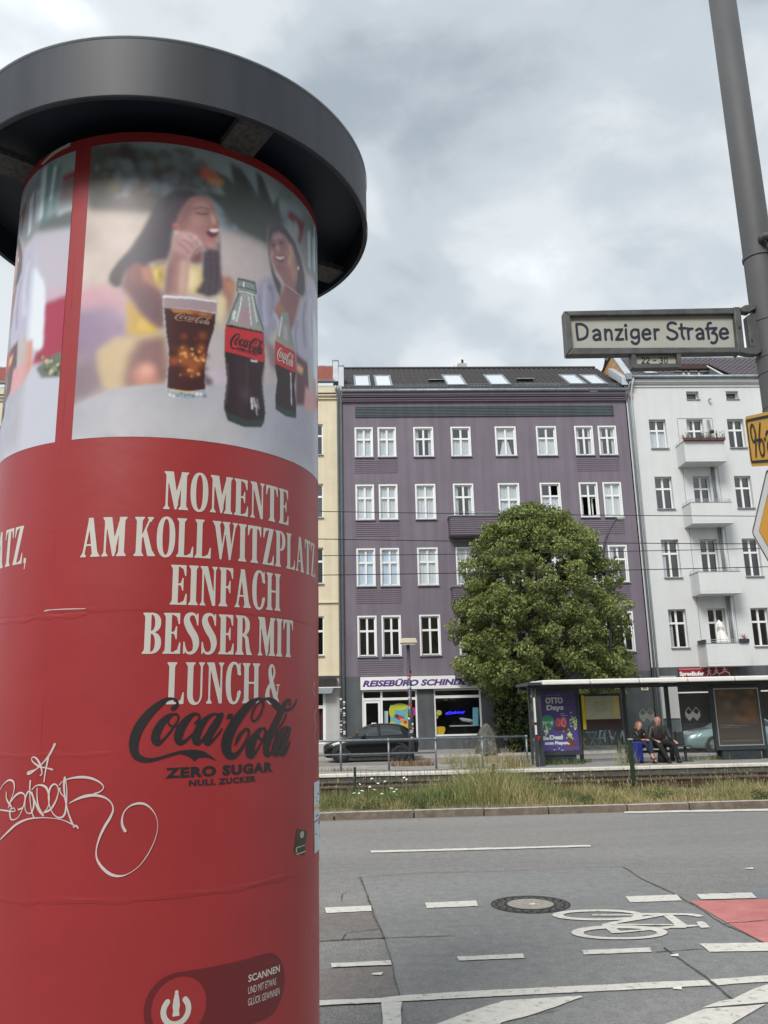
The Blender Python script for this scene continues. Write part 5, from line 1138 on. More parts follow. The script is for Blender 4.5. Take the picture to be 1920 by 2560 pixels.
# bench
bx0, bx1 = W_(1556, 1860, 25.95)[0], W_(1722, 1860, 25.95)[0]; zse = .25+.47
bn = thing('bench', 'long dark metal bench inside the shelter under two seated people', 'bench', ((bx0+bx1)/2, 25.9, .25))
for k in range(3): box('seat_slat', bx0, bx1, 25.70+k*.15, 25.83+k*.15, zse-.04, zse, m_shelter, bn, bevel=.01)
box('frame_bar', bx0+.05, bx1-.05, 25.85, 25.95, zse-.20, zse-.12, m_dark, bn)
for xx in (bx0+.15, (bx0+bx1)/2-.5, bx1-.75, bx1-.15): MB().box(xx-.03, xx+.03, 25.86, 25.94, .25, zse-.04).box(xx-.2, xx+.2, 25.8, 26.0, .25, .27).build('leg', m_dark, bn)
tag(box('waste_bin', W_(1688, 1850, 26.2)[0], W_(1706, 1850, 26.2)[0], 26.05, 26.3, 1.0-.28, 1.0+.12, m_shelter, None, bevel=.02), 'dark box bin beside the right end of the bench', 'bin')
# folding garden chairs and table far behind the glass
fy = 39.6
tabl = thing('garden_table', 'small turquoise and yellow folding garden table seen behind the shelter glass', 'garden table', (11, fy, .1))
mt, my = cm('turq', (90, 150, 160)), cm('gardyellow', (200, 165, 70))
xa_, xb_ = at(1462, 1870, Y=fy)[0], at(1492, 1870, Y=fy)[0]
MB().box(xa_, xb_, fy-.3, fy+.3, .78, .82).build('tabletop', mt, tabl); MB().tube([(xa_+.1, fy-.3, .1), (xb_-.05, fy-.3, .78)], .02, 6).tube([(xb_-.05, fy-.3, .1), (xa_+.1, fy-.3, .78)], .02, 6).build('leg', mt, tabl)
for i, (u, mm, lb) in enumerate(((1452, my, 'yellow folding garden chair left of the turquoise garden table'), (1502, mt, 'turquoise folding garden chair right of the garden table'))):
    xx = at(u, 1870, Y=fy)[0]; s_ = 1 if i == 0 else -1; t = thing('garden_chair', lb, 'garden chair', (xx, fy, .1), 'folding garden chairs')
    MB().box(xx-.2, xx+.2, fy-.2, fy+.2, .5, .53).build('seat', mm, t); MB().box(xx-s_*.24-.02, xx-s_*.24+.02, fy-.2, fy+.2, .75, .95).build('backrest', mm, t)
    MB().tube([(xx-s_*.25, fy-.2, 1.0), (xx+s_*.2, fy-.2, .1)], .018, 6).tube([(xx+s_*.2, fy-.2, .5), (xx-s_*.2, fy-.2, .1)], .018, 6).build('leg', mm, t)

# ================================================================== PEOPLE
def skin_mesh(name, chains, m, parent, sub=2, scale=1.):
    """chains: lists of (point, radius); first chain first; equal points are shared joints"""
    V = []; E = []; Rr = []; idx = {}
    for ch_ in chains:
        prev = None
        for p, r in ch_:
            k = tuple(round(c, 4) for c in p)
            if k not in idx: idx[k] = len(V); V.append(k); Rr.append(r)
            i = idx[k]
            if prev is not None and prev != i and (prev, i) not in E and (i, prev) not in E: E.append((prev, i))
            prev = i
    off = worldloc(parent); me = bpy.data.meshes.new(name); me.from_pydata([(x-off.x, y-off.y, z-off.z) for x, y, z in V], E, [])
    o = bpy.data.objects.new(name, me); col.objects.link(o); o.parent = parent
    md = o.modifiers.new('skin', 'SKIN'); md.use_smooth_shade = True
    lay = me.skin_vertices[0] if me.skin_vertices else None
    if lay is None:
        bpy.context.view_layer.objects.active = o; 
        me.attributes  # skin layer is made by the modifier's first evaluation
        bpy.context.view_layer.update(); lay = me.skin_vertices[0] if me.skin_vertices else None
    if lay:
        for i, r in enumerate(Rr):
            rr = r if isinstance(r, tuple) else (r, r); lay.data[i].radius = tuple(q_*(1.2 if q_ > .03 else 1.) for q_ in rr); lay.data[i].use_root = (i == 0)
    sd_ = o.modifiers.new('sub', 'SUBSURF'); sd_.levels = sub; sd_.render_levels = sub
    me.materials.append(m); return o
m_skin = mat('skin', (.50, .26, .19), .6, var=.06, scale=9); m_skin2 = mat('skin_pink', (.55, .27, .21), .6, var=.08, scale=9)
m_black = mat('black_cloth', (.012, .012, .014), .85, var=.3, scale=10); m_leather = mat('dark_brown_jacket', (.030, .027, .023), .55, var=.35, scale=8)
m_jeans = mat('navy_jeans', (.018, .026, .060), .85, var=.3, scale=14); m_hair = mat('strawberry_hair', (.30, .16, .07), .6, var=.3, scale=25); m_whitehair = mat('white_hair', (.55, .52, .48), .7, var=.1)
def sit_person(label, X0, Y0, ZS, skin, top, legs, lk, hands, knees, feet, scale=1., head_turn=(0, 0), shoulder=.19, woman=False, lean=0.):
    """seated figure, hips at (X0, Y0, ZS+.1), facing the tracks (-y)"""
    s = scale; t = thing('person', label, 'person', (X0, Y0, .25))
    hip = (X0, Y0, ZS+.10); ch_ = (X0+lean*.6, Y0-.02, ZS+.40*s); nk = (X0+lean, Y0-.03, ZS+.56*s); hx, hy = head_turn
    hd_ = (X0+lean+hx*.02, Y0-.05, ZS+.60*s)
    head = [((nk[0], nk[1], nk[2]-.06), .062), (nk, .055), (hd_, .062), ((hd_[0]+hx*.01, hd_[1]-.01, hd_[2]+.08*s), (.078*s, .092*s)), ((hd_[0]+hx*.012, hd_[1], hd_[2]+.155*s), (.076*s, .092*s)), ((hd_[0]+hx*.01, hd_[1]+.01, hd_[2]+.205*s), (.045*s, .055*s))]
    body = [[(hip, (.12, .09)), (ch_, (.13*s, .08)), ((nk[0], nk[1], nk[2]-.06), .062)], head]
    clothes = [[(hip, (.175, .13)), ((X0+lean*.3, Y0-.01, ZS+.25*s), (.165*s, .125)), (ch_, (.175*s, .12)), ((nk[0], nk[1], nk[2]-.03), (.095, .085))]]
    for sd_, hnd in zip((-1, 1), hands):
        sh_ = (ch_[0]+sd_*shoulder*s, ch_[1], ch_[2]+.10*s); el = (ch_[0]+sd_*(shoulder+.09)*s, ch_[1]-.02, ZS+.22)
        if hnd[1] < Y0-.3: el = (el[0], Y0-.12, el[2])
        wr = hnd; mid = tuple((a+b)/2 for a, b in zip(el, wr))
        clothes.append([(ch_, (.175*s, .12)), (sh_, .075*s), (el, .058*s), (mid, .05*s), ((wr[0]*.85+el[0]*.15, wr[1]*.85+el[1]*.15, wr[2]*.85+el[2]*.15), .045*s)])
        body.append([(ch_, (.13*s, .08)), (sh_, .026), (el, .024), (wr, .027)])
        dx = (wr[0]-el[0]); dn = Vector((wr[0]-el[0], wr[1]-el[1], wr[2]-el[2])).normalized()
        palm = Vector(wr)+dn*.05
        for q_ in range(4):
            side = Vector((1, 0, 0))*(q_-1.5)*.020; base_ = palm+side; ln = (.055, .065, .06, .045)[q_]
            body.append([(wr, .027), (tuple(base_+dn*.02), .012), (tuple(base_+dn*(.02+ln*.5)+Vector((0, 0, -.012))), .009), (tuple(base_+dn*(.02+ln*.8)+Vector((0, 0, -.035))), .008)])
        body.append([(wr, .027), (tuple(palm+Vector((-sd_*.045, -.005, .0))), .011), (tuple(palm+Vector((-sd_*.058, -.03, -.012))), .009)])
    legc = []
    for sg_, kn, ft in zip((-1, 1), knees, feet):
        hp = (X0+.09*sg_, Y0-.02, ZS+.09)
        mid = tuple((a+b)/2 for a, b in zip(hp, kn)); an = (ft[0], ft[1], ft[2]+.10); cf = tuple(a*.6+b*.4 for a, b in zip(kn, an))
        legc.append([(hip, .13), (hp, .10*s), (mid, .088*s), (kn, .068*s), (cf, .062*s), (tuple(b*.9+a*.1 for a, b in zip(kn, an)), .05*s)]+([] if woman else [((an[0], an[1], an[2]-.02), .052)]))
        body.append([(hip, (.14, .11)), (hp, .07), (kn, .05), (an, .036)]+([((ft[0], ft[1]-.12, ft[2]+.035), .032)] if woman else []))
        MB().add([], [])
        shoe = MB(); n = 12
        for (yy, w, h) in ((.09, .028, .05), (.05, .04, .075), (-.03, .043, .06), (-.12, .046, .045), (-.19, .03, .03)):
            shoe.v += [(ft[0]+w*math.cos(2*math.pi*k/n), ft[1]+yy, max(ft[2], ft[2]+.01+h*.5+h*.6*math.sin(2*math.pi*k/n)-.01)) for k in range(n)]
        shoe.f += [(i*n+k, i*n+(k+1) % n, (i+1)*n+(k+1) % n, (i+1)*n+k) for i in range(4) for k in range(n)]+[tuple(range(n)), tuple(range(4*n, 5*n))]; shoe.m = [0]*len(shoe.f)
        shoe.build('shoe', m_black if not woman else mat('sandal', (.10, .04, .03), .6), t, smooth=True)
    skin_mesh('body', body, skin, t)
    if not woman:
        skin_mesh('shirt', [[((X0, Y0-.07, ZS+.14), (.10, .115)), ((X0+lean*.3, Y0-.075, ZS+.28), (.10, .115)), ((ch_[0], ch_[1]-.055, ch_[2]+.02), (.09, .10)), ((nk[0], nk[1]-.02, nk[2]-.02), .066)]], m_black, t)
    else:
        MB().tube([(X0-.07, Y0-.155, ZS+.46), (X0-.03, Y0-.17, ZS+.34)], .006, 5).build('zip', m_zincpale, t)
    skin_mesh('jacket', clothes, top, t); skin_mesh('trousers', legc, legs, t)
    # face: eyes, nose, mouth and ears sit on the head
    c_ = Vector((hd_[0]+hx*.011, hd_[1]-.005, hd_[2]+.115*s)); tr = Matrix.Rotation(math.atan2(hx, 3), 3, 'Z'); f = lambda x_, y_, z_: tuple(c_+tr@Vector((x_*s, y_*s, z_*s)))
    fe = MB()
    for e_ in (-.03, .03): fe.disc(f(e_, -.088, .012), .010*s, (0, -1, .0), 8)
    fe.build('eye', m_crack, t); MB().tube([f(0, -.085, .015), f(0, -.108, -.022), f(0, -.088, -.03)], [.006, .014, .008], 6).build('nose', skin, t, smooth=True)
    MB().disc(f(0, -.088, -.052), .022*s, (0, -1, 0), 10, r2=.006).build('mouth', mat('lip', (.30, .10, .09), .6), t)
    for e_ in (-1, 1): MB().tube([f(e_*.078, 0, .02), f(e_*.092, .008, 0), f(e_*.08, .0, -.03)], [.010, .014, .008], 6).build('ear', skin, t, smooth=True)
    return t, f, s
zs_ = .25+.47
xw, xm_ = W_(1592, 1850, 25.8)[0], W_(1646, 1850, 25.8)[0]
t, f, s = sit_person('seated woman with reddish blonde hair, black jacket and blue jeans, hands in lap', xw+.02, 25.82, zs_-.02, m_skin, m_black, m_jeans, 0, [(xw+.10, 25.45, zs_+.20), (xw+.20, 25.42, zs_+.20)], [(xw+.12, 25.42, zs_+.11), (xw+.26, 25.38, zs_+.14)], [(xw+.36, 25.45, .25), (xw+.24, 25.28, .36)], .90, (1.6, 0), .17, True, .03)
hr = MB()
n = 14; vs = []
for zz, r, yo in ((.115, .035, .01), (.10, .075, .01), (.05, .105, .02), (-.02, .115, .035), (-.09, .12, .045), (-.15, .10, .05)):
    for k in range(n):
        a = math.pi*(-.12)+ (math.pi*1.24)*k/(n-1); vs.append(f(math.cos(a)*r*1.0, math.sin(a)*r+yo-.01, zz))
hr.add(vs, [(i*n+k, i*n+k+1, (i+1)*n+k+1, (i+1)*n+k) for i in range(5) for k in range(n-1)]); hr.add([f(0, -.05, .10)]+[vs[k] for k in range(n)], [(0, k+1, k+2) for k in range(n-1)])
hr.build('hair', m_hair, t, smooth=True, solid=.02)
t, f, s = sit_person('seated bald man in a dark jacket over black, hand on his knee', xm_+.03, 25.85, zs_, m_skin2, m_leather, m_black, 0, [(xm_-.17, 25.48, zs_+.16), (xm_+.36, 25.40, zs_+.13)], [(xm_-.14, 25.38, zs_+.05), (xm_+.30, 25.36, zs_+.06)], [(xm_+.04, 25.25, .25), (xm_+.36, 25.30, .25)], 1.06, (-.3, 0), .21, False, .0)
hr = MB(); vs = []
for zz, r in ((.045, .088), (.0, .092), (-.05, .085)):
    for k in range(n): a = math.pi*(.02)+(math.pi*.96)*k/(n-1); vs.append(f(math.cos(a)*r, math.sin(a)*r+.005, zz))
hr.add(vs, [(i*n+k, i*n+k+1, (i+1)*n+k+1, (i+1)*n+k) for i in range(2) for k in range(n-1)]).build('hair', m_whitehair, t, smooth=True, solid=.01)
# luggage
xs_, _ = W_(1590, 1885, 25.5); sc_ = thing('suitcase', 'upright royal blue hard shell suitcase left of the seated woman', 'suitcase', (xs_, 25.5, .25))
m_blue = mat('royal_blue', (.012, .022, .17), .4, var=.1, scale=4)
MB().prism([(xs_-.19, 25.38, .30), (xs_+.19, 25.38, .30), (xs_+.19, 25.38, .80), (xs_+.13, 25.38, .88), (xs_-.13, 25.38, .88), (xs_-.19, 25.38, .80)], (0, .24, 0)).build('shell', m_blue, sc_, bevel=.04)
for k in range(4): MB().box(xs_-.13+k*.08, xs_-.10+k*.08, 25.372, 25.38, .36, .80).build('rib', m_blue, sc_)
for a in (-.14, .14): MB().disc((xs_+a, 25.45, .275), .026, (1, 0, 0), 10, thick=.02).build('wheel', m_crack, sc_)
MB().tube([(xs_-.06, 25.5, .88), (xs_-.06, 25.5, .93), (xs_+.06, 25.5, .93), (xs_+.06, 25.5, .88)], .012, 6).build('handle', m_crack, sc_)
xb_, _ = W_(1662, 1893, 25.35); bk = thing('backpack', 'black backpack on the ground between the seated man\'s feet', 'backpack', (xb_, 25.6, .25))
MB().lathe([(.0, 0), (.13, .01), (.14, .12), (.13, .24), (.09, .33), (0, .36)], (xb_+.02, 25.6, .25), 16).build('bag', m_black, bk, smooth=True); MB().tube([(xb_-.04, 25.55, .56), (xb_, 25.53, .64), (xb_+.05, 25.55, .57)], .01, 6).build('strap', m_black, bk)

# ================================================================== CARS
m_rubber = mat('tyre', (.015, .015, .016), .9, var=.2); m_chrome = mat('alloy', (.55, .56, .57), .3, metal=.8, var=.05); m_carglass = mat('car_glass', (.02, .028, .03), .05, spec=.8, var=.02); m_lens = mat('lamp_lens', (.55, .58, .60), .12, var=.15, scale=20)
def car(name, label, cat, x0, Y0, Lc, paint, prof, glassp, wheels, wr, flip=False, hw=.88, alloy=True):
    """prof: (s, z_sill, z_belt, z_top, half-width belt, half-width roof) stations along the length, s 0..1 from the nose"""
    t = thing(name, label, cat, (x0+Lc/2, Y0, 0)); sx = (lambda s: x0+s*Lc) if not flip else (lambda s: x0+(1-s)*Lc)
    rows_ = []
    for s, zs0, zb_, ztp, wb_, wt_ in prof:
        c = Y0; ring_ = [(c-wb_*.86, zs0), (c-wb_*.98, zs0+.10), (c-wb_, zs0+(zb_-zs0)*.55), (c-wb_*.965, zb_-.02), (c-wb_*.93, zb_+.01)]
        k = ztp-zb_
        ring_ += [(c-(wb_*.93*.55+wt_*.45), zb_+k*.5), (c-wt_, zb_+k*.86), (c-wt_*.82, ztp-.012), (c-wt_*.4, ztp), (c, ztp+.006)]
        ring_ += [(2*c-y, z) for y, z in ring_[-2::-1]]
        rows_.append([(sx(s), y, z) for y, z in ring_])
    P_ = np.array(rows_); S = []
    for j in range(P_.shape[1]): S.append(spline(P_[:, j, :], 3))
    P2 = np.stack(S, 1); q = MB(); q.grid(P2); q.add([tuple(p) for p in P2[0]], [tuple(range(P2.shape[1]))]); q.add([tuple(p) for p in P2[-1]], [tuple(range(P2.shape[1]))])
    q.build('body', paint, t, smooth=True)
    def surf(s, z, side=-1, off=.012):
        """point on the near flank at length s, height z"""
        ps = np.array([p[0] for p in prof]); g = lambda i: float(np.interp(s, ps, [p[i] for p in prof]))
        zs0, zb_, ztp, wb_, wt_ = g(1), g(2), g(3), g(4), g(5); k = ztp-zb_
        zz = [zs0, zs0+.1, zs0+(zb_-zs0)*.55, zb_-.02, zb_+.01, zb_+k*.5, zb_+k*.86, ztp]; yy = [wb_*.86, wb_*.98, wb_, wb_*.965, wb_*.93, wb_*.93*.55+wt_*.45, wt_, wt_*.82]
        return (sx(s), Y0+side*(float(np.interp(z, zz, yy))+off), z)
    for g_ in glassp:
        q = MB(); n = 8; top, bot = g_
        ss = np.linspace(0, 1, n); P_ = np.zeros((n, 5, 3))
        for i, u in enumerate(ss):
            sa, za = bot[0][0]+(bot[1][0]-bot[0][0])*u, bot[0][1]+(bot[1][1]-bot[0][1])*u; xs_ = [p[0] for p in top]; 
            tt = top[0][0]+(top[-1][0]-top[0][0])*u; zt_ = float(np.interp(tt, xs_, [p[1] for p in top]))
            for j in range(5): v = j/4; P_[i, j] = surf(sa+(tt-sa)*v, za+(zt_-za)*v)
        q.grid(P_); q.build('side_window', m_carglass, t, smooth=True)
    for s in wheels:
        cx_ = sx(s)
        for side in (-1, 1):
            y = Y0+side*(hw-.02); w = thing('wheel', None, None, (0, 0, 0)); w.parent = t; w.location = Vector((cx_, y, wr))-t.location
            w_ = w
            arch = MB().disc((cx_, y+side*.006, wr+.02), wr*1.17, (0, side, 0), 28, thick=.012); arch.build('wheel_arch', m_crack, w_)
            prof_ = [(wr*.62, -.02), (wr*.93, -.02), (wr, .02), (wr, .16), (wr*.93, .20), (wr*.62, .2)]
            q = MB(); nn = 28
            for r_, yy in prof_: q.v += [(cx_+r_*math.cos(2*math.pi*k/nn), y+side*(.05-yy), wr+r_*math.sin(2*math.pi*k/nn)) for k in range(nn)]
            q.f += [(i*nn+k, i*nn+(k+1) % nn, (i+1)*nn+(k+1) % nn, (i+1)*nn+k) for i in range(5) for k in range(nn)]; q.m = [0]*len(q.f); q.build('tyre', m_rubber, w_, smooth=True)
            rim = MB().disc((cx_, y+side*.02, wr), wr*.63, (0, side, 0), 24)
            rim.build('rim_well', m_crack, w_)
            sp = MB()
            for k in range(5):
                a = 2*math.pi*k/5+.3
                for da in ((-.16, .16) if alloy else (-.05, .05)): sp.prism([(cx_+math.cos(a+da*.4)*wr*.10, y+side*.03, wr+math.sin(a+da*.4)*wr*.10), (cx_+math.cos(a+da)*wr*.60, y+side*.03, wr+math.sin(a+da)*wr*.60), (cx_+math.cos(a+da+.12)*wr*.60, y+side*.03, wr+math.sin(a+da+.12)*wr*.60), (cx_+math.cos(a+da*.4+.5)*wr*.12, y+side*.03, wr+math.sin(a+da*.4+.5)*wr*.12)], (0, side*.015, 0))
            sp.disc((cx_, y+side*.03, wr), wr*.16, (0, side, 0), 14, thick=.02)
            for k in range(24):
                a, b = 2*math.pi*k/24, 2*math.pi*(k+1)/24; sp.add([(cx_+math.cos(a)*wr*.56, y+side*.035, wr+math.sin(a)*wr*.56), (cx_+math.cos(b)*wr*.56, y+side*.035, wr+math.sin(b)*wr*.56), (cx_+math.cos(b)*wr*.64, y+side*.03, wr+math.sin(b)*wr*.64), (cx_+math.cos(a)*wr*.64, y+side*.03, wr+math.sin(a)*wr*.64)], [(0, 1, 2, 3)])
            sp.build('rim', m_chrome if alloy else mat('dark_alloy', (.10, .10, .11), .4, metal=.6), w_)
    return t, surf, sx
m_black_paint = mat('black_car_paint', (.003, .003, .004), .22, var=.05, coat=.3, spec=.3); m_teal_paint = mat('teal_silver_paint', (.20, .29, .29), .28, metal=.45, var=.04, coat=.8)
hatch = [(0, .42, .60, .62, .55, .30), (.02, .22, .66, .68, .74, .50), (.07, .19, .73, .76, .82, .62), (.16, .18, .82, .87, .87, .66), (.25, .18, .90, .96, .885, .66), (.31, .18, .93, 1.04, .885, .62), (.40, .18, .95, 1.28, .885, .60), (.49, .18, .955, 1.42, .885, .60), (.58, .18, .96, 1.46, .885, .61), (.70, .18, .97, 1.45, .885, .60), (.82, .19, .985, 1.39, .88, .57), (.90, .22, .99, 1.24, .86, .55), (.955, .28, .96, 1.05, .82, .58), (.985, .34, .84, .88, .76, .55), (1., .45, .68, .72, .60, .40)]
cx0 = at(808, 1890, Y=34.4)[0]; cx1 = at(1049, 1890, Y=34.4)[0]
t, sf_, sx_ = car('parked_car', 'black hatchback car parked across the street behind the platform railing', 'car', cx0, 35.2, cx1-cx0, m_black_paint, hatch,
                  [([(.385, 1.23), (.46, 1.36), (.56, 1.40)], [(.36, .985), (.575, .99)]), ([(.60, 1.40), (.72, 1.38), (.80, 1.32)], [(.60, .99), (.83, 1.03)])], (.185, .80), .315, alloy=False)
q = MB(); P_ = [sf_(.03, .60), sf_(.12, .66), sf_(.12, .74), sf_(.05, .69)]; q.add(P_, [(0, 1, 2, 3)]).build('headlight', m_lens, t)
q = MB(); P_ = [sf_(.93, .80), sf_(.985, .78), sf_(.975, .88), sf_(.90, .92)]; q.add(P_, [(0, 1, 2, 3)]).build('tail_lamp', cm('taillamp', (150, 20, 25)), t)
MB().tube([sf_(.40, .95, off=.03), sf_(.41, .97, off=.18), sf_(.44, 1.04, off=.2)], [.03, .07, .06], 8).build('wing_mirror', m_black_paint, t, smooth=True)
MB().add([sf_(.585, .25, off=.006), sf_(.59, .25, off=.006), sf_(.59, .97, off=.006), sf_(.585, .97, off=.006)], [(0, 1, 2, 3)]).add([sf_(.34, .3, off=.006), sf_(.345, .3, off=.006), sf_(.345, .92, off=.006), sf_(.34, .92, off=.006)], [(0, 1, 2, 3)]).build('door_gap', m_crack, t)
MB().tube([sf_(.53, .86, off=.03), sf_(.57, .865, off=.035)], .012, 6).build('door_handle', m_black_paint, t); MB().tube([sf_(.25, .24, off=.01), sf_(.72, .24, off=.01)], .02, 6).build('sill_trim', m_shelter, t)
sedan = [(0, .40, .58, .60, .55, .35), (.015, .24, .64, .68, .74, .55), (.06, .20, .72, .77, .84, .66), (.13, .18, .80, .86, .88, .70), (.22, .18, .88, .94, .90, .70), (.29, .18, .92, .99, .90, .66), (.36, .18, .94, 1.18, .90, .62), (.44, .18, .95, 1.38, .90, .60), (.52, .18, .95, 1.45, .90, .60), (.64, .18, .96, 1.45, .90, .60), (.74, .18, .97, 1.36, .90, .58), (.82, .19, .98, 1.14, .89, .62), (.88, .22, .99, 1.05, .88, .66), (.96, .28, .96, 1.0, .84, .62), (1., .42, .74, .78, .66, .50)]
tx0 = at(1719, 1850, Y=35.0)[0]; wx = at(1787, 1867, Y=34.95)[0]; Lt = (wx-tx0)/.185
t, sf_, sx_ = car('parked_car', 'teal silver saloon car parked behind the shelter glass', 'car', tx0, 35.85, 4.6, m_teal_paint, sedan,
                  [([(.37, 1.15), (.46, 1.36), (.55, 1.40)], [(.34, .97), (.56, .98)]), ([(.57, 1.40), (.66, 1.38), (.76, 1.28)], [(.57, .98), (.78, 1.0)])], ((wx-tx0)/4.6, .80), .33)
q = MB(); q.add([sf_(.012, .60), sf_(.10, .64), sf_(.13, .76), sf_(.04, .72)], [(0, 1, 2, 3)]).build('headlight', m_lens, t)
MB().add([(sx_(.0)-.02, 35.3, .35), (sx_(.0)-.02, 36.4, .35), (sx_(.0)-.0, 36.3, .60), (sx_(.0)-.0, 35.4, .60)], [(0, 1, 2, 3)]).build('grille', m_crack, t)
MB().tube([sf_(.38, .95, off=.03), sf_(.39, .97, off=.18), sf_(.42, 1.04, off=.2)], [.03, .07, .06], 8).build('wing_mirror', m_teal_paint, t, smooth=True)
MB().add([sf_(.32, .3, off=.006), sf_(.326, .3, off=.006), sf_(.326, .93, off=.006), sf_(.32, .93, off=.006)], [(0, 1, 2, 3)]).build('door_gap', m_crack, t)

# ================================================================== ADVERTISING COLUMN
KX, KY, KR = -.767, 3.502, .65
def cylpt(s, z, lift=0.):
    if lift > .0046: lift = (.0008 if z < 1.3 else .002 if z < 2.212 else .003)+lift-.0045   # prints hug the sheet they are on
    a = s/KR; r = KR+lift; return (KX+r*math.sin(a), KY-r*math.cos(a), z)
def cyl(u, v, r=KR):
    q = ray(u, v); a = q[0]**2+q[1]**2; b = -2*(q[0]*KX+q[1]*KY); cc = KX*KX+KY*KY-r*r
    t = (-b-math.sqrt(max(b*b-4*a*cc, 0)))/(2*a); p = CAM+q*t; return math.atan2(p[0]-KX, KY-p[1])*r, p[2]
lit = thing('advertising_column', 'big round red advertising column with dark flat ring cap and soft drink posters', 'advertising column', (KX, KY, 0))
m_cap = mat('cap_metal', (.022, .028, .040), .55, metal=.0, var=.45, scale=9, stretch=(1, 1, .10), streak=.55, color2=(.045, .054, .070))
m_capdirt = mat('cap_worn', (.16, .17, .17), .6, var=.5, scale=25, stretch=(1, 1, .1))
m_under = mat('cap_underside', (.016, .024, .040), .55, var=.15, scale=4)
m_redp = mat('poster_red', (.34, .032, .036), .42, var=.06, scale=2.5, bump=.0022, bscale=7, spec=.5)
m_redd = mat('poster_dark_red', (.15, .018, .022), .45, var=.05, scale=3)
m_paper = mat('poster_paper_edge', (.55, .50, .48), .8, var=.2)
MB().lathe([(.60, 0), (.67, 0), (.67, .10), (.645, .12), (.645, 4.06), (.3, 4.06)], (KX, KY, 0), 96).build('drum', m_conc, lit, smooth=True)
cp = MB().lathe([(.868, 4.022), (.885, 4.022), (.885, 4.276), (.868, 4.285), (.2, 4.31), (0, 4.315)], (KX, KY, 0), 128).build('cap', m_cap, lit, smooth=False)
for p_ in cp.data.polygons: p_.use_smooth = True
cp.modifiers.new('b', 'EDGE_SPLIT').split_angle = .6
MB().lathe([(.868, 4.022), (.868, 4.16), (.3, 4.16)], (KX, KY, 0), 96).build('cap_lining', m_under, cp)
MB().lathe([(.886, 4.270), (.889, 4.276), (.886, 4.282)], (KX, KY, 0), 128).build('cap_rim', m_zinc, cp); MB().lathe([(.886, 4.020), (.889, 4.025), (.886, 4.030)], (KX, KY, 0), 128).build('cap_rim', m_dark, cp)
m_scr = mat('scratched_plate', (.025, .027, .032), .7, var=.5, scale=55, color2=(.10, .092, .085))
for a in (-52.5, 32.5, 121, 212):
    a = math.radians(a); d = Vector((math.sin(a), -math.cos(a), 0)); e = Vector((math.cos(a), math.sin(a), 0)); c_ = Vector((KX, KY, 0))
    q = MB(); q.prism([c_+d*.652+e*w+Vector((0, 0, 4.045)) for w in (-.07, .07)]+[c_+d*.865+e*w+Vector((0, 0, 4.045)) for w in (.07, -.07)], (0, 0, .03)); q.build('bracket', m_scr, lit)
def arc(name, s0, s1, z0, z1, lift, m, par, n=None, nz=2, wr=0., **k):
    n = n or max(4, int(abs(s1-s0)/.02)); q = MB(); P_ = np.zeros((n+1, nz, 3))
    for i in range(n+1):
        for j in range(nz):
            s = s0+(s1-s0)*i/n; z = z0+(z1-z0)*j/(nz-1)
            w = wr*.8*(math.sin(s*7+z*11+math.sin(z*23+s*3)*1.5)+.6*math.sin(s*19-z*5)+.8*max(0, math.sin(z*9+s*1.3))**8) if wr else 0
            P_[i, j] = cylpt(s, z, lift+w)
    q.grid(P_); return q.build(name, m, par, smooth=True, **k)
PER = 2*math.pi*KR/3
for k in range(3):
    o_ = k*PER
    arc('poster_sheet', o_-.24, o_-.24+PER, .12, 1.302, .0008, m_redp, lit, 68, 60, .00022)
    arc('poster_sheet', o_-.24, o_-.24+PER, 1.298, 2.214, .0020, m_redp, lit, 68, 46, .0003)
    arc('poster_sheet', o_-.24, o_-.24+PER, 2.210, 4.055, .0030, m_redp, lit, 68, 60, .0003)
# soft creases where the sheets overlap
for s0, s1, z0, dz in ((-.75, 1.0, 2.214, -.012), (-.7, -.1, 2.19, .006), (-.75, .2, 2.49, .01), (-.7, .0, 1.74, .004), (.4, 1., 2.43, -.02), (-.2, .9, 1.305, 0), (-.75, -.2, 1.299, 0)):
    q = MB(); n = 40; vs = []
    for i in range(n+1):
        s = s0+(s1-s0)*i/n; zc = z0+dz*i/n+.003*math.sin(i*.5); w = .010+.004*math.sin(i*.9)
        t_ = math.sin(math.pi*i/n)**.4 if i not in (0, n) else 0
        vs += [cylpt(s, zc-w, .0022 if z0 > 1.4 else .001), cylpt(s, zc, .0030+.0006*t_), cylpt(s, zc+w, .0026 if z0 > 2.2 else .0018)]
    q.add(vs, [(3*i+j, 3*i+3+j, 3*i+4+j, 3*i+1+j) for i in range(n) for j in range(2)]); q.build('paper_crease', m_redp, lit, smooth=True)
decal('torn_edge', poly([cyl(*p) for p in [(112, 1530), (128, 1526), (180, 1524), (215, 1523), (215, 1521), (160, 1522), (118, 1525), (112, 1527)]]), .002, lambda a, b: cylpt(a, b, .0058), m_paper, lit)
decal('torn_edge', poly([(-.48, 4.03), (-.40, 4.05), (-.30, 4.056), (-.30, 4.04), (-.38, 4.035), (-.46, 4.02)]), .003, lambda a, b: cylpt(a, b, .0045), m_paper, lit)
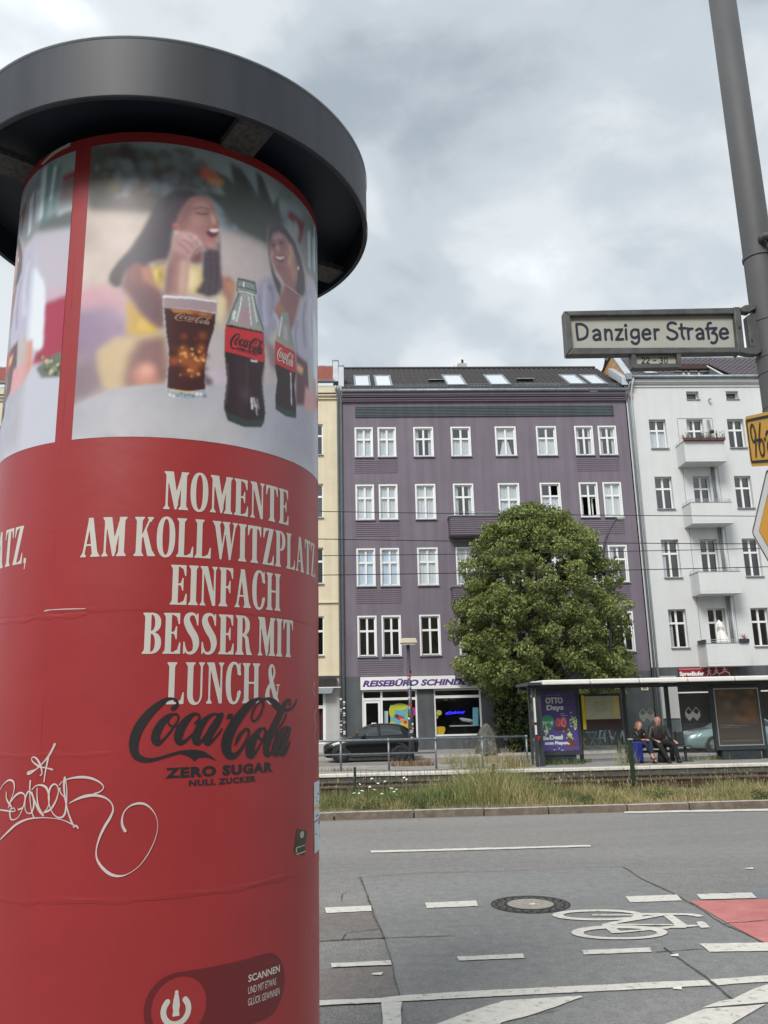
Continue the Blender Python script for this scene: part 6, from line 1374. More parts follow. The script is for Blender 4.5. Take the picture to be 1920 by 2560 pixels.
# ---- the photographic panel of the poster, painted as flat print
def projv(P):
    D = P-CAM; d = D@_f; return 960+F*(D@RI)/d, 1280-F*(D@UP)/d
S0, S1, Z0p, Z1p = -.198, 1.092, 2.817, 4.010
ns, nz = 430, 398
gs, gz = np.meshgrid(np.linspace(S0, S1, ns), np.linspace(Z0p, Z1p, nz), indexing='ij')
def cyl_grid(sh, lift): a = (gs+sh)/KR; r = KR+lift; return np.stack([KX+r*np.sin(a), KY-r*np.cos(a), gz], -1)
U_, V_ = projv(cyl_grid(0, 0)); U_ = U_/.4822; V_ = (V_-300)/.4822     # close-up sheet co-ordinates
cv = Canvas(U_, V_, (178, 172, 172))
pt = cv.put; bb = cv.blob
pt([(300, 80), (1000, 80), (1700, 300), (1700, 700), (1200, 560), (900, 470), (300, 460)], (140, 158, 165), 6)
pt([(440, 460), (700, 462), (900, 500), (930, 900), (400, 900)], (190, 177, 168), 3); pt([(1100, 575), (1260, 600), (1400, 660), (1420, 1050), (1100, 900)], (182, 172, 172), 3)
pt([(470, 130), (760, 150), (900, 190), (1060, 240), (1120, 350), (1080, 420), (900, 410), (780, 480), (460, 465)], (76, 84, 78), 7)
pt([(470, 300), (700, 330), (860, 400), (780, 475), (460, 462)], (78, 68, 66), 6)
r_ = random.Random(3)
for i in range(90):
    x_, y_ = r_.uniform(480, 1060), r_.uniform(150, 470); bb(x_, y_, r_.uniform(12, 40), r_.choice([(58, 72, 62), (70, 84, 70), (88, 80, 74), (64, 60, 58)]), 2.5, .6)
for i in range(60):
    x_, y_ = r_.uniform(600, 1080), r_.uniform(170, 400); bb(x_, y_, r_.uniform(12, 30), r_.choice([(118, 136, 148), (135, 150, 160), (100, 120, 130)]), 2.6, .5)
for i in range(16): bb(r_.uniform(500, 700), r_.uniform(200, 300), r_.uniform(10, 18), (120, 140, 140), 1.4, .4)
for tri in ([(1190, 215), (1240, 260), (1340, 480), (1230, 500)], [(1225, 225), (1300, 330), (1400, 520), (1290, 520)], [(1325, 265), (1360, 300), (1440, 520), (1340, 520)], [(1470, 350), (1440, 420), (1460, 560), (1350, 540)], [(1100, 260), (1180, 300), (1380, 520), (1330, 600), (1180, 430)], [(1060, 370), (1200, 400), (1400, 560), (1380, 640), (1230, 560)]): pt(tri, (48, 66, 60), 2.5, .95)
pt([(1200, 420), (1400, 450), (1500, 520), (1400, 660), (1260, 600), (1150, 560), (1130, 450)], (58, 66, 64), 7, .9)
for x_, y_ in ((1140, 470), (1160, 560), (1215, 565), (1120, 450), (1150, 520), (1480, 480), (1530, 520)): bb(x_, y_, 14, (110, 150, 175), 2.2, .7)
pt([(1045, 240), (1100, 265), (1140, 300), (1090, 320), (1040, 300)], (185, 95, 62), 2.5); pt([(1080, 300), (1160, 310), (1150, 345), (1080, 330)], (190, 130, 80), 2.5)
bb(600, 345, 30, (105, 115, 60), 4, .6); bb(1480, 400, 26, (110, 120, 60), 3, .5)
pt([(1500, 470), (1590, 540), (1600, 660), (1570, 640), (1540, 560), (1480, 500)], (120, 50, 56), 2.5)
pt([(1560, 480), (1660, 560), (1700, 900), (1600, 800)], (110, 125, 130), 5, .8)
# cushions and cloths
pt([(420, 880), (560, 850), (660, 880), (680, 1010), (400, 1000)], (190, 148, 158), 6); pt([(400, 990), (560, 960), (680, 1040), (720, 1220), (560, 1260), (380, 1240)], (140, 118, 146), 7)
pt([(380, 1240), (560, 1230), (560, 1400), (380, 1480)], (128, 112, 120), 6)
# woman in yellow
A_ = lambda P: [(539.2+.7842*x, 331.8+.7842*y) for x, y in P]; B_ = lambda P: [(1244.3+.5224*x, 497.7+.5224*y) for x, y in P]; D_ = lambda P: [(788+.525*x, 788+.525*y) for x, y in P]
def pa(P, c, bl=1.5, a=1.): pt(A_(P), c, bl, a)
def ba(x, y, rx, c, bl=2., a=1., ry=None): q = A_([(x, y)])[0]; bb(q[0], q[1], rx*.7842, c, bl, a, (ry or rx)*.7842)
def pb2(P, c, bl=1.5, a=1.): pt(B_(P), c, bl, a)
def bb2(x, y, rx, c, bl=2., a=1., ry=None): q = B_([(x, y)])[0]; bb(q[0], q[1], rx*.5224, c, bl, a, (ry or rx)*.5224)
def ln(P, c, w, a=1., bl=.6): f_ = stroke([(x, y, w) for x, y in P], 4); f_.h = 6; pt(f_, c, bl, a)
pt([(505, 1200), (600, 1130), (860, 1100), (880, 1370), (700, 1400), (545, 1400), (510, 1290)], (192, 168, 128), 4)
pt([(720, 1140), (860, 1120), (880, 1360), (690, 1392), (640, 1390), (665, 1230)], (122, 84, 82), 5); bb(752, 1330, 62, (196, 132, 112), 5, .95); bb(765, 1300, 32, (225, 170, 150), 4, .7)
pa([(400, 560), (660, 540), (800, 740), (800, 960), (380, 960)], (186, 172, 158), 4)
pa([(760, 620), (830, 610), (870, 660), (850, 800), (800, 920), (780, 760)], (158, 108, 90), 3); pa([(800, 640), (850, 660), (840, 740)], (196, 140, 104), 3, .7)
pa([(150, 740), (230, 820), (370, 950), (370, 985), (210, 1012), (150, 1000)], (188, 152, 58), 3); pa([(240, 880), (350, 970), (300, 990), (220, 960)], (214, 178, 66), 3, .8)
pa([(150, 520), (230, 495), (300, 535), (345, 640), (400, 740), (400, 965), (350, 950), (250, 865), (165, 745), (115, 690)], (116, 76, 76), 3)
pa([(190, 690), (300, 700), (395, 800), (395, 960), (300, 900), (220, 820)], (92, 62, 70), 4, .8); pa([(240, 550), (310, 550), (340, 640), (390, 720), (330, 680), (260, 640)], (172, 116, 94), 2.5, .9); pa([(170, 540), (220, 520), (230, 600), (180, 640)], (138, 84, 80), 3, .8)
pa([(318, 545), (400, 540), (405, 640), (380, 700), (340, 660)], (186, 160, 64), 2.5); pa([(330, 580), (365, 560), (370, 640), (345, 640)], (222, 198, 96), 2, .8); ba(372, 610, 12, (140, 108, 50), 2, .8, 40)
pa([(560, 530), (650, 560), (655, 690), (600, 725), (540, 720)], (206, 186, 128), 2.5); pa([(560, 560), (620, 590), (600, 690), (555, 690)], (232, 216, 172), 3, .8); pa([(610, 690), (640, 680), (640, 720), (600, 725)], (120, 92, 40), 2, .8)
pa([(740, 745), (800, 745), (805, 860), (760, 930), (735, 860)], (214, 198, 158), 3)
# hair, face, hand
pa([(420, 70), (470, 45), (560, 42), (640, 72), (570, 105), (530, 170), (500, 260), (480, 300), (460, 320), (455, 430), (425, 505), (330, 520), (270, 545), (215, 520), (160, 560), (130, 620), (120, 680), (75, 690), (38, 655), (42, 600), (100, 510), (180, 425), (245, 330), (300, 225), (345, 140)], (44, 40, 54), 2.4)
pa([(320, 190), (360, 130), (400, 90), (380, 200), (300, 340), (200, 440)], (62, 54, 64), 3, .7); pa([(40, 640), (60, 570), (150, 480), (130, 600), (90, 680)], (58, 44, 48), 2.5, .8); pa([(330, 520), (420, 500), (410, 535), (330, 545)], (96, 84, 52), 2.5, .8)
for k_ in range(7): ln(A_([(470+k_*9, 90+k_*4), (400-k_*6, 230), (300-k_*18, 400), (160-k_*6, 560)]), (30, 28, 42) if k_ % 2 else (68, 62, 74), 3.2, .45, 1.)
pa([(575, 92), (640, 78), (700, 108), (735, 160), (748, 225), (764, 270), (752, 300), (757, 330), (742, 362), (748, 400), (744, 440), (715, 450), (670, 430), (630, 385), (590, 352), (540, 325), (490, 315), (482, 250), (505, 190), (540, 130)], (156, 110, 106), 1.6)
pa([(505, 190), (560, 110), (580, 200), (560, 300), (490, 315), (482, 250)], (116, 78, 80), 4, .8)
ba(650, 135, 52, (188, 146, 140), 4, .9, 34); ba(618, 240, 50, (182, 138, 130), 4.5, .85, 36); ba(722, 230, 14, (206, 168, 158), 2, .9, 40); ba(700, 410, 28, (182, 138, 132), 3, .8, 24); ba(560, 280, 30, (170, 118, 108), 4, .7)
ln(A_([(600, 168), (640, 158), (690, 172)]), (92, 62, 66), 3.5, .8, .8); ln(A_([(612, 196), (645, 204), (684, 198)]), (70, 44, 52), 4, .95, .6); ba(648, 200, 34, (132, 90, 92), 2.5, .45, 12)
ln(A_([(722, 190), (735, 225), (758, 268), (745, 284), (722, 280)]), (128, 82, 82), 3, .7, .9); ln(A_([(700, 268), (680, 300), (668, 330)]), (132, 86, 84), 3, .6, 1.)
pa([(672, 318), (700, 300), (752, 300), (756, 322), (742, 352), (705, 362), (684, 345)], (84, 34, 44), .9); pa([(688, 306), (720, 296), (754, 300), (752, 320), (715, 324)], (226, 212, 210), .7); ln(A_([(668, 318), (700, 296), (755, 294)]), (168, 92, 92), 4, .9, .6); ln(A_([(684, 350), (710, 368), (744, 356)]), (176, 100, 100), 4.5, .9, .6)
pa([(640, 400), (700, 440), (742, 446), (720, 456), (670, 446)], (104, 66, 70), 2.5, .8)
pa([(456, 265), (485, 262), (498, 290), (488, 318), (462, 310)], (176, 104, 90), 1.3); ba(474, 290, 9, (120, 60, 58), 1.4, .8, 14); ba(476, 322, 6, (225, 205, 190), .8, .9)
pa([(560, 500), (610, 450), (655, 425), (650, 520), (620, 535), (570, 525)], (112, 62, 56), 2.4)
pa([(465, 345), (510, 322), (570, 322), (620, 355), (650, 392), (652, 425), (615, 440), (585, 480), (560, 515), (520, 500), (450, 450), (448, 390)], (174, 136, 136), 1.8)
ba(560, 352, 56, (198, 164, 162), 3.5, .8, 22)
for (p1_, p2_, p3_) in (((520, 372), (560, 392), (590, 425)), ((560, 345), (600, 375), (622, 410)), ((485, 392), (530, 425), (560, 460))): ln(A_([p1_, p2_, p3_]), (128, 88, 90), 3, .75, .8)
ba(600, 362, 14, (206, 172, 168), 1.6, .8); ba(630, 392, 12, (202, 166, 160), 1.6, .8); ln(A_([(640, 425), (606, 446), (575, 500)]), (98, 52, 50), 4, .8, 1.1)
pa([(450, 430), (560, 505), (552, 600), (540, 738), (398, 738), (412, 600)], (150, 110, 106), 2.4); pa([(505, 500), (555, 510), (545, 620), (535, 738), (490, 738), (500, 600)], (206, 172, 156), 3, .85); pa([(412, 600), (440, 470), (455, 560), (430, 738), (398, 738)], (112, 78, 78), 3, .8)
pa([(655, 455), (690, 432), (745, 440), (762, 300), (772, 560), (785, 690), (745, 738), (690, 752), (610, 722), (650, 640)], (58, 48, 58), 1.8)
for k_ in range(5): ln(A_([(680+k_*18, 450), (690+k_*18, 580), (670+k_*22, 730)]), (36, 30, 42) if k_ % 2 else (84, 72, 80), 3, .5, .9)
# table
pt([(330, 1520), (480, 1440), (600, 1395), (760, 1375), (860, 1372), (1180, 1358), (1440, 1372), (1760, 1500), (1760, 2000), (300, 2000)], (166, 167, 176), 1.4)
pt([(500, 1480), (900, 1460), (1300, 1560), (1200, 1700), (600, 1650)], (176, 176, 180), 12, .8); pt([(1200, 1440), (1600, 1500), (1600, 1750), (1350, 1700)], (156, 160, 176), 12, .7)
pt([(1080, 1300), (1170, 1290), (1180, 1362), (1080, 1366)], (190, 172, 190), 4)
# second woman
pb2([(560, 20), (640, 60), (756, 200), (756, 640), (640, 560), (600, 400), (540, 250), (500, 120)], (118, 126, 132), 4); pb2([(540, 20), (630, 80), (620, 160), (600, 280), (560, 260), (580, 140)], (112, 40, 50), 2.2)
pb2([(660, 160), (690, 140), (690, 520), (670, 520)], (176, 188, 196), 2.); pb2([(705, 200), (730, 240), (735, 520), (715, 520)], (182, 194, 202), 2.); pb2([(500, 130), (560, 60), (570, 170), (540, 260)], (150, 150, 152), 3, .8)
pb2([(200, 640), (285, 598), (345, 660), (380, 800), (340, 930), (400, 1060), (240, 1270), (60, 1400), (60, 1270), (150, 1000), (150, 760)], (146, 146, 170), 3); pb2([(600, 640), (760, 660), (760, 1500), (480, 1500), (540, 1000), (620, 840)], (170, 170, 190), 3)
pb2([(380, 830), (450, 640), (560, 640), (590, 820), (530, 1080), (470, 1200), (400, 1060), (330, 950)], (134, 88, 92), 2.6); pb2([(330, 940), (390, 870), (440, 930), (400, 1000)], (166, 108, 84), 2.6, .9)
for P, c in (([(250, 680), (230, 850), (250, 1100)], (186, 186, 204)), ([(300, 700), (320, 850), (300, 1000)], (112, 112, 140)), ([(190, 800), (200, 1000), (180, 1200)], (112, 112, 140)), ([(640, 860), (620, 1050), (640, 1300)], (120, 118, 146)), ([(690, 820), (680, 1050), (700, 1300)], (198, 198, 212)), ([(560, 1050), (540, 1200), (560, 1400)], (116, 114, 142)), ([(330, 970), (380, 1080), (380, 1250)], (196, 196, 208))): ln(B_(P), c, 7, .6, 2)
ba_ = pb2([(250, 690), (290, 680), (320, 720), (290, 760)], (120, 90, 100), 2.5, .7)
pb2([(300, 110), (340, 82), (400, 85), (460, 140), (540, 260), (600, 420), (635, 600), (640, 760), (604, 815), (545, 770), (560, 560), (525, 400), (450, 220), (380, 160), (322, 190), (294, 280), (300, 430), (345, 590), (405, 680), (395, 820), (350, 720), (305, 570), (278, 400), (268, 240)], (58, 54, 64), 1.8)
ln(B_([(560, 290), (620, 470), (648, 640), (640, 800)]), (150, 136, 132), 4, .7, 1.2); ln(B_([(275, 120), (262, 220), (270, 330)]), (140, 124, 112), 3, .6, 1.2)
pb2([(322, 192), (380, 162), (440, 205), (500, 300), (542, 400), (562, 500), (556, 640), (520, 735), (450, 700), (405, 625), (352, 545), (314, 445), (292, 350), (298, 260)], (148, 102, 104), 1.6)
bb2(375, 215, 55, (178, 148, 156), 3, .8, 32); bb2(488, 400, 34, (200, 152, 132), 3.5, .9, 120); bb2(520, 560, 26, (186, 136, 112), 3, .8, 80); bb2(318, 385, 18, (196, 156, 158), 2, .8, 22); bb2(368, 322, 15, (196, 150, 148), 1.6, .9, 30)
for x_, y_ in ((320, 292), (402, 270)): bb2(x_, y_, 30, (92, 70, 84), 1.6, .8, 20); bb2(x_, y_, 14, (40, 28, 38), .9, .9, 8)
ln(B_([(295, 262), (330, 258)]), (64, 44, 56), 3, .7, .8); ln(B_([(375, 238), (432, 240)]), (64, 44, 56), 3, .7, .8)
pb2([(335, 392), (380, 402), (448, 395), (440, 440), (400, 468), (360, 448)], (112, 48, 62), 1.2); pb2([(345, 398), (385, 410), (438, 402), (430, 425), (390, 436), (356, 422)], (224, 206, 206), .8); ln(B_([(330, 390), (385, 400), (450, 390)]), (140, 74, 82), 2.6, .8, .6)
bb2(392, 520, 34, (116, 74, 82), 3, .7, 26); ln(B_([(455, 300), (470, 380), (455, 450)]), (118, 76, 80), 3.5, .6, 1.4); bb2(570, 520, 9, (232, 212, 176), .9, .95, 20)
ln(B_([(440, 680), (520, 740), (600, 800)]), (214, 196, 186), 2.2, .6, .6)
pt([(1360, 1120), (1440, 1200), (1470, 1320), (1400, 1290)], (112, 82, 90), 4, .8); pt([(1530, 1210), (1590, 1260), (1600, 1480), (1530, 1480)], (86, 40, 46), 2.2); pt([(1535, 1260), (1570, 1290), (1560, 1320), (1535, 1300)], (215, 165, 120), 2)
pt([(1580, 1380), (1620, 1420), (1620, 1520), (1570, 1500)], (205, 150, 155), 2.5)
# everything behind the table is far out of focus: soften it, and let broad tone differences through
def soften(c, b):
    r = int(b*2.5)+1; k = np.exp(-.5*(np.arange(-r, r+1)/b)**2); k /= k.sum()
    for ax in (0, 1):
        mm = np.moveaxis(c, ax, 0); pd = np.pad(mm, ((r, r), (0, 0), (0, 0)), mode='edge'); c = np.moveaxis(sum(k[q]*pd[q:q+mm.shape[0]] for q in range(2*r+1)), 0, ax)
    return c
cv.c = cv.c*.88+np.array(lin((150, 143, 150)))*.12
keep_ = cv.mask([(330, 1520), (480, 1440), (600, 1395), (760, 1375), (860, 1372), (1180, 1358), (1440, 1372), (1760, 1500), (1760, 2000), (300, 2000)], 1.5)[..., None]
cv.c = soften(cv.c, .7)*(1-keep_)+cv.c*keep_
tone = soften(rng.normal(0, 1, cv.c.shape[:2]+(1,)), 14); tone /= tone.std(); cv.c = cv.c*(1+.03*tone); tone = soften(rng.normal(0, 1, cv.c.shape[:2]+(1,)), 4); tone /= tone.std(); cv.c = np.clip(cv.c*(1+.018*tone), 0, 1)
# tumbler
pt([(843, 912), (1127, 938), (1124, 1010), (1112, 1090), (1092, 1150), (1076, 1215), (1068, 1290), (1072, 1380), (1078, 1440), (1050, 1448), (960, 1448), (880, 1436), (856, 1416), (862, 1340), (872, 1280), (872, 1210), (862, 1130), (850, 1050)], (176, 172, 180), .8)
pt([(848, 920), (1122, 944), (1122, 1000), (1000, 985), (848, 975)], (150, 132, 138), 1.0); pt([(845, 912), (985, 918), (1127, 940), (1122, 950), (985, 930), (848, 924)], (200, 200, 208), .5)
pt([(850, 978), (880, 978), (1000, 990), (1118, 1008), (1110, 1085), (1088, 1150), (1072, 1215), (1062, 1290), (1062, 1370), (1064, 1400), (960, 1412), (868, 1392), (866, 1330), (876, 1260), (874, 1190), (862, 1110)], (60, 26, 26), .8)
pt([(885, 980), (960, 985), (1100, 1012), (1090, 1030), (960, 1004), (900, 1000)], (170, 110, 60), 1.2)
for i in range(30): a_, b_ = r_.uniform(885, 1085), r_.uniform(1010, 1380); bb(a_, b_, r_.uniform(8, 26), r_.choice([(96, 38, 26), (130, 58, 30), (40, 18, 22), (110, 44, 28)]), 2, .7)
for x_, y_, r0 in ((960, 1240, 40), (1000, 1300, 30), (1030, 1260, 24), (1040, 1190, 18), (950, 1195, 22), (905, 1250, 14), (1050, 1120, 16), (1000, 1270, 18)): bb(x_, y_, r0, (168, 92, 44), 3, .65)
for i in range(24): bb(r_.uniform(930, 1060), r_.uniform(1180, 1330), r_.uniform(4, 9), (225, 165, 95), 1, .7)
pt([(866, 1395), (960, 1414), (1066, 1402), (1076, 1440), (960, 1450), (862, 1420)], (140, 156, 170), .8); pt([(875, 1400), (1050, 1416), (1050, 1424), (880, 1410)], (205, 170, 110), .8)
for i in range(10): bb(880+i*20, 1425+r_.uniform(-6, 10), 7, r_.choice([(70, 90, 110), (220, 225, 230), (100, 110, 120)]), .8, .8)
# bottles
def bottle(out, body, liq, lab, neckc, dx=0):
    pt(out, (128, 138, 136), .8)
    pt(neckc, (168, 160, 164), 1.6, .8); pt(body, (44, 28, 34), .9); pt(liq, (150, 140, 128), .7); pt(lab, (176, 42, 52), .6)
bottle([(1230, 820), (1322, 838), (1322, 900), (1310, 906), (1330, 980), (1362, 1080), (1370, 1250), (1354, 1350), (1372, 1520), (1366, 1560), (1350, 1592), (1260, 1590), (1180, 1558), (1158, 1490), (1176, 1350), (1164, 1230), (1164, 1120), (1172, 1060), (1196, 980), (1234, 890)],
       [(1172, 1056), (1362, 1090), (1370, 1250), (1354, 1350), (1372, 1520), (1366, 1560), (1350, 1592), (1260, 1590), (1180, 1558), (1158, 1490), (1176, 1350), (1164, 1230), (1164, 1110)],
       [(1176, 1040), (1360, 1080), (1364, 1100), (1174, 1060)], [(1168, 1072), (1362, 1108), (1370, 1258), (1163, 1200)], [(1250, 900), (1296, 905), (1300, 1040), (1240, 1030)])
pt(D_([(850, 240), (990, 250), (1050, 470), (1085, 570), (760, 510), (800, 360)]), (146, 148, 150), 1., .9); pt(D_([(880, 350), (960, 360), (960, 540), (860, 520)]), (172, 118, 140), 2.5, .6)
for P, c, w_ in (([(845, 72), (838, 180), (852, 226), (812, 330), (772, 430), (748, 510)], (76, 98, 92), 4), ([(1012, 128), (1022, 205), (1000, 232), (1022, 340), (1060, 470), (1092, 572)], (76, 98, 92), 4), ([(848, 70), (930, 84), (1014, 128)], (64, 84, 80), 3.5), ([(842, 150), (920, 160), (1016, 196)], (84, 104, 98), 3), ([(850, 196), (930, 206), (1004, 232)], (196, 206, 204), 2.6),
    ([(880, 250), (860, 370), (830, 490)], (214, 222, 220), 3.4), ([(950, 250), (962, 380), (975, 530)], (198, 208, 208), 3), ([(990, 270), (1020, 400), (1050, 540)], (112, 130, 124), 3), ([(905, 100), (900, 150)], (220, 228, 226), 3.4), ([(812, 400), (786, 480)], (120, 140, 132), 3.4)): ln(D_(P), c, w_, .85, .5)
for P, c, w_ in (([(1262, 392), (1262, 450), (1252, 540), (1225, 680)], (96, 116, 112), 2.6), ([(1330, 412), (1340, 480), (1365, 600), (1392, 760)], (96, 116, 112), 2.6), ([(1265, 390), (1330, 412)], (80, 98, 96), 2.6), ([(1285, 470), (1276, 560), (1256, 680)], (216, 224, 226), 2.6), ([(1320, 500), (1340, 620), (1362, 740)], (200, 210, 214), 2.2)): ln(D_(P), c, w_, .8, .4)
for P, c, w_, al in (([(735, 900), (745, 1050), (735, 1180), (720, 1300)], (86, 74, 84), 5, .7), ([(1105, 930), (1090, 1060), (1085, 1180), (1100, 1290)], (92, 80, 90), 4, .7), ([(930, 880), (935, 1100), (925, 1300)], (72, 48, 58), 9, .5), ([(1000, 1250), (1012, 1330)], (200, 196, 204), 4, .8), ([(1030, 1260), (1046, 1350)], (150, 142, 152), 4, .7), ([(970, 878), (1035, 886)], (214, 212, 216), 2.6, .9)): ln(D_(P), c, w_, al, 1.)
pt([(1158, 1490), (1180, 1520), (1280, 1560), (1370, 1556), (1350, 1592), (1260, 1590), (1180, 1558)], (44, 60, 58), 1.4)
pt([(1206, 990), (1222, 990), (1214, 1040), (1200, 1040)], (210, 220, 220), .8, .8); pt([(1232, 824), (1322, 842), (1320, 850), (1232, 834)], (84, 100, 96), .6); pt([(1300, 910), (1308, 912), (1334, 1050), (1326, 1050)], (205, 215, 210), .8, .8)
pt([(1236, 862), (1318, 880), (1318, 890), (1236, 872)], (90, 104, 100), .7, .8)
pt([(1296, 1440), (1306, 1440), (1310, 1500), (1300, 1500)], (220, 215, 220), .8, .8); pt([(1320, 1470), (1328, 1470), (1332, 1530), (1326, 1530)], (190, 185, 190), .8, .7); bb(1265, 1420, 24, (80, 66, 74), 4, .8); pt([(1230, 1240), (1262, 1246), (1262, 1540), (1232, 1530)], (58, 42, 50), 4, .6)
pt([(1298, 1245), (1330, 1250), (1330, 1258), (1298, 1252)], (200, 195, 200), .5, .8)
bottle([(1452, 992), (1492, 1002), (1496, 1060), (1510, 1130), (1524, 1200), (1530, 1310), (1522, 1380), (1532, 1480), (1530, 1545), (1478, 1535), (1426, 1500), (1424, 1430), (1434, 1350), (1422, 1280), (1424, 1160), (1436, 1110), (1452, 1060)],
       [(1424, 1142), (1524, 1200), (1530, 1310), (1522, 1380), (1532, 1480), (1530, 1545), (1478, 1535), (1426, 1500), (1424, 1430), (1434, 1350), (1422, 1280)],
       [(1430, 1128), (1522, 1180), (1524, 1204), (1426, 1150)], [(1425, 1150), (1526, 1206), (1529, 1312), (1422, 1264)], [(1464, 1060), (1484, 1065), (1492, 1150), (1464, 1140)])
pt([(1426, 1480), (1530, 1520), (1530, 1545), (1478, 1535), (1426, 1500)], (44, 60, 58), 1.2); pt([(1454, 1020), (1462, 1020), (1446, 1130), (1438, 1120)], (205, 212, 215), .8, .8); pt([(1500, 1310), (1506, 1312), (1510, 1480), (1505, 1480)], (205, 200, 210), .7, .8)
main_c = cv.c.copy()
# right hand end of the picture, known from the neighbouring poster on the left
PV = cyl_grid(-PER, 0); U2, V2 = projv(PV); U2 = U2/.4822; V2 = (V2-300)/.4822
cv = Canvas(U2, V2, (178, 180, 194)); pt = cv.put; bb = cv.blob
pt([(60, 150), (460, 120), (460, 560), (200, 600), (60, 640)], (140, 158, 162), 6)
for tri in ([(185, 240), (225, 230), (190, 560), (170, 520)], [(250, 230), (290, 225), (240, 560), (215, 560)], [(300, 235), (330, 240), (290, 470), (270, 470)]): pt(tri, (105, 135, 140), 3)
for tri in ([(222, 260), (250, 240), (225, 500), (205, 540)], [(285, 240), (300, 240), (270, 420), (262, 420)]): pt(tri, (190, 205, 212), 2)
pt([(330, 290), (420, 262), (420, 420), (300, 440)], (112, 96, 96), 5); pt([(330, 295), (420, 262), (420, 285), (335, 320)], (140, 58, 66), 2); pt([(130, 420), (180, 380), (178, 480), (140, 520)], (110, 60, 70), 3)
pt([(280, 490), (400, 420), (410, 560), (180, 610), (180, 560)], (92, 100, 100), 5); pt([(300, 470), (380, 440), (380, 470), (300, 500)], (170, 180, 185), 3, .8)
pt([(180, 590), (420, 560), (420, 900), (230, 920), (200, 780)], (174, 170, 182), 5)
pt([(230, 890), (420, 840), (420, 940), (230, 960)], (182, 160, 176), 4)
pt([(215, 960), (360, 905), (420, 900), (420, 1200), (250, 1260), (170, 1270), (215, 1130)], (152, 52, 76), 3)
pt([(95, 600), (150, 580), (170, 640), (165, 780), (110, 800), (92, 720)], (205, 180, 172), 3); pt([(60, 560), (110, 560), (120, 640), (80, 800), (40, 900)], (118, 108, 112), 4)
pt([(90, 800), (190, 770), (232, 840), (240, 900), (226, 1180), (200, 1200), (140, 1160), (90, 1200), (50, 1200), (60, 950)], (206, 214, 228), 2.5)
pt([(130, 860), (150, 860), (140, 1120), (120, 1120)], (160, 172, 196), 3, .7); pt([(60, 1140), (140, 1130), (110, 1290), (50, 1300)], (96, 52, 58), 3); pt([(135, 1150), (175, 1140), (170, 1280), (140, 1340), (100, 1400), (110, 1330)], (192, 136, 120), 2.5)
pt([(190, 1290), (280, 1220), (420, 1160), (420, 1330), (220, 1340)], (96, 106, 90), 2)
for i in range(22): bb(r_.uniform(210, 330), r_.uniform(1230, 1320), r_.uniform(6, 14), r_.choice([(70, 84, 62), (130, 140, 110), (190, 180, 150), (60, 64, 56)]), 1, .8)
pt([(40, 1440), (180, 1350), (420, 1335), (420, 1900), (0, 1900)], (178, 181, 193), 1.5); pt([(40, 1400), (130, 1380), (60, 1520), (30, 1560)], (140, 140, 160), 4, .6)
wgt = np.clip((gs-.86)/.06, 0, 1)[..., None]
cv.c = main_c*(1-wgt)+cv.c*wgt
GAIN = 1.28
for k in range(3):
    o = cv.sheet('poster_photo', cyl_grid(k*PER, .0040), m_paint, lit, GAIN)
    for p_ in (): pass
    o.data.polygons.foreach_set('use_smooth', [True]*len(o.data.polygons))

# ---- lettering: narrow slab face drawn stem by stem
def srf(x0, x1, y, l=1, r=1, d=1):  # bracketed serif on a stem foot (d=1) or head (d=-1)
    e = .05; a = x0-e*l; b = x1+e*r; Y_ = (lambda q: q) if d > 0 else (lambda q: 1-q)
    return poly([(a, Y_(0)), (b, Y_(0)), (b, Y_(.028)), (x1+.012*r, Y_(.075)), (x1, Y_(.12)), (x0, Y_(.12)), (x0-.012*l, Y_(.075)), (a, Y_(.028))])
def stem(x0, x1, b=(1, 1), t=(1, 1)): return [rect(x0, x1, 0.02, .98), srf(x0, x1, 0, *b), srf(x0, x1, 1, *t, d=-1)]
def beak(x, d, top=True): # hanging serif at the end of an arm, d = direction towards the stem
    pts = [(x, 1), (x, .72), (x-.028*d, .72), (x-.075*d, .90), (x-.17*d, .955), (x-.17*d, 1)]
    return poly(pts if top else [(a, 1-b) for a, b in pts])
def bowl(x, yc, rx, ry, ix, iy): return sub(both(ell(x, yc, rx, ry, 2.3), rect(x-.02, x+1, -1, 2)), ell(x, yc, ix, iy, 2.3))
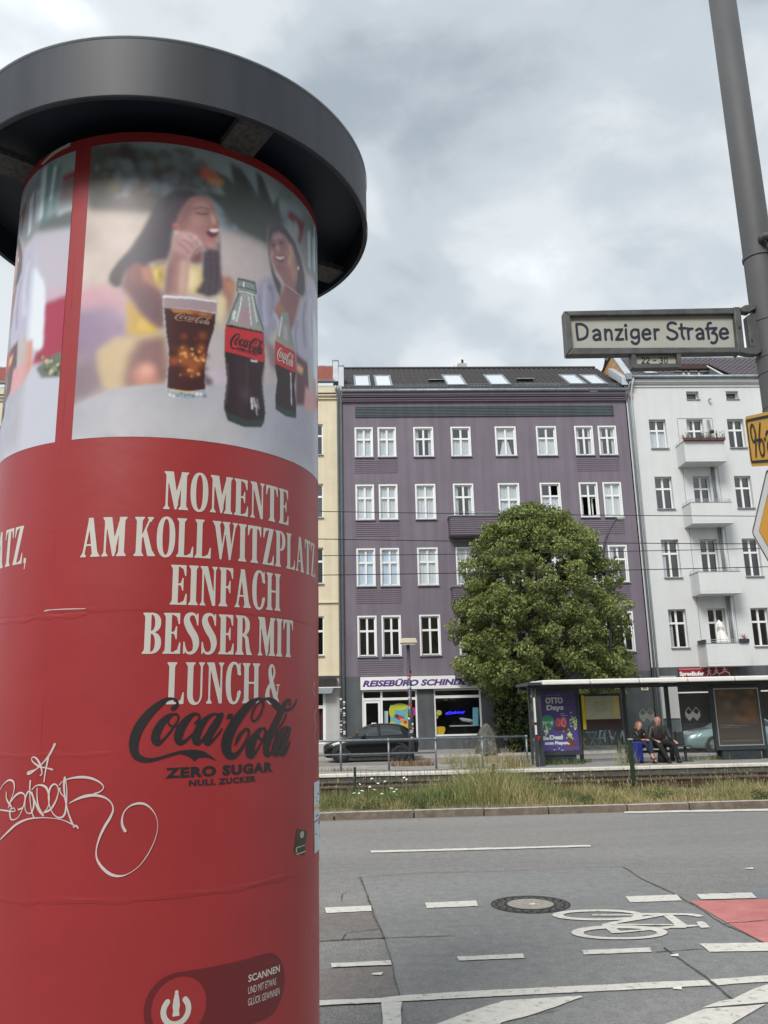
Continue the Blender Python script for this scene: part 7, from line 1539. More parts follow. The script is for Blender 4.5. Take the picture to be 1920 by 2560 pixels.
GL = {
 'M': ([rect(.075, .13, .02, 1), srf(.075, .13, 0), srf(.075, .13, 1, 1, 0, -1), poly([(.075, 1), (.25, 1), (.385, .15), (.345, 0), (.30, 0)]), poly([(.30, 0), (.345, 0), (.51, 1), (.46, 1), (.32, .42)]), rect(.44, .58, .02, .99), srf(.44, .58, 0), srf(.44, .58, 1, 0, 1, -1), poly([(.44, .62), (.52, 1), (.46, 1)])], .65),
 'O': ([sub(ell(.24, .5, .225, .525, 2.3), ell(.24, .5, .085, .46, 2.3))], .48),
 'E': (stem(.06, .205, (1, 0), (1, 0))+[rect(.2, .40, .955, 1), rect(.2, .42, 0, .045), beak(.40, 1), beak(.425, 1, False), poly([(.2, .53), (.27, .54), (.31, .68), (.335, .68), (.335, .35), (.31, .35), (.27, .48), (.2, .49)])], .45),
 'N': ([rect(.08, .13, .02, 1), srf(.08, .13, 0), srf(.08, .13, 1, 1, 0, -1), poly([(.08, 1), (.225, 1), (.44, .12), (.44, 0), (.36, 0)]), rect(.39, .44, .0, .98), srf(.39, .44, 1, 1, 1, -1)], .51),
 'T': ([rect(.165, .31, .02, .98), srf(.165, .31, 0), rect(.02, .455, .955, 1), beak(.02, -1), beak(.455, 1)], .475),
 'A': ([poly([(.20, 1), (.26, .90), (.125, 0.03), (.07, 0.03)]), poly([(.185, 1), (.315, 1), (.475, .02), (.33, .02)]), rect(.13, .36, .28, .325), srf(.075, .125, 0), srf(.335, .47, 0)], .53),
 'K': (stem(.06, .2)+[poly([(.37, .98), (.42, .98), (.255, .56), (.2, .44), (.2, .53)]), srf(.37, .42, 1, 1, 1, -1), poly([(.225, .52), (.30, .70), (.49, .0), (.345, .0)]), srf(.36, .48, 0, 0, 1)], .53),
 'L': (stem(.06, .2, (1, 0))+[rect(.19, .43, 0, .045), beak(.43, 1, False)], .44),
 'W': ([poly([(.06, .98), (.20, .98), (.285, .30), (.265, 0), (.22, 0)]), poly([(.225, 0), (.265, 0), (.40, .98), (.36, .98)]), poly([(.32, .98), (.46, .98), (.54, .30), (.515, 0), (.47, 0)]), poly([(.475, 0), (.515, 0), (.665, .98), (.61, .98)]), srf(.06, .2, 1, 1, 1, -1), srf(.33, .45, 1, 1, 1, -1), srf(.61, .665, 1, 1, 1, -1)], .72),
 'I': (stem(.055, .2), .255),
 'Z': ([rect(.04, .41, .955, 1), rect(.02, .42, 0, .045), beak(.04, -1), beak(.425, 1, False), poly([(.25, .98), (.41, 1), (.18, .02), (.02, 0)])], .45),
 'P': (stem(.06, .205, (1, 1), (1, 0))+[bowl(.2, .725, .235, .275, .095, .23)], .45),
 'F': (stem(.06, .205, (1, 1), (1, 0))+[rect(.2, .40, .955, 1), beak(.405, 1), poly([(.2, .52), (.27, .53), (.31, .67), (.335, .67), (.335, .34), (.31, .34), (.27, .47), (.2, .48)])], .425),
 'C': ([sub(ell(.24, .5, .225, .525, 2.3), ell(.255, .5, .10, .46, 2.3), rect(.30, .6, .30, .70)), poly([(.43, 1.0), (.43, .68), (.40, .68), (.36, .86), (.395, 1.0)]), poly([(.40, .33), (.425, .33), (.415, .12), (.37, .08)])], .47),
 'H': (stem(.06, .2)+stem(.37, .51)+[rect(.19, .38, .48, .53)], .57),
 'B': (stem(.06, .205, (1, 0), (1, 0))+[bowl(.2, .755, .235, .245, .095, .20), bowl(.2, .265, .25, .265, .105, .22)], .47),
 'S': ([stroke([(.345, .84, .022), (.30, .955, .028), (.215, .985, .038), (.12, .93, .06), (.105, .79, .078), (.19, .60, .088), (.30, .42, .086), (.34, .24, .076), (.30, .08, .05), (.215, .02, .036), (.12, .04, .026), (.065, .17, .02)], 5), poly([(.385, 1.0), (.385, .70), (.355, .70), (.325, .86), (.35, 1.0)]), poly([(.03, 0), (.03, .30), (.06, .30), (.09, .14), (.065, 0)])], .435),
 'R': (stem(.06, .205, (1, 1), (1, 0))+[bowl(.2, .745, .225, .255, .09, .21), poly([(.23, .51), (.30, .54), (.385, .44), (.46, .0), (.33, .0), (.28, .42), (.2, .485)]), srf(.335, .45, 0, 0, 1)], .50),
 'U': ([rect(.06, .2, .22, .98), srf(.06, .2, 1, 1, 1, -1), rect(.385, .435, .22, .98), srf(.385, .435, 1, 1, 1, -1), both(sub(ell(.2475, .26, .1875, .285, 2.2), ell(.2925, .26, .0925, .225, 2.2)), rect(0, .5, -.1, .26))], .50),
 '&': ([stroke([(.50, .44, .018), (.455, .22, .03), (.34, .05, .05), (.19, .03, .065), (.10, .16, .08), (.13, .36, .06), (.27, .56, .035), (.35, .76, .035), (.31, .93, .03), (.235, .96, .036), (.185, .84, .055), (.22, .62, .072), (.32, .34, .076), (.42, .10, .076), (.48, .04, .05)], 5), srf(.475, .52, 0, 1, 1) if False else rect(.41, .58, .445, .475)], .60),
 ',': ([rect(.04, .13, -.0, .13), poly([(.09, .02), (.13, .02), (.10, -.16), (.07, -.16)])], .17), ' ': ([], .13)}
m_cream_ink = mat('print_cream', (.60, .58, .53), .5, var=.03, scale=4); m_ink = mat('print_black', (.022, .020, .022), .45, var=.1)
for g in GL.values():
    for f_ in g[0]:
        if hasattr(f_, 'h'): f_.h = .02
def headline(s, s0, s1, z0, h, only=None):
    w = sum(GL[c][1] for c in s)+.012*(len(s)-1); k = (s1-s0)/w; x_ = s0; mb = MB()
    for c in s:
        fs, gw = GL[c]
        if fs:
            V_, Fc = fill(union(*fs), .016, 4); mb.add([cylpt(x_+a*k, z0+b*h, .0055) for a, b in V_], Fc)
        x_ += (gw+.012)*k
    mb.build('headline', m_cream_ink, lit)
for s, a, b, z, h in (('MOMENTE', .134, .655, 2.557, .137), ('AM KOLLWITZPLATZ,', -.139, .925, 2.390, .137), ('EINFACH', .170, .608, 2.225, .137), ('BESSER MIT', .086, .688, 2.060, .137), ('LUNCH &', .170, .612, 1.895, .137)): headline(s, a, b, z, h)
headline('PLATZ,', -.362-.345, -.362, 2.390, .137)
# ---- script logo, traced as swelling strokes
def LG(x, y): return cyl(310+x*.27125, 1720+y*.27125)
logo = [stroke(p, 4) for p in (
 [(452, 188, 22), (478, 168, 18), (492, 140, 12), (478, 112, 11), (435, 98, 12), (375, 116, 22), (290, 180, 34), (205, 268, 42), (135, 370, 46), (98, 470, 46), (90, 555, 42), (112, 620, 36), (165, 655, 28), (240, 664, 19), (330, 645, 14), (430, 614, 14), (520, 590, 14)],
 [(470, 240, 9), (410, 258, 20), (345, 325, 34), (300, 410, 40), (290, 475, 40), (312, 505, 28), (360, 478, 12), (420, 410, 10), (470, 340, 10), (500, 285, 10), (492, 248, 10), (465, 240, 9), (430, 262, 9), (405, 305, 9), (420, 342, 9), (465, 352, 9), (520, 336, 8), (570, 290, 7)],
 [(660, 322, 15), (682, 300, 11), (694, 262, 11), (672, 238, 10), (630, 246, 18), (570, 300, 32), (520, 380, 40), (498, 450, 40), (510, 498, 30), (560, 490, 16), (620, 436, 11), (690, 360, 9)],
 [(868, 246, 10), (830, 238, 10), (780, 262, 18), (715, 330, 32), (670, 420, 38), (660, 485, 34), (690, 505, 18), (740, 450, 11), (800, 350, 10), (858, 268, 10)],
 [(893, 246, 22), (850, 330, 30), (795, 410, 34), (760, 480, 34), (775, 505, 24), (825, 470, 11), (870, 420, 9), (898, 376, 7)],
 [(1278, 104, 9), (1230, 100, 14), (1160, 145, 30), (1075, 240, 38), (1000, 350, 44), (950, 460, 48), (938, 550, 44), (962, 615, 36), (1015, 622, 24), (1070, 570, 14), (1120, 490, 12), (1146, 420, 10), (1140, 376, 9), (1108, 380, 10)],
 [(1118, 378, 10), (1068, 425, 16), (1040, 480, 15), (1018, 530, 4)],
 [(1272, 104, 8), (1280, 160, 8), (1256, 235, 8), (1212, 296, 9), (1178, 298, 9), (1174, 250, 8), (1205, 175, 8), (1262, 115, 9), (1310, 98, 12), (1360, 118, 26), (1400, 158, 30), (1428, 192, 22)],
 [(1520, 165, 6), (1526, 125, 8), (1510, 104, 9), (1480, 140, 18), (1440, 225, 26), (1385, 340, 30), (1335, 450, 32), (1308, 550, 30), (1310, 610, 24), (1345, 605, 14), (1395, 540, 8)],
 [(1375, 440, 6), (1440, 350, 6), (1478, 285, 6), (1490, 244, 5)],
 [(1280, 370, 9), (1240, 392, 20), (1190, 470, 34), (1158, 555, 38), (1152, 612, 32), (1180, 620, 20), (1230, 560, 10), (1280, 470, 10), (1302, 400, 10), (1285, 368, 9), (1252, 390, 8), (1236, 432, 8), (1255, 474, 8), (1300, 482, 7), (1345, 460, 6)],
 [(1512, 364, 9), (1480, 366, 12), (1432, 430, 26), (1398, 520, 30), (1385, 590, 28), (1402, 612, 18), (1440, 560, 10), (1480, 470, 9), (1512, 385, 9)],
 [(1520, 372, 15), (1495, 440, 24), (1468, 520, 28), (1450, 590, 26), (1462, 610, 20), (1492, 580, 9), (1512, 540, 7), (1526, 494, 5)])]
logo += [poly([(955, 238), (1002, 234), (986, 283), (936, 284)]),
 poly([(500, 580), (560, 572), (640, 568), (700, 574), (750, 592), (800, 628), (852, 672), (800, 648), (740, 634), (690, 640), (662, 655), (646, 676), (628, 655), (590, 628), (540, 612), (490, 606)]),
 poly([(1466, 226), (1490, 190), (1528, 182), (1560, 150), (1596, 94), (1580, 150), (1548, 196), (1512, 216)])]
for l_ in logo:
    if hasattr(l_, 'h'): l_.h = 4
LV, LF = fill(union(*logo), 4.2, 8)
def place_logo(name, f_, m): return MB().add([f_(x, y) for x, y in LV], LF).build(name, m, lit)
place_logo('script_logo', lambda x, y: cylpt(*LG(x, y), .0064), m_ink)
def lab(x0, y0, kx, ky, sh): # logo on a printed bottle label, close-up sheet co-ordinates
    def f_(x, y): u = x0+(x-50)*kx; v = y0+(y-90)*ky+(x-50)*sh; return cylpt(*cyl(u*.4822, 300+v*.4822), .0062)
    return f_
place_logo('label_script', lab(1190, 1098, .112, .145, .030), m_ink); place_logo('label_script', lab(1432, 1172, .056, .125, .030), m_cream_ink)
place_logo('glass_script', lab(905, 998, .122, .07, .020), mat('glass_emboss', (.28, .20, .16), .4))
cm2 = lambda l: (lambda a, b: cylpt(a, b, l))
text('subtitle', 'ZERO SUGAR', .177, .574, 1.660, .0335, cm2(.0055), m_ink, lit, bold=.06, spacing=1.15)
text('subtitle', 'NULL ZUCKER', .254, .498, 1.6325, .0195, cm2(.0055), m_ink, lit, bold=.05, spacing=1.15)
text('label_text', 'ZERO SUGAR', *[cyl(u*.4822, 300+1195*.4822)[0] for u in (1225, 1330)], cyl(1260*.4822, 300+1200*.4822)[1]-.004, .012, cm2(.0062), m_ink, lit)
# scan panel (its matrix code is left out)
zp = .985
def pill(x0, x1, zc, r): return union(rect(x0+r, x1-r, zc-r, zc+r), ell(x0+r, zc, r, r), ell(x1-r, zc, r, r))
decal('scan_panel', pill(.140, .645, zp, .098), .008, cm2(.0052), m_redd, lit, run=3)
decal('scan_disc', ell(.246, zp, .084, .084), .008, cm2(.0056), m_redp, lit, run=3)
pw = stroke([(.236+.038*math.sin(a), zp-.008-.038*math.cos(a), .0085) for a in np.linspace(-2.35, 2.35, 14)], 3); pw.h = .01
bt = poly([(.236+a*.8, zp+b*.8) for a, b in [(-.006, .060), (.006, .060), (.007, .045), (.011, .030), (.014, .005), (.011, -.010), (.014, -.030), (-.014, -.030), (-.011, -.010), (-.014, .005), (-.011, .030), (-.007, .045)]])
decal('power_bottle_icon', union(pw, bt), .003, cm2(.0064), m_cream_ink, lit, run=4)
text('scan_text', 'SCANNEN', .478, .618, 1.013, .021, cm2(.0058), m_cream_ink, lit, bold=.02)
text('scan_text', 'UND MIT ETWAS', .478, .600, .978, .021, cm2(.0058), m_cream_ink, lit)
text('scan_text', 'GLÜCK GEWINNEN', .478, .618, .944, .021, cm2(.0058), m_cream_ink, lit)
# ---- pen scrawl
def GF(x, y): return cyl(x*.24714, 1840+y*.24714)
gr = [[(565, 72, 13), (545, 120, 9), (500, 200, 9), (440, 275, 9), (380, 330, 9), (325, 372, 9), (290, 382, 8), (300, 362, 7), (350, 345, 7), (405, 318, 7)], [(500, 200, 7), (488, 260, 8), (468, 360, 9), (452, 470, 10)],
 [(405, 310, 8), (350, 268, 8), (328, 232, 8), (350, 212, 8), (385, 235, 8), (415, 290, 9), (430, 340, 9), (432, 385, 9), (412, 398, 9)], [(405, 310, 9), (450, 318, 9), (500, 328, 9), (545, 342, 8)],
 [(0, 565, 6), (40, 495, 7), (95, 448, 8), (140, 455, 8), (155, 500, 8), (148, 570, 7), (115, 660, 7), (95, 730, 6)], [(75, 560, 8), (75, 620, 8), (95, 670, 8), (130, 720, 8)], [(100, 700, 7), (150, 620, 8), (210, 575, 8), (255, 590, 8), (262, 650, 8), (240, 720, 8), (190, 745, 7)],
 [(0, 745, 5), (60, 752, 6), (130, 762, 7), (165, 755, 7), (150, 728, 7), (115, 745, 7), (112, 800, 8), (130, 845, 8), (190, 825, 7), (240, 730, 7), (275, 600, 7), (300, 555, 7)],
 [(318, 445, 8), (312, 520, 8), (315, 650, 8), (330, 760, 8), (355, 830, 8)], [(262, 690, 7), (265, 740, 7), (290, 780, 8), (330, 770, 8), (352, 700, 8), (345, 620, 8), (310, 560, 8), (272, 600, 8), (262, 690, 7)],
 [(330, 545, 7), (370, 505, 8), (425, 495, 9), (475, 520, 9), (500, 580, 9), (505, 660, 9), (488, 730, 8), (450, 775, 8)], [(385, 520, 8), (385, 620, 8), (400, 720, 9), (450, 810, 9)], [(330, 560, 7), (355, 640, 7), (395, 740, 7), (430, 790, 8)],
 [(450, 775, 7), (520, 740, 8), (575, 650, 8), (598, 560, 8), (585, 500, 8), (550, 488, 8), (515, 530, 8), (500, 620, 8), (515, 720, 8), (560, 800, 8), (620, 825, 8), (665, 780, 8), (680, 650, 8), (682, 520, 8), (665, 410, 9)],
 [(665, 410, 9), (655, 500, 10), (668, 640, 11), (700, 780, 11), (745, 900, 10)], [(610, 520, 8), (620, 570, 8), (660, 620, 8)], [(605, 500, 7), (640, 460, 7), (720, 428, 9), (830, 415, 10), (930, 428, 9), (1010, 465, 9), (1052, 515, 8), (1020, 560, 7), (950, 585, 6)],
 [(705, 680, 7), (780, 640, 12), (860, 610, 12), (960, 598, 10), (1060, 620, 10), (1125, 670, 10), (1148, 740, 10), (1120, 820, 10), (1060, 920, 10), (1010, 1030, 10), (980, 1140, 10), (985, 1240, 11), (1040, 1330, 11), (1120, 1395, 11), (1210, 1415, 10), (1300, 1390, 6), (1400, 1320, 4), (1480, 1220, 4), (1550, 1090, 3), (1590, 960, 3), (1590, 850, 4), (1550, 760, 6), (1480, 695, 8), (1410, 680, 9), (1330, 700, 9), (1270, 750, 9), (1240, 820, 10), (1240, 900, 10), (1275, 970, 11)],
 [(15, 1045, 9), (90, 970, 9), (180, 890, 9), (290, 840, 8), (420, 825, 8), (560, 832, 5), (660, 855, 4), (745, 895, 5), (800, 925, 6)], [(745, 925, 6), (775, 905, 6), (800, 935, 6)]]
m_pen = mat('silver_pen', (.62, .56, .54), .4, var=.08)
def scrawl(name, strokes, conv, kpx, lift, w0=.00024):
    mb = MB()
    for li, st in enumerate(strokes):
        S = spline(st, 6); n = len(S); vs = []; Pp = [Vector((*conv(x, y), 0)) for x, y, r in S]
        for i in range(n):
            d = (Pp[min(i+1, n-1)]-Pp[max(i-1, 0)]); d = d.normalized() if d.length else Vector((1, 0, 0)); w = S[i][2]*kpx*(.85+.3*math.sin(i*.21+li))
            if i in (0, n-1): w *= .5
            for sgn in (-1, 1): vs.append(cylpt(Pp[i].x-d.y*w*sgn, Pp[i].y+d.x*w*sgn, lift+li*.00003))
        mb.add(vs, [(2*i, 2*i+2, 2*i+3, 2*i+1) for i in range(n-1)])
    return mb.build(name, m_pen, lit)
scrawl('pen_scrawl', gr, GF, .00036, .0066)
scrawl('pen_scrawl', [[(789, 1770, 6), (783, 1790, 6), (787, 1815, 6), (783, 1840, 6), (788, 1860, 6)], [(785, 1705, 6), (780, 1725, 6), (788, 1745, 6)]], lambda u, v: cyl(u, v), .0003, .0066)
# stickers
def r4(x, y): return x*.4943, 1800+y*.4943
sd4 = [cyl(*r4(*p)) for p in ((1496, 548), (1550, 562), (1536, 686), (1483, 672))]
decal('small_sticker', poly(sd4), .006, cm2(.0058), mat('sticker_olive', (.035, .040, .022), .4, var=.4, scale=60), lit, run=3)
a_, b_ = min(p[0] for p in sd4), max(p[0] for p in sd4); z_a = min(p[1] for p in sd4)
decal('sticker_print', union(ell((a_+b_)/2+.004, z_a+.075, .016, .012), rect(a_+.012, b_-.02, z_a+.034, z_a+.038), rect(a_+.016, b_-.016, z_a+.012, z_a+.016), rect(a_+.010, a_+.02, z_a+.02, z_a+.034)), .002, cm2(.0064), mat('sticker_pale', (.42, .40, .28), .5, var=.3, scale=70), lit)
arc('torn_flyer', .885, 1.18, 1.345, 1.455, .0060, mat('flyer_white', (.58, .66, .70), .6, var=.08), lit); arc('torn_flyer', .880, 1.16, 1.46, 1.60, .0060, MATS['flyer_white'], lit); 
for i in range(26):
    s = rnd.uniform(.90, 1.12); z = rnd.uniform(1.36, 1.585); w, h = rnd.uniform(.01, .05), rnd.choice((.004, .006, .012)); arc('flyer_print', s, s+w, z, z+h, .0068+i*.00003, m_ink, lit, n=3)
arc('flyer_print', .89, 1.1, 1.50, 1.512, .0078, mat('flyer_yellow', (.65, .52, .10), .6), lit, n=10)

# ================================================================== POLE AND SIGNS
PXc, PYc = 3.09, 5.5
m_pole = mat('pole_grey', (.088, .090, .094), .65, metal=0., var=.14, scale=4, stretch=(1, 1, .4), bump=.0008, bscale=50)
pl = thing('mast', 'tall tapering grey steel mast carrying the street name sign at the right', 'mast', (PXc, PYc, 0))
MB().lathe([(.14, .0), (.135, 1.2), (.118, 1.3), (.107, 4.7), (.104, 5.2), (.099, 8.6), (.0, 8.6)], (PXc, PYc, 0), 40).build('shaft', m_pole, pl, smooth=True)
for v in (924, 1010, 1185): z = at(1905, v, Y=5.4)[2]; MB().lathe([(.1075, -.003), (.1125, 0), (.1075, .003)], (PXc, PYc, z), 40).build('band', m_crack, pl)
for v in (770, 860, 610): z = at(1895, v, Y=5.4)[2]; MB().lathe([(.106, -.012), (.1125, -.012), (.1125, .012), (.106, .012)], (PXc, PYc, z-.06), 40).build('strap', m_pole, pl)
zk = at(1905, 600, Y=5.4)[2]; MB().tube([(PXc-.02, PYc-.11, zk), (PXc-.02, PYc-.15, zk), (PXc+.05, PYc-.16, zk-.0)], .028, 10).tube([(PXc+.02, PYc-.13, zk), (PXc+.02, PYc-.13, zk-.12)], .016, 8).build('hook', m_pole, pl, smooth=True)
def SG(x, y, Y_=5.47): p = at(1380+x*.3255, 740+y*.3255, Y=Y_); return (p[0], Y_, p[2])
m_sgframe = mat('sign_frame', (.095, .10, .098), .55, metal=.2, var=.3, scale=10); m_sgplate = mat('sign_plate', (.40, .40, .355), .55, var=.05, scale=8); m_navy = mat('sign_ink', (.012, .016, .035), .5, var=.05)
sn = thing('street_sign', 'framed street name sign with house numbers hanging from the right hand mast', 'street sign', tuple(SG(740, 270)))
def slab(name, pts, ya, yb, m, par, **k):
    q = MB(); P0 = [SG(x, y, 5.47) for x, y in pts]; q.prism([(p[0], ya, p[2]) for p in P0], (0, yb-ya, 0)); return q.build(name, m, par, **k)
slab('plate', [(130, 150), (1400, 135), (1425, 410), (150, 415)], 5.490, 5.51, m_sgplate, sn)
slab('frame_bar', [(88, 122), (1386, 95), (1392, 142), (135, 157)], 5.455, 5.53, m_sgframe, sn, bevel=.006)
slab('frame_bar', [(158, 403), (1418, 398), (1425, 440), (112, 458)], 5.455, 5.53, m_sgframe, sn, bevel=.006)
slab('frame_bar', [(86, 124), (134, 156), (158, 402), (110, 456)], 5.453, 5.532, m_sgframe, sn, bevel=.006)
slab('frame_bar', [(1386, 92), (1438, 92), (1472, 408), (1436, 452), (1420, 438)], 5.450, 5.535, m_sgframe, sn, bevel=.006)
slab('bracket_arm', [(1438, 100), (1470, 82), (1548, 74), (1554, 108), (1500, 140), (1446, 132)], 5.44, 5.50, m_sgframe, sn, bevel=.006)
slab('bracket_arm', [(1430, 408), (1592, 404), (1596, 442), (1560, 462), (1500, 460), (1438, 446)], 5.44, 5.50, m_sgframe, sn, bevel=.006)
slab('bracket_channel', [(1490, 158), (1530, 138), (1562, 140), (1602, 400), (1520, 396)], 5.46, 5.52, m_sgframe, sn, bevel=.004); slab('bracket_hole', [(1524, 338), (1534, 336), (1536, 352), (1526, 354)], 5.455, 5.459, m_crack, sn)
slab('number_plate', [(636, 452), (955, 445), (962, 522), (644, 524)], 5.49, 5.51, m_sgplate, sn)
slab('number_frame', [(606, 446), (638, 446), (648, 526), (960, 522), (954, 442), (984, 442), (992, 538), (978, 550), (628, 556), (618, 548)], 5.46, 5.53, m_sgframe, sn)
MB().disc((SG(1430, 252)[0], 5.449, SG(1430, 252)[2]), .008, (0, -1, 0), 10, thick=.004).build('screw', m_crack, sn)
ww = 9.4
L1 = [[(192, 208), (197, 268), (205, 326)], [(192, 208), (235, 208), (270, 232), (278, 268), (268, 304), (236, 322), (205, 325)],
 [(322, 262), (345, 250), (368, 262), (374, 288), (377, 326)], [(374, 288), (345, 288), (325, 305), (334, 325), (358, 325), (375, 310)],
 [(413, 248), (415, 285), (419, 326)], [(416, 275), (432, 252), (454, 256), (462, 282), (466, 325)], [(495, 250), (545, 248)], [(543, 249), (500, 325)], [(500, 325), (552, 323)], [(573, 248), (575, 285), (578, 323)],
 [(668, 256), (645, 248), (622, 258), (614, 284), (624, 307), (648, 311), (670, 296)], [(668, 250), (674, 300), (674, 335), (658, 356), (635, 355), (620, 342)],
 [(706, 285), (735, 284), (762, 281)], [(762, 281), (753, 256), (730, 247), (708, 262), (702, 288), (712, 314), (735, 324), (760, 314)], [(793, 247), (796, 285), (800, 323)], [(796, 272), (808, 250), (826, 250)],
 [(958, 204), (930, 195), (903, 205), (895, 228), (907, 248), (938, 260), (964, 278), (968, 303), (945, 321), (915, 321), (893, 306)], [(1000, 208), (1003, 250), (1008, 298), (1022, 320)], [(985, 240), (1032, 238)],
 [(1050, 240), (1054, 280), (1058, 320)], [(1054, 264), (1066, 244), (1086, 243)], [(1116, 254), (1138, 242), (1160, 252), (1168, 278), (1171, 320)], [(1168, 281), (1140, 280), (1120, 298), (1130, 318), (1152, 318), (1170, 304)],
 [(1228, 198), (1209, 202), (1203, 225), (1207, 275), (1213, 318)], [(1190, 242), (1270, 238)], [(1270, 238), (1238, 276)], [(1238, 276), (1262, 280), (1276, 304), (1270, 338), (1250, 353), (1232, 347)],
 [(1300, 280), (1330, 279), (1360, 276)], [(1360, 276), (1350, 250), (1325, 240), (1305, 255), (1298, 282), (1308, 308), (1330, 318), (1358, 308)]]
SH = []
for st in L1: f_ = stroke([(x, y, ww) for x, y in st], 4); f_.h = 4; SH.append(f_)
SH.append(ell(571, 217, 13, 13))
decal('street_name', union(*SH), 4., lambda x, y: (SG(x, y)[0], 5.4875, SG(x, y)[2]), m_navy, sn, run=20)
def NG(a, b): p = SG(a, b); return (p[0], 5.4875, p[2])
digits('house_numbers', '22 - 30', 694, 27, 508, 42, 3.4, flipy(NG, 508), m_navy, sn)
# route number sign and priority sign, turned towards the road
BET = math.radians(96); dv = Vector((math.cos(BET), -math.sin(BET), 0)); TILT = -.27; nv = Vector((-math.sin(BET), -math.cos(BET), 0))
p0 = Vector(at(1870, 1105, Y=5.36)); zt_ = at(1868, 1042, Y=5.36)[2]; zb_ = at(1873, 1167, Y=5.36)[2]; hh = zt_-zb_; zc = (zt_+zb_)/2
def sp(s, z, lift=0): p = Vector((p0.x, p0.y, 0))+dv*s-Vector((0, 0, 0))+nv*lift; return (p.x, p.y, z+TILT*s)
ys_ = thing('route_sign', 'yellow route number sign with black border turned sideways on the mast', 'route sign', (p0.x, p0.y, zc)); m_ysign = mat('sign_yellow', (.68, .36, .035), .45, var=.06, scale=8); m_yback = mat('sign_back', (.3, .31, .31), .5, metal=.3)
def rr(x0, x1, y0, y1, r): return union(rect(x0+r, x1-r, y0, y1), rect(x0, x1, y0+r, y1-r), *[ell(a, b, r, r) for a in (x0+r, x1-r) for b in (y0+r, y1-r)])
WS = .50
decal('plate', rr(0, WS, zb_, zt_, .035), .012, lambda a, b: sp(a, b, 0), m_ysign, ys_, run=60, solid=.003)
decal('border', sub(rr(.018, WS-.018, zb_+.022, zt_-.022, .022), rr(.034, WS-.034, zb_+.042, zt_-.042, .014)), .007, lambda a, b: sp(a, b, .004), m_crack, ys_, run=60)
dig = []
h9 = hh*.62; z9 = zc-h9/2
def num(st, x0): 
    f_ = stroke([(x0+x*.10, z9+y*h9, .0098) for x, y in st], 5); f_.h = .01; dig.append(f_)
num([(.86, .72), (.70, .95), (.45, 1.0), (.2, .88), (.15, .68), (.3, .5), (.55, .46), (.8, .58), (.88, .78), (.8, .48), (.62, .22), (.5, 0)], .062)
num([(.75, 1.0), (.45, .72), (.22, .42), (.15, .24), (.3, .04), (.55, 0), (.8, .1), (.88, .3), (.74, .47), (.5, .5), (.25, .4)], .170)
num([(.2, .62), (.45, .72), (.7, .62), (.78, .4), (.8, .02)], .295); num([(.78, .42), (.45, .42), (.2, .26), (.3, .04), (.55, .0), (.78, .14)], .295)
decal('digits', union(*dig), .005, lambda a, b: sp(a, b, .0045), m_crack, ys_, run=30)
for a in (.178, .292): MB().disc(sp(a, zc, .004), .011, nv, 10, thick=.004).build('bolt', m_crack, ys_)
# priority diamond
cz = at(1879, 1333, Y=5.36)[2]; hd_ = .42
for _i in range(6): hd_ = (at(1916, 1167, Y=5.36-hd_*math.sin(BET))[2]-cz)/.895
lc = Vector(at(1879, 1333, Y=5.36))
cen = lc+dv*hd_; cen.z = cz
dm = thing('priority_sign', 'white and yellow diamond priority road sign turned sideways at the right edge', 'road sign', tuple(cen))
def dp(a, b, lift): p = cen+dv*a+nv*lift; return (p.x, p.y, cz+b-.105*(a+hd_))
def dia(r, rad):
    k = r-rad*.414
    return lambda X, Y: (lambda ax, ay: np.where(np.abs(ax-ay) < 1e9, np.hypot(np.maximum((ax+ay)/math.sqrt(2)-(r/math.sqrt(2)-rad), 0), np.maximum(np.abs(ax-ay)/math.sqrt(2)-(r/math.sqrt(2)-rad), 0))-rad, 0))(np.abs(X), np.abs(Y))
def DI(r, rad): f_ = dia(r, rad); f_.bb = (-r, -r, r, r); return f_
decal('plate', DI(hd_, .035), .012, lambda a, b: dp(a, b, .0), m_frame, dm, run=80, solid=.003)
decal('border', sub(DI(hd_-.012, .03), DI(hd_-.026, .025)), .006, lambda a, b: dp(a, b, .0035), m_navy, dm, run=60)
decal('yellow_field', DI(hd_*.64, .008), .012, lambda a, b: dp(a, b, .0035), mat('sign_amber', (.78, .36, .012), .4, var=.04), dm, run=80)
decal('field_edge', sub(DI(hd_*.65, .01), DI(hd_*.635, .008)), .005, lambda a, b: dp(a, b, .0045), m_navy, dm, run=60)
MB().tube([tuple(cen), (PXc-.05, PYc, cz)], .02, 8).build('bracket', m_sgframe, dm); MB().tube([sp(.3, zc, -.004), (PXc-.05, PYc, zc)], .02, 8).build('bracket', m_sgframe, ys_)

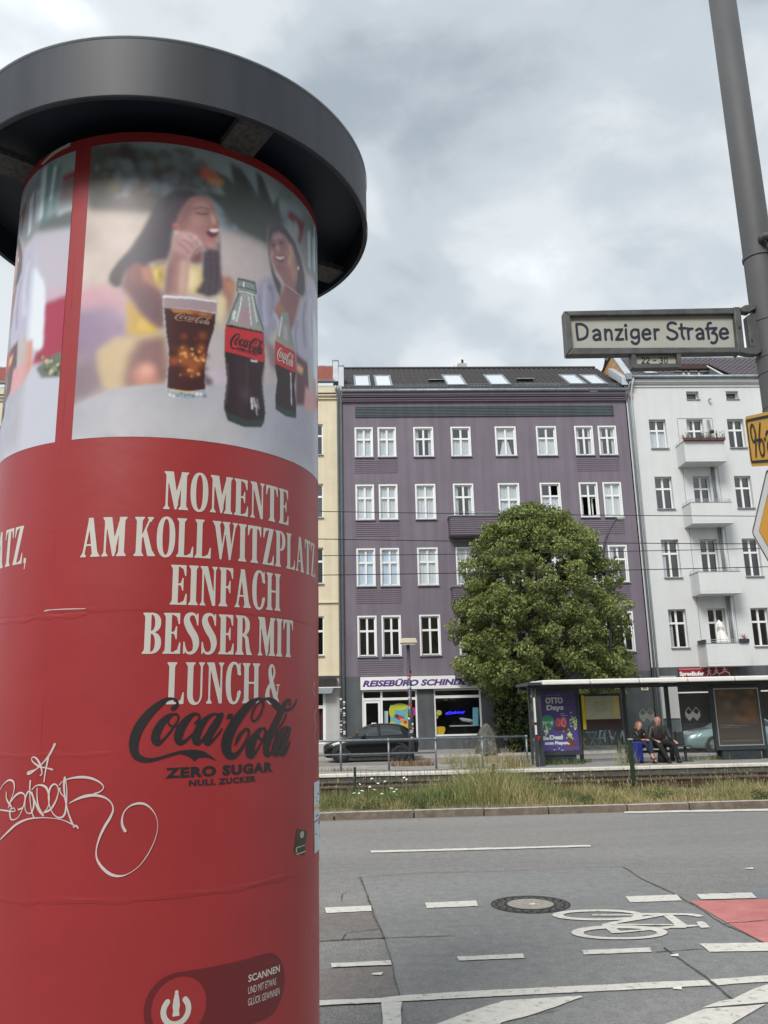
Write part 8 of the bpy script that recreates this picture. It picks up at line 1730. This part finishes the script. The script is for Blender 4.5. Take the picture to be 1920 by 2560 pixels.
# ================================================================== GRASS AND WIRE FENCE
def grassmesh(name, B, H, W_, C, parent=None, lean=.35, **k):
    n = len(B); a = rng.uniform(0, 2*math.pi, n); w = np.stack([np.cos(a), np.sin(a)*.6, 0*a], 1)*W_[:, None]
    l = rng.normal(size=(n, 3))*lean; l[:, 2] = 0; m1 = B+np.array([0, 0, 1])*H[:, None]*.55+l*H[:, None]*.25; tip = B+np.array([0, 0, 1])*H[:, None]*rng.uniform(.85, 1, n)[:, None]+l*H[:, None]
    V = np.stack([B-w, B+w, m1+w*.7, m1-w*.7, tip], 1).reshape(-1, 3).astype('f')
    me = bpy.data.meshes.new(name); me.vertices.add(5*n); me.vertices.foreach_set('co', V.reshape(-1)); me.loops.add(7*n)
    b0 = 5*np.arange(n)[:, None]; me.loops.foreach_set('vertex_index', (b0+np.array([0, 1, 2, 3, 3, 2, 4])).reshape(-1).astype('i')); me.polygons.add(2*n)
    st = (7*np.arange(n)[:, None]+np.array([0, 4])).reshape(-1); me.polygons.foreach_set('loop_start', st.astype('i')); me.polygons.foreach_set('loop_total', np.tile([4, 3], n).astype('i')); me.update()
    ca = me.color_attributes.new('paint', 'FLOAT_COLOR', 'POINT'); c4 = np.ones((5*n, 4), 'f'); c4[:, :3] = np.repeat(C, 5, 0); ca.data.foreach_set('color', c4.reshape(-1))
    me.materials.append(mat('grass_blade', (1, 1, 1), .7, var=.02, attr='paint')); o = bpy.data.objects.new(name, me); col.objects.link(o); return tag(o, **k)
m_weed = leafmat('weed_leaf', (.040, .075, .020), (.12, .17, .05))
def gh(x, y):
    """height of the growth along the verge: a tall clump in the middle, thin and dry to the right"""
    h = .23+.08*np.exp(-((x-.9)/1.0)**2)+.60*np.exp(-((x-2.9)/.95)**2)+.10*np.exp(-((x-6.3)/.6)**2)
    h = np.where(x > 4.4, .21+.05*np.sin(x*1.7)+.05*np.sin(x*4.1), h)
    return h*(.55+.45*np.sin(np.clip((y-16.2)/2.6, 0, 1)*math.pi*.5+.1))*np.clip((y-16.15)/.75+.15, .12, 1)
n = 95000
x_ = rng.uniform(-6, 17, n); y_ = 16.22+rng.beta(1.3, 1.7, n)*2.7
dens = .62+.38*np.sin(x_*1.3+np.sin(y_*2)*2)*np.sin(y_*1.9+x_*.4)+.4*np.exp(-((x_-3)/1.6)**2)-.35*(y_ < 16.6); keep = rng.uniform(0, 1, n) < dens; x_, y_ = x_[keep], y_[keep]; n = len(x_)
hh_ = gh(x_, y_)*rng.uniform(.35, 1.15, n)*np.where(rng.uniform(0, 1, n) < .04, 1.6, 1.)
dry = np.clip(.12+.42*(x_ > 4.6)+.35*np.exp(-((x_-3.0)/1.2)**2)*rng.uniform(0, 1, n)+.3*(y_ < 16.9)+.28*np.sin(x_*2.3+y_*3)+rng.normal(0, .22, n), 0, 1)[:, None]
G0, G1 = np.array([.085, .135, .030]), np.array([.38, .32, .14]); C_ = G0*(1-dry)+G1*dry; C_ *= rng.uniform(.7, 1.35, n)[:, None]
lowbrown = (rng.uniform(0, 1, n) < .22)&(hh_ < .3); C_[lowbrown] = np.array([.14, .10, .055])*rng.uniform(.6, 1.3, lowbrown.sum())[:, None]
grassmesh('grass', np.stack([x_, y_, np.full(n, .08)], 1), hh_, rng.uniform(.003, .008, n), np.clip(C_, 0, 1), label='long green and straw coloured grass along the tram verge', cat='grass', kind='stuff')
n = 9000; x_ = rng.uniform(-8, 18, n); y_ = rng.uniform(19.3, 24.1, n); m_ = rng.uniform(0, 1, n) < .35+.3*np.sin(x_*2+y_); x_, y_ = x_[m_], y_[m_]; n = len(x_)
C_ = np.array([.09, .10, .035])*rng.uniform(.6, 2.0, n)[:, None]; grassmesh('track_weeds', np.stack([x_, y_, np.full(n, .02)], 1), rng.uniform(.08, .38, n), rng.uniform(.004, .009, n), C_, label='sparse weeds growing between the tram rails', cat='weeds', kind='stuff')
# broad leaved weeds between the blades
for i, (wx_, wy_, wr_, wh_) in enumerate(((-.2, 17.0, .30, .26), (.35, 16.6, .35, .22), (.9, 16.9, .40, .36), (1.35, 16.55, .30, .24), (2.1, 17.2, .4, .45), (3.6, 16.9, .35, .40), (4.5, 16.7, .3, .2), (6.1, 17.0, .35, .34), (7.9, 16.6, .25, .22), (10.6, 16.45, .22, .30), (9.2, 17.3, .4, .22))):
    t_ = thing('weed_plant', 'clump of dark green broad leaved weeds among the verge grass behind the kerb', 'weed', (wx_, wy_, .08), 'leafy weeds in the verge')
    n_ = 330; d = rng.normal(size=(n_, 3)); d /= np.linalg.norm(d, axis=1)[:, None]; d[:, 2] = abs(d[:, 2])
    leaves('leaf_clump', np.array([wx_, wy_, .08])+d*rng.uniform(.2, 1, n_)[:, None]*np.array([wr_, wr_*.7, wh_]), rng.uniform(.012, .028, n_), rng.beta(1.5, 2.5, n_), m_weed, t_)['kind'] = 'stuff'
    MB().tube([(wx_, wy_, .05), (wx_, wy_, .08+wh_*.8)], .006, 5).build('stem', m_leafg, t_)
# weeds on the platform
Bx, By, Hh, Cc = [], [], [], []
for cx_, cy_, r, h, n, cc in ((2.0, 27.1, .7, .30, 420, (.20, .12, .06)), (4.2, 27.6, 1.4, .32, 380, (.22, .19, .08)), (5.0, 25.3, .6, .55, 130, (.12, .13, .05)), (6.4, 25.9, .7, .22, 260, (.07, .11, .03)), (7.2, 26.6, .3, .18, 120, (.08, .11, .03)), (3.4, 25.4, .5, .7, 90, (.12, .14, .05)), (10.6, 26.5, 1.2, .2, 300, (.08, .11, .03)), (11.7, 26.4, .6, .24, 200, (.08, .12, .03)), (8.0, 24.9, .4, .95, 60, (.22, .22, .10)), (4.6, 24.9, .6, .75, 90, (.28, .20, .09)), (-.3, 25.4, .5, .15, 80, (.12, .09, .05))):
    a = rng.uniform(0, 6.28, n); q_ = r*np.sqrt(rng.uniform(0, 1, n)); Bx += list(cx_+q_*np.cos(a)); By += list(cy_+q_*np.sin(a)*.4); Hh += list(h*rng.uniform(.3, 1, n)); Cc += list(np.array(cc)*rng.uniform(.6, 1.5, n)[:, None])
grassmesh('platform_weeds', np.stack([Bx, By, np.full(len(Bx), .25)], 1), np.array(Hh), rng.uniform(.004, .010, len(Bx)), np.array(Cc), label='rusty and green weeds growing out of the platform paving', cat='weeds', kind='stuff')
# seed heads and yarrow
mb = MB(); mw = MB()
for i in range(520):
    x = rnd.choice((rnd.gauss(3, 1.1), rnd.uniform(4, 13), rnd.uniform(-1, 13))); y = rnd.uniform(17.0, 18.8); h = float(gh(np.array(x), np.array(y)))*rnd.uniform(.9, 1.35)+.05; l = rnd.uniform(-.1, .1)
    mb.add([(x-.003, y, .1), (x+.003, y, .1), (x+l, y, .1+h)], [(0, 1, 2)]); s_ = rnd.uniform(.006, .012); mb.add([(x+l, y-.01, .1+h-.01), (x+l+s_*.6, y, .1+h+s_*2), (x+l, y+.01, .1+h+s_*4.5), (x+l-s_*.6, y, .1+h+s_*2)], [(0, 1, 2, 3)])
tag(mb.build('seed_heads', mat('seed_straw', (.36, .29, .15), .9, var=.25, scale=20)), 'pale seed heads standing above the verge grass', 'seed heads', kind='stuff')
fl = [(930, 1948), (945, 1960), (962, 1955), (990, 1975), (898, 1985), (905, 1978), (978, 1972), (985, 1980), (1040, 1979), (900, 1962), (935, 1975), (1010, 1945), (1016, 1950), (955, 1985), (884, 1984), (1110, 1966), (925, 1968), (1200, 1990)]
for i, (u, v) in enumerate(fl):
    p = at(u, v, Y=rnd.uniform(17.2, 18.6)); t_ = thing('yarrow_flower', 'flat white yarrow flower head among the green verge grass by the left fence post', 'flower', (p[0], p[1], .1), 'white yarrow flowers in the verge')
    MB().tube([(p[0]+.02, p[1], .1), (p[0], p[1], p[2])], .004, 4).build('stem', m_leafg, t_); q = MB()
    for j in range(7): a = rnd.uniform(0, 6.28); r = rnd.uniform(0, .03); q.disc((p[0]+r*math.cos(a), p[1]+r*math.sin(a), p[2]+rnd.uniform(0, .02)), rnd.uniform(.008, .017), (rnd.uniform(-.3, .3), -.7, 1), 7)
    q.build('flower_head', m_frame, t_)
# wire fence
m_green = mat('fence_green', (.020, .038, .022), .5, metal=.2, var=.2)
fn_ = thing('wire_fence', 'low dark green wire mesh fence between two thin posts in the long grass', 'wire fence', (2, 18.9, .1))
pa = at(887, 1918, Y=18.9); pb_ = at(1234, 1910, Y=18.9)
for i, p in enumerate((pa, pb_)): box('post', p[0]-.028, p[0]+.028, 18.87, 18.93, .05, p[2], m_green, fn_)
q = MB(); nx = int((pb_[0]-pa[0])/.125)
for k in range(5):
    zz = .2+k*(pa[2]-.26)/4; q.tube([(pa[0]+(pb_[0]-pa[0])*i/12, 18.9+.01*math.sin(i), zz-.03*math.sin(math.pi*i/12)+(pb_[2]-pa[2])*i/12) for i in range(13)], .0045, 4)
q.build('wire', m_green, fn_)
q = MB()
for i in range(1, nx): xx = pa[0]+i*.125; q.tube([(xx, 18.9, .12), (xx+rnd.uniform(-.01, .01), 18.9, pa[2]-.05-.03*math.sin(math.pi*i/nx)+(pb_[2]-pa[2])*i/nx)], .0035, 4)
q.build('wire', m_green, fn_)
p = at(1575, 1849, Y=19.0); po_ = thing('marker_post', 'single dark green post with pale cap standing in the verge before the bench', 'post', (p[0]+.03, 19.0, 0))
zt3 = p[2]
box('shaft', p[0]-.04, p[0]+.04, 18.96, 19.04, 0, zt3-.0, m_green, po_); box('cap', p[0]-.045, p[0]+.045, 18.955, 19.045, zt3, zt3+.02, m_lightgrey, po_)
